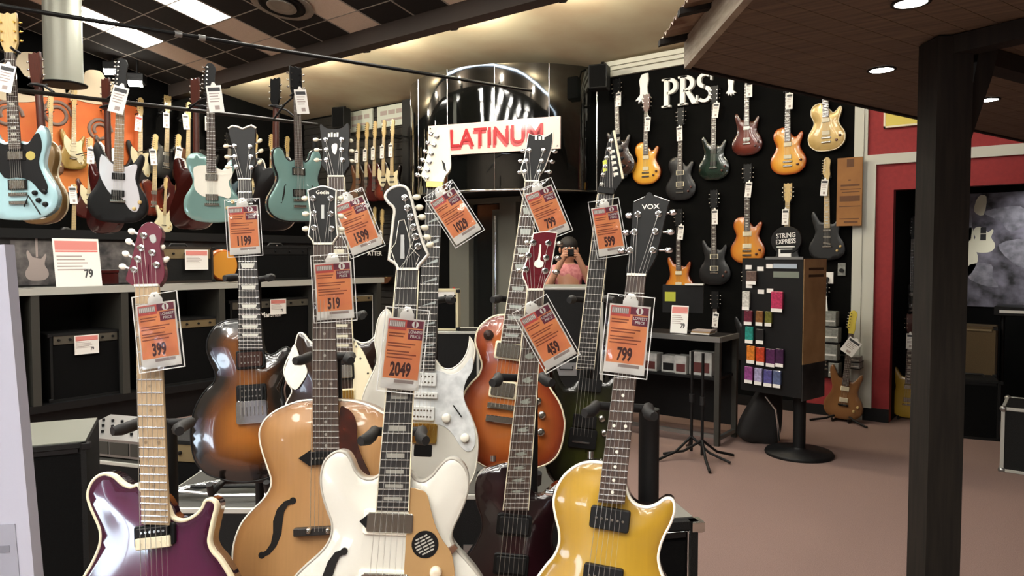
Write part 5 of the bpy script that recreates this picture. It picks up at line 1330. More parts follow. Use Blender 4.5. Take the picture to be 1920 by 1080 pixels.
# ---- double-sided hanging rail at the left with four facing guitars and their neighbours seen from behind
RA, RZ = -4.42, 2.37
rail = thing('hanging_rail', 'long dark rail with hooks carrying the row of hanging guitars', 'rail', T((RA, 0.5, 0)))
def rail_z(b): return 2.33 + (b - .5) * .05
obj('bar', MB().cyl((0, 0, rail_z(.5)), (0, 2.9, rail_z(3.4)), .012), mat('dark_rail', (52, 50, 46), .3, .6), rail)
obj('post', MB().cyl((0, 2.88, 0), (0, 2.88, RZ + .02), .022), SATIN, rail)
obj('post', MB().cyl((0, .02, 0), (0, .02, RZ + .02), .022), SATIN, rail)
for y in (.02, 2.88): obj('foot', MB().box(-.3, .3, y - .03, y + .03, 0, .03), SATIN, rail)
def hung(px, d, ty, by, kind, label, bm, yaw, roll=0, pxb=None, w_off=0.06, **kw):
    """guitar hanging in front of the rail; headstock top at pixel (px, ty), end of the body at (pxb, by)"""
    pxb = px if pxb is None else pxb
    top, bot = at(px, ty, d), at(pxb, by, d * 1.0)
    nut, hd = SHAPES[kind][1], SHAPES[kind][3]
    total = nut + (.186 if hd == '33' else .205)
    M = face_frame(bot, yaw, 0)
    d_ = M.inverted() @ top
    M = M @ Matrix.Rotation(math.atan2(-d_.x, d_.y), 4, 'Z')
    t = pattern_guitar(M, kind, label, bm, (top - bot).length / total, group='guitars on the hanging rail', **kw)
    y = nut + .0
    pn = M @ Vector((0, (nut + .005) * (top - bot).length / total, .0))
    h = thing('rail_hook', 'black hook holding the ' + label, 'hook', T((RA, pn.y, rail_z(pn.y))), 'hooks on the hanging rail')
    q = pn - Vector((RA, pn.y, rail_z(pn.y))); n_ = M.to_3x3() @ Vector((0, 0, 1)); r_ = M.to_3x3() @ Vector((1, 0, 0))
    obj('arm', MB().tube([(0, 0, .012), (q.x * .5, 0, .012 + q.z * .6), q - n_ * .03], .007), SATIN, h)
    for s in (-1, 1):
        obj('prong', MB().tube([q - n_ * .03, q + r_ * .03 * s - n_ * .02, q + r_ * .033 * s + n_ * .03, q + r_ * .028 * s + n_ * .045 + Vector((0, 0, .01))], .0065), RUBBER, h)
    return t, M, (top - bot).length / total
TEAL = mat('pale_teal_metallic', (128, 164, 158), .2, .25, .9)
SKYB = mat('sky_blue_finish', (168, 206, 214), .2, 0, .9)
t, M, sc = hung(26, 3.53, 30, 412, 'horned', 'pale blue double-horned guitar on the hanging rail', SKYB, 4, pxb=38, hm=PALE, nk=MAHOG, fb=ROSEW, guard=GUARD_HORN, gm=BLACK, pm=NICKEL, ring=BLACK, inl=pale_inl, tm=GOLDM, knobs=((.09, .09), (.12, .13), (.075, .125), (.12, .07)))
obj('gold_sticker', MB().cyl((.066, .30, .004), (.066, .30, .0055), .021, n=20), mat('gold_sticker', (182, 168, 90), .4), t)
obj('vibrato_arm', MB().tube([(.03, .06, .016), (.06, .11, .03), (.11, .02, .03)], .0035), BLACK, t)
white_tag(M, -.0, (SHAPES['horned'][1] - .13) * sc, 'white price tag on the pale blue double-horned guitar', .075, .13, .05, -.25)
t, M, sc = hung(232, 4.1, 112, 418, 'offset', 'black guitar with mirrored pickguard on the hanging rail', BLACK, 14, pxb=220, guard=GUARD_OFF, gm=mat('pale_reflection_guard', (232, 233, 240), .15, .25, .8), pu='hum', pm=BLACK, fb=MAPLE, nk=PALE, hm=BLACK)  # near-white guard colour stands in for the lights it would mirror
white_tag(M, 0, (SHAPES['offset'][1] - .05) * sc, 'white price tag on the black guitar with mirrored pickguard', .08, .15, .05, -.2)
t, M, sc = hung(395, 4.45, 122, 417, 'slab', 'pale teal single-cutaway guitar with white pickguard', TEAL, 18, pxb=398, guard=[(-.10, .335), (-.03, .35), (.03, .335), (.07, .325), (.112, .345), (.122, .30), (.098, .25), (.112, .19), (.098, .15), (.04, .165), (-.04, .155), (-.095, .20), (-.10, .27)], gm=IVORY, pu='hum', pm=NICKEL, fb=ROSEW, nk=PALE, hm=BLACK, bind=None)
white_tag(M, .03, (SHAPES['slab'][1] - .02) * sc, 'white price tag on the pale teal guitar with white pickguard', .085, .16, .05, .12)
t, M, sc = hung(545, 4.95, 130, 416, 'semi', 'pale teal semi-hollow guitar with f-holes on the hanging rail', TEAL, 38, pxb=562, fholes=True, pu='hum', pm=NICKEL, ring=BLACK, bind=BLACK, fb=ROSEW, hm=BLACK)
white_tag(M, .02, (SHAPES['semi'][1] - .04) * sc, 'white price tag on the pale teal semi-hollow guitar', .085, .16, .05, .12)
hung(70, 4.12, 100, 420, 'single', 'brown guitar seen from behind by the pale blue guitar', mat('bronze_back', (112, 86, 48), .35, .2, .4), 165, pxb=88, hm=MAHOG, bind=CREAM)
hung(212, 4.5, 150, 438, 'horned', 'dark red guitar seen from behind by the mirrored guitar', REDF, 150, pxb=205, hm=MAHOG)
hung(378, 4.95, 150, 430, 'semi', 'dark red bound semi-hollow guitar seen from behind', DRED, 150, pxb=366, hm=MAHOG, bind=IVORY)
hung(528, 5.45, 150, 432, 'semi', 'black bound semi-hollow guitar seen from behind', BLACK, 150, pxb=514, hm=BLACK, bind=IVORY)

# ================================================================== furniture and gear
TOLEX = mat('black_tolex', (13, 13, 13), .7, bump=(300, .3), spec=.3); CLOTH = mat('black_grille_cloth', (9, 9, 10), .95, noise=(300, (16, 16, 16)), spec=.1)
TANPAN = mat('tan_panel', (128, 112, 82), .45, .3); GREYPAN = mat('grey_panel', (96, 92, 82), .45, .4)
TWEED = mat('brown_cloth', (98, 80, 52), .9, noise=(250, (72, 58, 38))); PIPE = mat('white_piping', (214, 212, 204), .4)
GREYTOP = mat('grey_top', (120, 122, 112), .5); UPR = mat('grey_upright', (50, 49, 44), .6)
def amp(M, W, H_, D, label, panel=TANPAN, cloth=CLOTH, body=TOLEX, knobs=6, pipe=None, logo=None, name='guitar_amplifier', panel_h=.07, top=None, group='amplifiers', logo_x=0.0, handle=True):
    """combo amplifier; local x right, y away, z up; origin at the middle of the front bottom edge"""
    t = thing(name, label, 'amplifier', M, group)
    c = MB().box(-W / 2, W / 2, .015, D, 0, H_, bev=.008); c.box(-W / 2, -W / 2 + .02, 0, .02, 0, H_); c.box(W / 2 - .02, W / 2, 0, .02, 0, H_); c.box(-W / 2, W / 2, 0, .02, 0, .02); c.box(-W / 2, W / 2, 0, .02, H_ - .02, H_)
    obj('cabinet', c, body, t)
    if top: obj('top_panel', MB().box(-W / 2 + .005, W / 2 - .005, .02, D - .005, H_ - .001, H_ + .004), top, t)
    obj('grille', MB().box(-W / 2 + .02, W / 2 - .02, .008, .02, .02, H_ - panel_h - .03), cloth, t)
    pn = obj('control_panel', MB().box(-W / 2 + .03, W / 2 - .03, .004, .02, H_ - panel_h - .02, H_ - .022), panel, t)
    for i in range(knobs):
        x = -W * .38 + W * .76 * i / max(knobs - 1, 1); zz = H_ - .02 - panel_h / 2
        obj('knob', MB().cyl((x, .004, zz), (x, -.012, zz), .011, .009, n=10), SATIN, pn)
    if handle: obj('handle', MB().tube([(-.09, D / 2, H_), (-.07, D / 2, H_ + .025), (.07, D / 2, H_ + .025), (.09, D / 2, H_)], .009), RUBBER, t)
    for sx in (-1, 1):
        for z in (0, H_ - .03):
            obj('corner', MB().box(sx * W / 2 - .016, sx * W / 2 + .016, -.003, .03, z, z + .03, bev=.004), SATIN if not pipe else NICKEL, t)
    if pipe:
        e = .024
        obj('piping', MB().tube([(-W / 2 + e, .004, e), (W / 2 - e, .004, e), (W / 2 - e, .004, H_ - e), (-W / 2 + e, .004, H_ - e), (-W / 2 + e, .004, e)], .005, 6), pipe, t)
    if logo:
        obj('logo', _TXT[logo], PAPERW, t, T((logo_x, .004, (H_ - panel_h) * .86)) @ Matrix.Rotation(PI / 2, 4, 'X') @ S(.075, .075, .1))
    return t
def card(M, w, h, label, red=True, price=True, lean=12, group='price cards'):
    """standing price card; local x right, y away, z up"""
    t = thing('price_card', label, 'price card', M @ Matrix.Rotation(math.radians(-lean), 4, 'X'), group)
    obj('sheet', MB().box(-w / 2, w / 2, 0, .003, 0, h), PAPERW, t)
    obj('heading', MB().box(-w * .46, w * .46, -.001, 0, h * .76, h * .95), mat('rose_heading', (214, 132, 124), .6), t)
    if red: obj('red_line', MB().box(-w * .46, w * .46, -.001, 0, h * .72, h * .75), PRED, t)
    m = MB()
    for i in range(5): m.box(-w * .44, w * (.1 + .06 * (i % 3)), -.001, 0, h * (.62 - .07 * i), h * (.645 - .07 * i))
    obj('print', m, PGREY, t, kind='stuff')
    if price: obj('price_lettering', _TXT['79'], mat('dark_heading', (60, 60, 62), .6), t, T((w * .22, -.0006, h * .26)) @ Matrix.Rotation(PI / 2, 4, 'X') @ S(h * .17, h * .24, .02))
    return t
FACE_A = Matrix.Rotation(PI / 2, 4, 'Z')          # gear whose front looks along +x (left island)
IA = -6.5
def isl(px, py, back=0.0): return on_plane(px, py, (IA - back, 0, 0), Vector((1, 0, 0)))
y0, y1 = 1.0, 5.95
isM = T((IA, y0, 0)) @ FACE_A; IL = y1 - y0
zT, zB = 1.25, .31
sh = thing('shelf_unit', 'long black shelf unit with pale metal edge holding amplifiers', 'shelf', isM)
obj('top', MB().box(0, IL, .02, .62, zT - .05, zT), UPR, sh)
obj('edge_trim', MB().box(0, IL, -.005, .02, zT - .055, zT + .004).box(0, IL, -.005, .05, zT, zT + .006), ALU, sh)
obj('base_shelf', MB().box(0, IL, .0, .62, zB - .06, zB), SATIN, sh)
obj('plinth', MB().box(0, IL, .06, .6, 0, zB - .06), SATIN, sh)
obj('back_panel', MB().box(0, IL, .60, .62, zB, zT - .05), SATIN, sh)
for px in (30, 68, 236, 418, 590, 712):
    x = isl(px, 650).y - y0
    obj('upright', MB().box(x - .03, x + .03, .0, .6, zB, zT - .05), UPR, sh)
# printed panel above the counter
MUR = mat('grey_photo_print', (40, 40, 42), .5, noise=(9, (112, 106, 104)))
MUR2 = mat('dark_photo_print', (22, 22, 23), .4, noise=(7, (52, 52, 52)))
bp = thing('header_panel', 'dark photographic header panel with black rail above the amplifier shelf', 'panel', isM)
obj('print_panel', MB().box(0, IL, .50, .53, zT, 1.69), MUR2, bp)
obj('print_sheet', MB().box(isl(20, 500, .5).y - y0, isl(290, 500, .5).y - y0, .494, .50, zT + .01, 1.64), MUR, bp)
obj('rail', MB().box(0, IL, .46, .56, 1.66, 1.74), SATIN, bp)
for px in (520, 70):                             # small guitar graphics printed on the panel
    p = isl(px, 500, .49); ox, oz = p.y - y0, p.z
    pts = [(x * .55, y * .55 - .12) for x, y in smooth(SHAPES['offset'][0], 2)] 
    m = MB(); m.prism(pts, 0, .001); m.prism([(-.008, .08), (.008, .08), (.008, .26), (-.012, .26)], 0, .001)
    obj('guitar_graphic', m, PGREY, bp, T((ox, .4935, oz)) @ Matrix.Rotation(PI / 2, 4, 'X'))
def on_isl(px0, px1, z, back=0.0):
    a, b = isl(px0, 600, back).y, isl(px1, 600, back).y
    return T((IA - back, (a + b) / 2, z)) @ FACE_A, b - a
def isl_h(px, pyt, z0, back=0.0): return isl(px, pyt, back).z - z0
for (p0, p1, pt, lab, kw, cd) in (
    (92, 226, 622, 'small black combo amplifier with grey control panel', dict(panel=GREYPAN), (163, 648, 50, 40)),
    (262, 410, 598, 'black combo amplifier with tan control panel behind the purple guitar', dict(panel=TANPAN), None),
    (432, 584, 560, 'black combo amplifier with white script lettering on the shelf', dict(panel=GREYPAN, logo='Marshall', logo_x=-.02), (522, 577, 40, 26)),
    (610, 702, 552, 'small black amplifier with white piping on the shelf', dict(pipe=PIPE, knobs=4), None)):
    M, W = on_isl(p0, p1, zB, .06)
    hh = min(isl_h((p0 + p1) / 2, pt, zB, .06), zT - zB - .1)
    amp(M, W, hh, .34, lab, handle=False, group='amplifiers in the shelf unit', **kw)
    if cd:
        p = isl(cd[0], cd[1], .045); card(T((p.x, p.y, p.z - .07)) @ FACE_A, .19, .16, 'white price card hung on the ' + lab, lean=0)
# things on top of the shelf
p = isl(150, 541, .12); card(T((p.x, p.y, zT + .001)) @ FACE_A, .36, .41, 'large white price card standing on the shelf top', lean=9)
M, W = on_isl(292, 402, zT + .007, .14)
amp(M, W, .34, .24, 'vintage tan and black amplifier head on the shelf top', panel=TANPAN, knobs=5, panel_h=.09, body=mat('dark_brown_tolex', (44, 34, 26), .7), cloth=TOLEX, group='amplifiers on the shelf top')
p = isl(369, 490, .1); card(T((p.x, p.y, p.z - .08)) @ FACE_A, .23, .19, 'orange price card on the tan amplifier head', lean=0, price=False)
ob = bpy.data.objects[-1]
M, W = on_isl(478, 582, zT + .007, .14)
amp(M, W, .36, .26, 'black amplifier head on the shelf top near the middle', panel=SATIN, knobs=4, group='amplifiers on the shelf top')
M, W = on_isl(664, 742, zT + .007, .1)
at_ = amp(M, W, .40, .26, 'black amplifier with white lettering at the far end of the shelf top', panel=SATIN, knobs=0, logo='ATTER', group='amplifiers on the shelf top')
p = isl(420, 470, .2)
dr = thing('hand_drum', 'small orange hand drum standing on the shelf top', 'drum', T((p.x, p.y, zT + .007)) @ FACE_A)
ORD = mat('orange_drum_shell', (176, 74, 32), .35, 0, .5, noise=(6, (196, 120, 40)))
obj('shell', MB().lathe([(.15, -.05), (.16, -.02), (.16, .03), (.15, .05)], n=28, M=T((0, .06, .16)) @ Matrix.Rotation(PI / 2, 4, 'X')), ORD, dr)
obj('head', MB().cyl((0, .005, .16), (0, .0, .16), .14, n=28), mat('amber_drum_head', (206, 140, 50), .4), dr)
p = isl(202, 505, .3)
rb = thing('gift_box', 'small red box lying on the shelf top beside the white card', 'box', T((p.x, p.y, zT + .007)) @ FACE_A)
obj('box', MB().box(-.09, .09, 0, .1, 0, .1, bev=.004), REDF, rb); obj('lid', MB().box(-.094, .094, -.004, .104, .1, .13, bev=.004), REDF, rb)

# ---- gear on the floor at the lower left
def flight_case(M, W, D, H_, label, handles=True, lid=None, name='flight_case', body=TOLEX):
    t = thing(name, label, 'case', M, 'flight cases')
    obj('panels', MB().box(-W / 2 + .004, W / 2 - .004, .004, D - .004, .004, H_ - .004), body, t)
    if lid: obj('lid', MB().box(-W / 2 + .01, W / 2 - .01, .01, D - .01, H_ - .004, H_ + .002), lid, t)
    e = .022
    for (x0, x1, yy0, yy1, z0, z1) in ([(-W / 2, W / 2, a, a + e, z, z + e) for a in (0, D - e) for z in (0, H_ - e)] + [(a, a + e, 0, D, z, z + e) for a in (-W / 2, W / 2 - e) for z in (0, H_ - e)] + [(a, a + e, b, b + e, 0, H_) for a in (-W / 2, W / 2 - e) for b in (0, D - e)]):
        obj('edge_profile', MB().box(x0, x1, yy0, yy1, z0, z1, bev=.003), ALU, t)
    for x in (-W / 2 + .012, W / 2 - .012):
        for yy in (.012, D - .012):
            for z in (.012, H_ - .012): obj('ball_corner', MB().ball((x, yy, z), (.024, .024, .024), 10), STEEL, t)
    if handles:
        obj('handle_dish', MB().box(-.08, .08, -.003, .004, H_ * .5 - .05, H_ * .5 + .05), STEEL, t)
        obj('handle', MB().tube([(-.05, -.004, H_ * .5 + .02), (-.05, -.022, H_ * .5), (.05, -.022, H_ * .5), (.05, -.004, H_ * .5 + .02)], .006), SATIN, t)
    return t
face = math.degrees(YAW)
p = at(60, 900, 2.9)
amp(T((p.x, p.y, 0)) @ Matrix.Rotation(math.radians(62), 4, 'Z') @ T((-.12, 0, 0)), .62, .74, .5, 'large black speaker cabinet with grey top standing behind the white board', panel=SATIN, knobs=0, panel_h=.02, top=GREYTOP, name='speaker_cabinet', group='floor amplifiers', handle=False)
p = at(205, 860, 4.1)
t = thing('mixing_desk', 'pale metal powered mixer with sloping top on a case', 'mixer', T((p.x, p.y, .372)) @ Matrix.Rotation(math.radians(20), 4, 'Z'))
m = MB().add([(-.3, 0, 0), (.3, 0, 0), (.3, .3, 0), (-.3, .3, 0), (-.3, 0, .10), (.3, 0, .10), (.3, .3, .16), (-.3, .3, .16)], [(3, 2, 1, 0), (4, 5, 6, 7), (0, 1, 5, 4), (1, 2, 6, 5), (2, 3, 7, 6), (3, 0, 4, 7)])
obj('casing', m, STEEL, t)
for i in range(4): obj('front_panel', MB().box(-.28 + .145 * i, -.15 + .145 * i, -.006, 0, .015, .085), UPR, t)
tk = MB()
for i in range(8):
    for j in range(3): tk.cyl((-.26 + .07 * i, .07 + .07 * j, .112 + .014 * j), (-.26 + .07 * i, .07 + .07 * j, .128 + .014 * j), .008, n=8)
obj('fader_knobs', tk, SATIN, t, kind='stuff')
flight_case(T((p.x, p.y, 0)) @ Matrix.Rotation(math.radians(20), 4, 'Z') @ T((0, -.04, 0)), .75, .42, .36, 'black flight case with pale edges under the pale mixer', lid=UPR)
p = at(375, 850, 3.7)
amp(T((p.x, p.y, 0)) @ Matrix.Rotation(math.radians(25), 4, 'Z'), .62, .56, .3, 'black floor amplifier with tan control panel behind the purple guitar body', panel=TANPAN, knobs=5, panel_h=.09, group='floor amplifiers')
p = at(425, 1000, 2.75)
flight_case(T((p.x, p.y, 0)) @ Matrix.Rotation(math.radians(37), 4, 'Z'), .62, .5, .55, 'black flight case with pale edges between the purple guitar and the archtop', lid=UPR)
t = thing('cymbal_stand_part', 'folded chrome stand lying on the flight case', 'stand', T((p.x, p.y, .556)) @ Matrix.Rotation(math.radians(37), 4, 'Z'))
obj('main_tube', MB().cyl((-.29, .10, .016), (.1, .3, .05), .014), CHROME, t); obj('inner_tube', MB().cyl((.1, .3, .05), (.27, .38, .065), .009), CHROME, t)
obj('leg', MB().tube([(-.26, .12, .02), (-.05, .08, .016), (.2, .1, .012)], .008), CHROME, t); obj('leg', MB().tube([(-.2, .14, .03), (.0, .2, .016), (.24, .2, .01)], .008), SATIN, t)
obj('wing_nut', MB().ball((.1, .3, .05), (.02, .02, .016), 8), CHROME, t)
p = at(905, 1000, 3.0)
flight_case(T((p.x, p.y, 0)) @ Matrix.Rotation(math.radians(37), 4, 'Z'), .7, .5, .52, 'black flight case with pale edges seen between the white and wine guitars', lid=UPR)
p = at(1262, 990, 1.75)
t = amp(T((p.x, p.y, 0)) @ Matrix.Rotation(math.radians(48), 4, 'Z'), .13, .86, .16, 'narrow black column speaker with chrome corners behind the yellow guitar', panel=SATIN, knobs=0, panel_h=.02, pipe=CHROME, name='column_speaker', group='floor amplifiers', handle=False, top=STEEL)

# ---- leaning white board at the left edge
q = at(8, 462, 1.0)
wbM = face_frame(Vector((q.x, q.y, 0)), 0, 0) @ Matrix.Rotation(math.radians(3.6), 4, 'Z')
t = thing('display_board', 'plain white standing display board with a grey printed sheet', 'board', face_frame(Vector((q.x, q.y, 0)), 0, 0))
PLATE = mat('pale_lilac_board', (176, 178, 194), .5)
rot = Matrix.Rotation(math.radians(3.4), 4, 'Z'); tx = .09
obj('board', MB().box(-.17, 0, 0, 1.51, -.02, 0), PLATE, t, T((tx, .01, 0)) @ rot)
obj('printed_sheet', MB().box(-.165, -.02, .86, 1.12, 0, .001), mat('grey_sheet', (150, 152, 166), .6), t, T((tx, .01, 0)) @ rot)
m = MB()
for i in range(9): m.box(-.155, -.03 - .02 * (i % 3), 1.08 - .024 * i, 1.09 - .024 * i, .001, .0015)
obj('print', m, mat('mid_grey_print', (118, 120, 132), .6), t, T((tx, .01, 0)) @ rot, 'stuff')
obj('foot', MB().box(-.2, .02, 0, .03, -.12, .1), SATIN, t, T((tx, 0, 0)))

# ---- middle distance: flight case / amplifier stack, guitars' far neighbours
p = at(1062, 640, 5.6); pz = on_plane(1050, 541, p, Vector((CF.x, CF.y, 0)))
flight_case(T((p.x, p.y, 0)) @ Matrix.Rotation(math.radians(30), 4, 'Z'), .56, .5, at(1050, 538, 5.6).z, 'tall black flight case with pale top in front of the person', lid=GREYTOP)
p = at(835, 600, 6.3)
amp(T((p.x, p.y, .86)) @ Matrix.Rotation(math.radians(35), 4, 'Z'), .22, .36, .2, 'small pale practice amplifier with a dark grille by the doorway', panel=PAPERW, knobs=3, body=OFFW, handle=False, group='far amplifiers')
flight_case(T((p.x, p.y, 0)) @ Matrix.Rotation(math.radians(35), 4, 'Z') @ T((0, -.06, 0)), .6, .4, .86, 'black flight case standing below the small pale amplifier')
p = wallF(845, 555, .2)
fe = thing('fire_extinguisher', 'small red fire extinguisher on the wall by the doorway', 'fire extinguisher', T((p.x, WB - .09, p.z - .2)))
obj('cylinder', MB().lathe([(.05, 0), (.06, .02), (.06, .28), (.045, .34), (.02, .36)], n=16), mat('extinguisher_red', (176, 30, 28), .3, 0, .5), fe)
obj('valve', MB().cyl((0, 0, .36), (0, 0, .42), .018), SATIN, fe); obj('hose', MB().tube([(.02, 0, .40), (.08, -.02, .36), (.085, -.02, .15)], .009), SATIN, fe)
obj('bracket', MB().box(-.03, .03, .05, .089, .1, .25), SATIN, fe)

# ---- steel counter with monitor, boxes
c = floor_at(1347, 838); tz = on_plane(1347, 634, c, Vector((CF.x, CF.y, 0))).z
cd_ = on_plane(1384, 700, (c.x, 0, 0), Vector((1, 0, 0))).y - c.y
cw = 1.25; cM = T((c.x - cw / 2, c.y, 0))
cd_ = min(max(cd_, .3), WB - .1 - c.y)
t = thing('steel_counter', 'black counter with brushed steel edges and an open shelf by the black wall', 'counter', cM)
obj('top', MB().box(-cw / 2, cw / 2, 0, cd_, tz - .03, tz), SATIN, t)
obj('edge', MB().box(-cw / 2, cw / 2 + .004, -.006, .02, tz - .036, tz + .005), STEEL, t); obj('edge', MB().box(cw / 2 - .016, cw / 2 + .006, .02, cd_, tz - .036, tz + .005), STEEL, t)
for x in (-cw / 2 + .02, cw / 2 - .02):
    for y in (.02, cd_ - .02): obj('leg', MB().box(x - .02, x + .02, y - .02, y + .02, 0, tz - .03), UPR, t)
zs = on_plane(1300, 706, c, Vector((0, 1, 0))).z
obj('shelf', MB().box(-cw / 2 + .03, cw / 2 - .03, .03, cd_ - .03, zs - .02, zs), SATIN, t)
obj('lower_rail', MB().box(-cw / 2 + .04, cw / 2 - .04, .0, .03, .06, .09), STEEL, t); obj('lower_rail', MB().box(cw / 2 - .035, cw / 2 - .005, .04, cd_ - .04, .04, .07), STEEL, t)
obj('back_panel', MB().box(-cw / 2 + .03, cw / 2 - .03, cd_ - .03, cd_ - .02, .1, tz - .03), SATIN, t)
def ctr(px, py, back): 
    p = on_plane(px, py, (0, c.y + back, 0), Vector((0, 1, 0))); return p
BOXG = mat('printed_box_grey', (186, 186, 180), .5, noise=(14, (150, 150, 148))); BOXM = mat('maroon_panel', (86, 40, 38), .5)
for i, (px, py, w, h, desc) in enumerate(((1218, 686, .15, .15, 'small grey pedal box with maroon picture on the counter shelf'), (1252, 689, .12, .14, 'grey pedal box with dark picture beside it on the counter shelf'), (1278, 690, .10, .15, 'narrow grey pedal box in the middle of the counter shelf'), (1312, 704, .19, .19, 'large grey pedal box with maroon picture on the counter shelf'))):
    p = ctr(px, py, .08)
    t = thing('pedal_box', desc, 'box', T((p.x, c.y + .06 + .03 * (i % 2), zs)), 'pedal boxes')
    obj('carton', MB().box(-w / 2, w / 2, 0, .12, 0, h, bev=.002), BOXG, t); obj('picture', MB().box(-w * .4, w * .4, -.0015, 0, h * .12, h * .55), BOXM if i != 1 else SATIN, t)
p = ctr(1280, 560, .25)
t = thing('monitor', 'flat black monitor on a stand on the steel counter', 'monitor', T((p.x, c.y + .25, tz)) @ Matrix.Rotation(math.radians(15), 4, 'Z'))
obj('screen', MB().box(-.17, .17, 0, .03, .16, .40, bev=.004), SATIN, t); obj('neck', MB().box(-.03, .03, .03, .05, 0, .22), SATIN, t); obj('base', MB().box(-.1, .1, -.05, .1, 0, .012, bev=.003), SATIN, t)
obj('paper_on_top', MB().box(.02, .17, -.02, .05, .4, .412), PAPERW, t); obj('sticky_note', MB().box(-.15, -.06, -.0015, 0, .26, .34), mat('lime_note', (186, 190, 60), .6), t)
p = ctr(1272, 620, .1); card(T((p.x, c.y + .10, tz + .006)), .15, .23, 'white price card with red heading standing on the steel counter', lean=8)
p = ctr(1315, 622, .15)
t = thing('paper_stack', 'small stack of catalogues lying on the steel counter', 'paper', T((p.x, c.y + .12, tz + .005)))
for i in range(3): obj('catalogue', MB().box(-.08 + .005 * i, .08 + .004 * i, 0, .12, .012 * i, .012 * i + .011), (PAPERW, TANP, PGREY)[i], t)
# folded tripod bases in front of the counter
for k, (px, py) in enumerate(((1296, 858), (1316, 866))):
    p = floor_at(px, py)
    t = thing('tripod_stand', ('black tripod stand with splayed feet in front of the steel counter', 'black tripod stand beside the first one, nearer the string rack')[k], 'stand', T((p.x, p.y, 0)), 'tripod stands')
    obj('pole', MB().cyl((0, 0, .05), (0, 0, .80), .011), SATIN, t); obj('collar', MB().cyl((0, 0, .42), (0, 0, .48), .02), RUBBER, t)
    for i in range(3):
        a = 1.1 * k + i * 2.094
        obj('leg', MB().tube([(0, 0, .16), (.14 * math.cos(a), .14 * math.sin(a), .06), (.30 * math.cos(a), .30 * math.sin(a), .014)], .010), SATIN, t)

# ---- string rack
b0 = floor_at(1498, 852)
rM = T((b0.x, b0.y, 0)) @ Matrix.Rotation(YAW - math.radians(50), 4, 'Z')
t = rk = thing('string_rack', 'black spinning rack of guitar string packs with a round base and oval sign', 'rack', rM)
obj('base', MB().lathe([(.245, 0), (.25, .012), (.24, .03), (.05, .045), (.045, .06)], n=36), SATIN, t)
obj('pole', MB().cyl((0, 0, .05), (0, 0, 1.0), .045, n=18), SATIN, t)
zt = at(1500, 484, (b0 - CO).dot(CF)).z; zb = at(1480, 738, (b0 - CO).dot(CF)).z
RW, RD = .50, .34
obj('cabinet', MB().box(-RW + .10, .10, -.17, RD - .17, zb, zt), SATIN, t)
obj('top_strip', MB().box(-RW + .3, .10, -.174, -.17, zt - .01, zt + .01), STEEL, t)
BRNP = mat('brown_printed_panel', (176, 144, 102), .5, noise=(7, (156, 124, 84)))
obj('end_panel', MB().box(.10, .106, -.165, RD - .175, zb + .25, zt - .005), BRNP, t)
obj('end_picture', MB().box(.10, .107, -.165, RD - .175, zb - .02, zb + .25), MUR2, t)
obj('end_print', MB().box(.106, .1075, -.1, .12, zt - .14, zt - .12).box(.106, .1075, -.1, .12, zt - .09, zt - .07), mat('dark_brown_print', (74, 52, 32), .6), t)
def rface(px, py):
    n = rM.to_3x3() @ Vector((0, -1, 0)); p = on_plane(px, py, rM @ Vector((0, -.172, 0)), n); return rM.inverted() @ p
for (px, py, w, h, col) in ((1472, 499, 46, 8, (170, 184, 196)), (1474, 515, 50, 11, (120, 128, 116))):
    q = rface(px, py); k = .0041
    obj('header_strip', MB().box(q.x - w * k / 2, q.x + w * k / 2, -.174, -.17, q.z - h * k / 2, q.z + h * k / 2), mat('strip_%d' % px, col, .5), t)
PK = [(1411, 518, 20, 20, (112, 92, 84), 'brown'), (1401, 561, 15, 30, (222, 220, 212), 'white'), (1459, 563, 22, 32, (206, 62, 104), 'pink'), (1405, 593, 16, 22, (112, 44, 62), 'maroon'), (1426, 594, 14, 22, (136, 92, 50), 'copper'), (1443, 595, 13, 22, (116, 116, 48), 'olive'), (1407, 625, 16, 26, (40, 150, 138), 'teal'), (1427, 628, 15, 22, (30, 32, 34), 'black'), (1410, 662, 16, 28, (226, 132, 40), 'orange'), (1428, 665, 16, 28, (204, 68, 34), 'red-orange'), (1447, 668, 17, 28, (84, 34, 84), 'purple'), (1464, 668, 15, 28, (64, 30, 70), 'dark purple'), (1406, 700, 16, 26, (150, 72, 140), 'pink and blue'), (1424, 703, 15, 26, (176, 170, 208), 'pale lilac'), (1442, 706, 16, 26, (88, 84, 150), 'violet blue'), (1459, 708, 15, 26, (92, 106, 146), 'slate blue')]
for (px, py, w, h, col, nm) in PK:
    q = rface(px, py); k = .0041; w *= k; h *= k
    s_ = thing('string_pack', nm + ' guitar string pack hanging on the string rack', 'string pack', rM @ T((q.x, -.171, q.z)), 'string packs on the rack')
    obj('pouch', MB().box(-w / 2, w / 2, -.022, -.006, -h / 2, h / 2, bev=.003), mat('pack_' + nm.replace(' ', '_'), col, .35, 0, .3, noise=(60, tuple(int(c * .75) for c in col))), s_)
    obj('price_strip', MB().box(-w / 2, w / 2, -.024, -.022, -h / 2 - .022, -h / 2 + .004), PAPERW, s_)
    obj('hook', MB().cyl((0, 0, h / 2 - .006), (0, -.04, h / 2 - .006), .002, n=6), STEEL, s_)
for (px, py) in ((1404, 501), (1426, 504), (1443, 499), (1405, 536), (1427, 547), (1444, 545)):
    q = rface(px, py); obj('price_label', MB().box(q.x - .026, q.x + .026, -.176, -.17, q.z - .016, q.z + .016), PAPERW, t)
q = rM.inverted() @ at(1488, 451, (b0 - CO).dot(CF))
ov = [(.135 * math.cos(i * PI / 16), .105 * math.sin(i * PI / 16)) for i in range(32)]
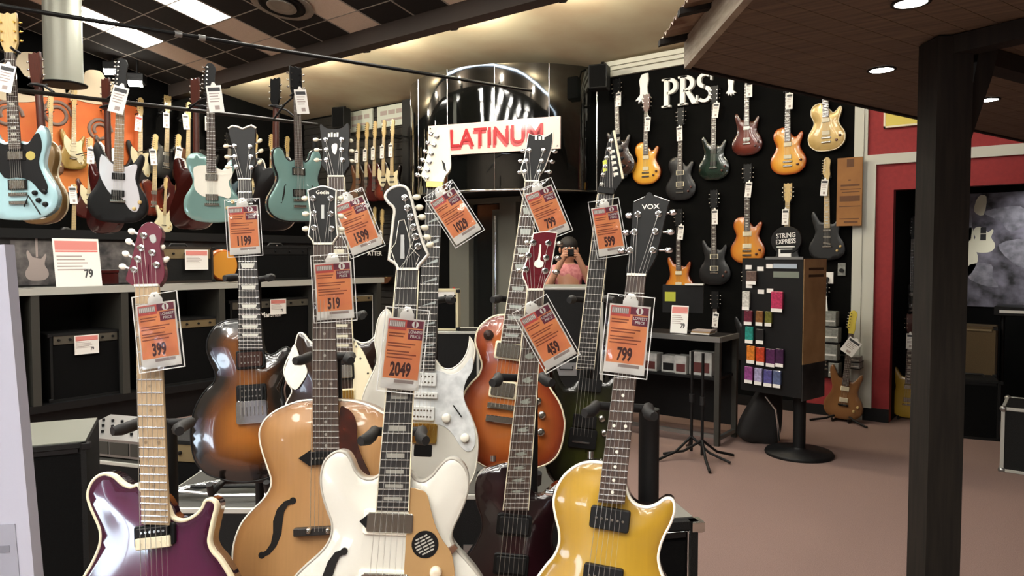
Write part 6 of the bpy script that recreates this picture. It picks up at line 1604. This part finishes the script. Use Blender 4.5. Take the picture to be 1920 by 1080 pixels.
sgn_ = thing('oval_sign', 'black oval sign with white lettering on top of the string rack', 'sign', rM @ T((q.x, -.1, zt)) @ Matrix.Rotation(PI / 2, 4, 'X') @ Matrix.Rotation(math.radians(-8), 4, 'Y'))
cz = q.z - zt
obj('plate', MB().prism([(x, y + cz) for x, y in ov], -.012, 0, .002), SATIN, sgn_)
letter('STRING', PAPERW, sgn_, 0, cz + .035, 0, .05, 1.0, thick=.002, rot=.05); letter('EXPRESS', PAPERW, sgn_, 0, cz - .01, 0, .05, .95, thick=.002, rot=.05)
obj('line', MB().box(-.08, .08, cz - .052, cz - .045, 0, .002).box(-.06, .06, cz - .07, cz - .064, 0, .002), PAPERW, sgn_)
obj('stem', MB().box(-.015, .015, -.001, cz - .09, -.012, -.004), SATIN, sgn_)
obj('tag_clip', MB().box(-.06, .05, .0, .035, -.002, .004).box(-.06, -.045, .03, .07, -.002, .004), PAPERW, sgn_)
# padded gig bag leaning behind the rack base
bb = floor_at(1428, 836)
gb_ = thing('gig_bag', 'dark padded gig bag leaning against the string rack', 'bag', T((bb.x, bb.y, 0)) @ Matrix.Rotation(YAW, 4, 'Z'))
ou = smooth([(-.13, .0), (-.17, .1), (-.15, .22), (-.10, .38), (-.06, .46), (.06, .46), (.10, .38), (.14, .22), (.15, .1), (.12, 0)], 3)
obj('shell', body_mesh('shell', ou, .12, .02, step=.03, bev=.02), mat('gig_bag_cloth', (26, 24, 24), .8), gb_, Matrix.Rotation(math.radians(14), 4, 'Y') @ T((0, .06, 0)) @ Matrix.Rotation(PI / 2, 4, 'X'))
obj('strap', MB().tube([(.02, -.01, .40), (.09, -.05, .30), (.11, -.05, .15), (.13, -.02, .05)], .010), CHROME, gb_)

# ---- brown cardboard panel, grey boxes and natural guitar by the trim
CARD = mat('brown_cardboard', (150, 102, 50), .7, noise=(5, (136, 90, 42))); CARDP = mat('cardboard_print', (92, 56, 26), .7)
pl, pr_ = wallF(1572, 360, .04), wallF(1619, 360, .04); zt2, zb2 = wallF(1590, 297, .04).z, wallF(1590, 424, .04).z
t = thing('cardboard_panel', 'brown printed cardboard panel hung on the wall by the pale trim', 'panel', FWALL((pl.x, WB - .075, zb2)))
W, Hh = pr_.x - pl.x, zt2 - zb2
obj('sheet', MB().box(0, W, 0, Hh, -.001, .02), CARD, t); obj('batten', MB().box(W * .1, W * .9, Hh * .9, Hh * .94, -.0745, -.001), SATIN, t)
m = MB()
for (yy, h_, i0, i1) in ((.58, .03, .15, .9), (.53, .012, .15, .95), (.49, .012, .2, .9), (.36, .08, .12, .92), (.28, .012, .1, .95), (.10, .012, .12, .9), (.04, .03, .3, .85), (.86, .12, .38, .66), (.66, .02, .45, .55)): m.box(W * i0, W * i1, Hh * yy, Hh * (yy + h_), .02, .0212)
obj('print', m, CARDP, t, kind='stuff')
GBX = mat('grey_string_box', (142, 144, 138), .5, noise=(40, (112, 114, 110)))
zz = [(1557, 611, 22, 27), (1557, 641, 30, 27), (1556, 675, 28, 30), (1564, 707, 18, 27), (1602, 678, 20, 10), (1601, 690, 22, 10)]
for i, (px, pyb, w, h) in enumerate(zz):
    p = wallF(px, pyb, .16); k = .0049
    t = thing('accessory_box', ('small grey accessory box on the top wall bracket', 'ribbed grey accessory box on the second wall bracket', 'wide grey accessory box on the third wall bracket', 'narrow grey accessory box on the lowest wall bracket', 'flat grey accessory box behind the natural wood guitar', 'flat grey accessory box under the other flat one')[i], 'box', FWALL((p.x, WB - .0, p.z)), 'grey boxes on wall brackets')
    obj('carton', MB().box(-w * k / 2, w * k / 2, 0, h * k, .07, .19, bev=.003), GBX, t); obj('front_label', MB().box(-w * k * .42, w * k * .42, h * k * .3, h * k * .4, .19, .191), PAPERW, t)
    obj('bracket', MB().box(-w * k / 2, w * k / 2, -.008, 0, .0005, .19), SATIN, t)
for (px, py, w, h, lab) in ((1552, 521, 22, 22, 'white electrical box with a round lens on the black wall'), (1579, 505, 14, 24, 'grey switch plate on the black wall')):
    p = wallF(px, py); k = .0049
    t = thing('wall_plate', lab, 'wall plate', FWALL((p.x, WB, p.z)))
    obj('plate', MB().box(-w * k / 2, w * k / 2, -h * k / 2, h * k / 2, .0005, .02, bev=.003), PAPERW if w > 15 else GBX, t)
    obj('insert', MB().cyl((0, -.01, .02), (0, -.01, .03), .02, n=14), SATIN, t)
NATW = burst('natural_ash', [(0, (120, 78, 40)), (1, (150, 106, 62))], .35, .4)
def floor_guitar(px, pyt, pxb, pyb, kind, label, bm, off, **kw):
    bot, top = wallF(pxb, pyb, off), wallF(px, pyt, off)
    M = FWALL(bot); d_ = M.inverted() @ top; M = M @ Matrix.Rotation(math.atan2(-d_.x, d_.y), 4, 'Z')
    nut, hd = SHAPES[kind][1], SHAPES[kind][3]; tot = nut + (.186 if hd == '33' else .205); sc = (top - bot).length / tot
    pattern_guitar(M, kind, label, bm, sc, group='guitars on floor stands', **kw)
    s_ = thing('floor_stand', 'low black floor stand under the ' + label, 'guitar stand', T((bot.x, bot.y, 0)), 'low floor stands')
    bz = bot.z
    obj('post', MB().cyl((0, .09, .02), (0, .09, .62), .011), SATIN, s_)
    for x in (-.24, .24): obj('leg', MB().tube([(0, .06, max(bz, .08)), (x * .5, -.04, .03), (x, -.14, .011)], .010), SATIN, s_)
    obj('leg', MB().tube([(0, .09, .1), (0, .14, .02)], .01), SATIN, s_)
    for x in (-.07, .07): obj('cradle_arm', MB().tube([(0, .09, bz - .015), (x, .07, bz - .015), (x, -.05, bz - .012), (x, -.06, bz + .02)], .009), RUBBER, s_)
    obj('yoke', MB().tube([(-.035, .04, .60), (-.035, .08, .60), (.035, .08, .60), (.035, .04, .60)], .008), RUBBER, s_)
    return M, sc
M, sc = floor_guitar(1601, 582, 1578, 786, 'offset', 'natural wood guitar with yellow headstock', NATW, .22, hm=mat('yellow_headstock', (216, 196, 84), .35, 0, .5), nk=PALE, fb=ROSEW, pu='hum', pm=CREAM, bridge=BLACK)
white_tag(M, .02, .66 * sc, 'pink and white price tag on the natural wood guitar', .12, .15, .05, -.5)
YB = mat('butter_yellow', (196, 160, 60), .3, 0, .6)
# recess: mural, yellow guitar, black bass, amps
RB = 8.55
def rec(px, py, b): return on_plane(px, py, (0, b, 0), Vector((0, 1, 0)))
m0, m1 = rec(1795, 450, RB), rec(1990, 450, RB); mz0, mz1 = rec(1850, 575, RB).z, rec(1850, 362, RB).z
t = thing('photo_mural', 'black and white stage photograph with a white guitar in the recess', 'poster', FWALL((m0.x, RB, mz0)))
W, Hh = m1.x - m0.x, mz1 - mz0
PM = mat('stage_photo', (10, 10, 12), .5, noise=(6, (124, 120, 132)))
obj('sheet', MB().box(0, W, 0, Hh, .0005, .01), PM, t)
gp = rec(1843, 470, RB); gx, gy = gp.x - m0.x, gp.z - mz0
gs = rec(1865, 462, RB).x - rec(1820, 462, RB).x
PRW = mat('print_white', (226, 222, 196), .5); PRD = mat('print_dark', (26, 26, 28), .5); PRG = mat('print_grey', (96, 95, 102), .5, noise=(14, (140, 138, 146)))
obj('printed_guitar', MB().prism([(gx + x * gs / .33, gy + y * gs / .33 * .95) for x, y in smooth(SHAPES['single'][0], 2)], .01, .011), PRW, t, T((0, -.02, 0)))
for yy in (.22, .33): obj('printed_pickup', MB().box(gx - .12 * gs, gx + .12 * gs, gy + yy * gs / .33 - .03, gy + yy * gs / .33 + .03, .011, .0115), PRD, t)
for (px, py, pts, mm) in ((1812, 470, [(0, .2), (.05, .22), (.07, .05), (.1, -.1), (.02, -.26), (-.06, -.22), (.0, -.1), (-.03, .05)], PRW), (1845, 515, [(-.12, .1), (.06, .1), (.07, -.02), (.12, -.12), (-.02, -.1), (-.14, -.02)], PRG), (1890, 415, [(-.2, .1), (.1, .14), (.16, -.02), (.02, -.1), (-.06, 0)], PRG), (1900, 470, [(-.12, .06), (.1, .1), (.12, -.16), (-.02, -.1)], PRG), (1808, 430, [(-.03, .2), (.05, .2), (.06, -.1), (-.04, -.12)], PRG), (1838, 392, [(-.02, .12), (.05, .12), (.03, -.06), (-.05, -.02)], PRW)):
    q = rec(px, py, RB); obj('printed_shape', MB().prism([(q.x - m0.x + x, q.z - mz0 + y) for x, y in smooth(pts, 3)], .01, .0108), mm, t)
def rec_guitar(px, pyt, pxb, pyb, kind, label, bm, b, stand, **kw):
    bot, top = rec(pxb, pyb, b), rec(px, pyt, b)
    M = FWALL(bot); d_ = M.inverted() @ top; M = M @ Matrix.Rotation(math.atan2(-d_.x, d_.y), 4, 'Z')
    nut, hd = SHAPES[kind][1], SHAPES[kind][3]; tot = nut + (.186 if hd == '33' else .205)
    sc = (top - bot).length / tot
    pattern_guitar(M, kind, label, bm, sc, group='guitars in the recess', name='electric_bass', **kw)
    s_ = thing('floor_stand', 'low black floor stand under the ' + label, 'guitar stand', T((bot.x, bot.y, 0)), 'low floor stands')
    obj('post', MB().cyl((0, .1, .02), (0, .1, bot.z + .70), .012), SATIN, s_)
    for x in (-.24, .24): obj('leg', MB().tube([(0, .1, .18), (x * .5, .0, .06), (x, -.1, .011)], .010), SATIN, s_)
    obj('leg', MB().tube([(0, .1, .18), (0, .2, .012)], .01), SATIN, s_)
    for x in (-.07, .07): obj('cradle_arm', MB().tube([(0, .1, bot.z - .015), (x, .07, bot.z - .015), (x, -.05, bot.z - .012), (x, -.06, bot.z + .02)], .009), RUBBER, s_)
    return M, sc
M, sc = rec_guitar(1710, 588, 1701, 783, 'double', 'butter yellow guitar with maroon headstock', YB, 7.5, True, hm=REDF, nk=MAHOG, fb=ROSEW, inl=pale_inl, bridge=NICKEL)
white_tag(M, 0, .70 * sc, 'white price tag on the butter yellow guitar', .06, .14, .04)
p = rec(1713, 412, 8.2); 
M, sc = rec_guitar(1714, 405, 1712, 610, 'offset', 'black bass standing at the back of the recess', BLACK, 8.1, True, fb=EBONY, nk=MAHOG)
# tan amplifier on a black cabinet behind the post, road cases at the right edge
q = rec(1833, 706, 7.6)
kq = rec(1862, 706, 7.6).x - rec(1800, 706, 7.6).x
amp(T((q.x, 7.6, q.z)), kq, rec(1833, 612, 7.6).z - q.z, .3, 'tan cloth amplifier standing on a dark cabinet in the recess', cloth=TWEED, body=TWEED, panel=TANPAN, knobs=0, panel_h=.02, handle=False, group='amplifiers in the recess')
amp(T((q.x, 7.58, 0)), kq * 1.05, q.z, .4, 'dark cabinet under the tan cloth amplifier in the recess', panel=SATIN, knobs=0, panel_h=.02, handle=False, name='speaker_cabinet', group='amplifiers in the recess')
fq = floor_at(1828, 824)
amp(T((fq.x, fq.y, 0)) @ Matrix.Rotation(math.radians(14), 4, 'Z'), .34, at(1828, 712, (fq - CO).dot(CF)).z, .36, 'black wedge speaker cabinet on the carpet behind the timber post', panel=SATIN, knobs=0, panel_h=.02, name='speaker_cabinet', group='floor amplifiers right', handle=True)
e = floor_at(1874, 884); dz = (e - CO).dot(CF); h1 = at(1874, 762, dz).z; h2 = at(1900, 694, dz).z
flight_case(T((e.x + .36, e.y, 0)), .72, .5, h1, 'large black road case with pale edges on the open carpet')
flight_case(T((e.x + .36 + .16, e.y + .06, h1 + .003)), .60, .42, h2 - h1, 'smaller black road case stacked on the large road case')
# keyboard stand and dark gear behind the road cases
q = rec(1926, 585, 7.9)
t = thing('keyboard', 'dark keyboard on a black stand in the recess under the photograph', 'keyboard', T((q.x, 7.8, q.z - .04)))
obj('case', MB().box(-.24, .24, 0, .3, 0, .09, bev=.008), SATIN, t); obj('keys', MB().box(-.20, .20, -.004, .12, .03, .055), PAPERW, t)
for x in (-.18, .18): obj('stand_leg', MB().cyl((x, .15, 0), (x, .15, -(q.z - .04)), .018), SATIN, t)
# yellow board high on the red wall
a_, b_ = wallF(1658, 230), wallF(1815, 230)
YSG = mat('yellow_board', (222, 202, 84), .45); z0, z1 = wallF(1660, 241).z, wallF(1660, 168).z
t = thing('yellow_sign', 'yellow sign board with pale edge high on the red wall', 'sign', FWALL((a_.x, WB, z0)))
obj('panel', MB().box(.015, b_.x - a_.x, .015, z1 - z0, .0005, .03), YSG, t); obj('edge', MB().box(0, b_.x - a_.x, 0, .015, .0005, .034).box(0, .015, 0, z1 - z0, .0005, .034), CREAM, t)
# low wooden bench at the lower right corner
q = floor_at(1862, 1082, .42)
WOODB = mat('pale_wood', (150, 116, 66), .45, noise=(3, (128, 96, 52), (2, 20, 2)))
t = thing('wooden_bench', 'low pale wooden bench of four planks on the carpet', 'bench', T((q.x, q.y, 0)) @ Matrix.Rotation(YAW - math.radians(24), 4, 'Z'))
for i in range(4): obj('plank', MB().box(.0, 1.1, -.10 * i - .098, -.10 * i, .385, .42, bev=.003), WOODB, t)
for x in (.08, 1.0): obj('leg', MB().box(x, x + .05, -.36, -.04, 0, .385), WOODB, t)

# ---- ceiling fittings
dM = at(120, 160, 7.0)
DUCT = mat('pale_duct', (176, 178, 164), .4, .3)
t = thing('ceiling_duct', 'pale grey round ventilation duct hanging from the tiled ceiling', 'duct', T((dM.x, dM.y, dM.z)))
obj('pipe', MB().lathe([(.162, .01), (.165, .02), (.165, zc(dM.y) - dM.z + .02)], n=32), DUCT, t)
obj('rim', MB().lathe([(.15, 0), (.20, 0), (.205, .012), (.165, .02), (.15, .012)], n=32), SATIN, t)
obj('grille', MB().cyl((0, 0, .004), (0, 0, .01), .15, n=32), SATIN, t)
vp = on_plane(530, 2, (0, BM, zc(BM)), Vector((0, SL, 1)).normalized())
VENT = mat('round_vent_grey', (150, 146, 134), .5)
t = thing('ceiling_vent', 'round grey air diffuser in the tiled ceiling', 'vent', T((vp.x, vp.y, vp.z)) @ Matrix.Rotation(ang, 4, 'X'))
for i, r in enumerate((.30, .22, .14)): obj('ring', MB().lathe([(r - .05, -.03 - .012 * i), (r, -.045 - .012 * i), (r + .004, -.04 - .012 * i), (r - .045, -.01), (r - .05, -.0)], n=32), VENT if i != 1 else SATIN, t)
obj('collar', MB().cyl((0, 0, -.03), (0, 0, .01), .22, n=32), SATIN, t)
# twin spotlight
for (px, py) in ((208, 130), (254, 152)):
    p = at(px, py, 9.0)
    t = thing('spotlight', 'black rectangular spotlight hanging below the tiled ceiling', 'spotlight', T((p.x, p.y, p.z)) @ Matrix.Rotation(YAW + .2, 4, 'Z'), 'pair of spotlights')
    obj('housing', MB().box(-.09, .09, -.02, .16, -.02, .10, bev=.01), SATIN, t)
    obj('lens', MB().add([(-.08, -.03, -.03), (.08, -.03, -.03), (.08, .03, -.06), (-.08, .03, -.06)], [(0, 1, 2, 3), (3, 2, 1, 0)]).box(-.08, .08, -.024, -.02, -.03, .0), mat('spot_lens', (255, 250, 240), .4, emit=SPOTW), t)
    obj('stem', MB().cyl((0, .07, .1), (0, .07, zc(p.y) - p.z + .03), .012), SATIN, t)
# horizontal conduit across the shop
c0_, c1_ = on_plane(-60, 1, (0, 0, 3.0), Vector((0, 0, 1))), on_plane(933, 160, (0, 0, 3.0), Vector((0, 0, 1)))
t = thing('conduit_pipe', 'thin black conduit pipe running overhead to the curved canopy', 'pipe', T(c0_))
L_ = c1_ - c0_
obj('pipe', MB().cyl((0, 0, 0), L_, .014), BLACK, t)
for f_ in (.30, .34): obj('coupling', MB().cyl(L_ * f_, L_ * (f_ + .012), .02), STEEL, t)
ex = -(c0_ + L_ * -0.0)
obj('hanger_rod', MB().cyl(L_ * .02, L_ * .02 + Vector((0, 0, 1.7)), .004), BLACK, t); obj('pipe_end', MB().cyl(L_, L_ * 1.1, .012), BLACK, t)
# ceiling speakers
for (px, py, h, lab) in ((1124, 146, .26, 'black loudspeaker on a bracket beside the curved canopy'), (640, 222, .30, 'black loudspeaker on a bracket in front of the white panels')):
    p = wallF(px, py, .3)
    t = thing('loudspeaker', lab, 'speaker', T((p.x, WB - .3, p.z)) @ Matrix.Rotation(.3, 4, 'Z'))
    obj('cabinet', MB().box(-.1, .1, -.09, .09, -h / 2, h / 2, bev=.01), SATIN, t); obj('grille', MB().box(-.09, .09, -.096, -.09, -h / 2 + .015, h / 2 - .015), CLOTH, t)
    obj('bracket', MB().tube([(0, .08, h / 2 - .04), (0, .12, CT - p.z - .02 if h < .28 else h / 2 + .1), (0, .2, CT - p.z if h < .28 else h / 2 + .12)], .012), SATIN, t)
# white louvred panels at the top of the corner wall
LOUV = mat('white_louvre_panel', (196, 202, 190), .45)
for (p0, p1, lab) in ((656, 700, 'white louvred panel beside the black loudspeaker'), (709, 765, 'white louvred panel beside the black trim')):
    a_, b_ = wallF(p0, 220, .05), wallF(p1, 220, .05); W = b_.x - a_.x
    t = thing('louvre_panel', lab, 'panel', FWALL((a_.x, WB - .042, CT - .32)), 'white louvred panels')
    obj('frame', MB().box(0, W, 0, .3, 0, .03, bev=.004), LOUV, t)
    for j in range(3):
        obj('louvre', MB().box(W * (.12 + .27 * j), W * (.34 + .27 * j), .17, .23, .03, .034), PGREY, t)
    obj('louvre', MB().box(W * .15, W * .85, .08, .11, .03, .034), PGREY, t)

# ---- person with a camera at the far counter
SKIN = mat('skin', (190, 140, 112), .5); SHIRT = mat('pink_check_shirt', (178, 104, 108), .8, noise=(30, (206, 140, 140))); DENIM = mat('dark_trousers', (38, 40, 48), .8); HAIR = mat('dark_hair', (26, 22, 20), .7)
pc = at(1066, 500, 7.3)
pM = T((pc.x, pc.y, 0)) @ Matrix.Rotation(YAW, 4, 'Z')            # local -y looks at the camera
t = thing('person', 'person in a pink checked shirt raising a dark camera to the face', 'person', pM)
V_ = {'pel': (0, 0, .93), 'wst': (0, 0, 1.05), 'chs': (0, .01, 1.25), 'shc': (0, .015, 1.37), 'nck': (0, .0, 1.44), 'hdl': (0, -.02, 1.53), 'hd': (0, -.025, 1.60), 'top': (0, -.01, 1.665),
 'shl': (-.17, .01, 1.36), 'ell': (-.24, -.12, 1.15), 'wrl': (-.10, -.25, 1.44), 'hal': (-.06, -.25, 1.52),
 'shr': (.17, .01, 1.36), 'elr': (.25, -.13, 1.15), 'wrr': (.10, -.25, 1.44), 'har': (.06, -.25, 1.52),
 'hpl': (-.09, 0, .88), 'knl': (-.10, -.02, .5), 'anl': (-.11, 0, .08), 'tol': (-.12, -.14, .035),
 'hpr': (.09, 0, .88), 'knr': (.10, -.02, .5), 'anr': (.11, 0, .08), 'tor': (.12, -.14, .035)}
RAD = dict(pel=.13, wst=.125, chs=.145, shc=.11, nck=.055, hdl=.075, hd=.085, top=.06, shl=.07, ell=.045, wrl=.032, hal=.034, shr=.07, elr=.045, wrr=.032, har=.034, hpl=.09, knl=.06, anl=.042, tol=.035, hpr=.09, knr=.06, anr=.042, tor=.035)
E_ = [('pel', 'wst'), ('wst', 'chs'), ('chs', 'shc'), ('shc', 'nck'), ('nck', 'hdl'), ('hdl', 'hd'), ('hd', 'top'), ('shc', 'shl'), ('shl', 'ell'), ('ell', 'wrl'), ('wrl', 'hal'), ('shc', 'shr'), ('shr', 'elr'), ('elr', 'wrr'), ('wrr', 'har'), ('pel', 'hpl'), ('hpl', 'knl'), ('knl', 'anl'), ('anl', 'tol'), ('pel', 'hpr'), ('hpr', 'knr'), ('knr', 'anr'), ('anr', 'tor')]
for s_, hx, hn in ((-1, -.06, 'hal'), (1, .06, 'har')):            # four fingers wrapped round the camera and a thumb below it
    for i in range(4):
        a, b = 'f%d%d' % (s_, i), 'g%d%d' % (s_, i)
        V_[a] = (hx * .9 + s_ * .005, -.285, 1.535 + .016 * (i - 1.5)); V_[b] = (hx * .45, -.30, 1.54 + .016 * (i - 1.5)); RAD[a] = .010; RAD[b] = .008; E_ += [(hn, a), (a, b)]
    a, b = 'h%d' % s_, 'i%d' % s_
    V_[a] = (hx * .7, -.24, 1.49); V_[b] = (hx * .35, -.26, 1.492); RAD[a] = .011; RAD[b] = .009; E_ += [(hn, a), (a, b)]
keys = list(V_); me = bpy.data.meshes.new('body'); me.from_pydata([V_[k] for k in keys], [(keys.index(a), keys.index(b)) for a, b in E_], [])
bo = bpy.data.objects.new('body', me); COL.objects.link(bo)
sk = bo.modifiers.new('skin', 'SKIN'); sk.use_smooth_shade = True
for i, k in enumerate(keys): me.skin_vertices[0].data[i].radius = (RAD[k], RAD[k]); me.skin_vertices[0].data[i].use_root = (k == 'pel')
bo.modifiers.new('sub', 'SUBSURF').levels = 1; bo.modifiers['sub'].render_levels = 1
bpy.context.view_layer.update()
fm = bpy.data.meshes.new_from_object(bo.evaluated_get(bpy.context.evaluated_depsgraph_get())); bpy.data.objects.remove(bo, do_unlink=True)
fm.materials.clear()
for mm in (SKIN, SHIRT, DENIM, SATIN): fm.materials.append(mm)
for pg in fm.polygons:
    c3 = pg.center; pg.use_smooth = True
    if c3.z < .10: pg.material_index = 3
    elif c3.z < .96: pg.material_index = 2
    elif c3.z < 1.43 and c3.y > -.1 and not (abs(c3.x) > .15 and c3.z < 1.24 and c3.y < -.06): pg.material_index = 1
bo = bpy.data.objects.new('body', fm); COL.objects.link(bo); bo.parent = t
hm_ = MB().ball((0, .0, 1.625), (.092, .10, .085), 14); obj('hair', hm_, HAIR, t)
obj('hair_back', MB().ball((0, .035, 1.58), (.088, .075, .10), 12), HAIR, t)
obj('nose', MB().ball((0, -.112, 1.565), (.014, .018, .02), 8), SKIN, t)
for s_ in (-1, 1):
    obj('ear', MB().ball((.088 * s_, -.01, 1.57), (.012, .022, .032), 8), SKIN, t)
    obj('eye', MB().ball((.032 * s_, -.098, 1.592), (.012, .008, .007), 8), PAPERW, t)
obj('mouth', MB().ball((0, -.098, 1.53), (.024, .008, .006), 8), mat('lips', (150, 84, 78), .5), t)
cq = thing('camera', 'small dark camera held in both hands of the person', 'camera', pM @ T((0, -.27, 1.505)))
obj('camera_body', MB().box(-.06, .06, -.018, .018, 0, .072, bev=.006), SATIN, cq); obj('lens', MB().cyl((0, -.018, .036), (0, -.05, .036), .026, .024, n=16), BLACK, cq)
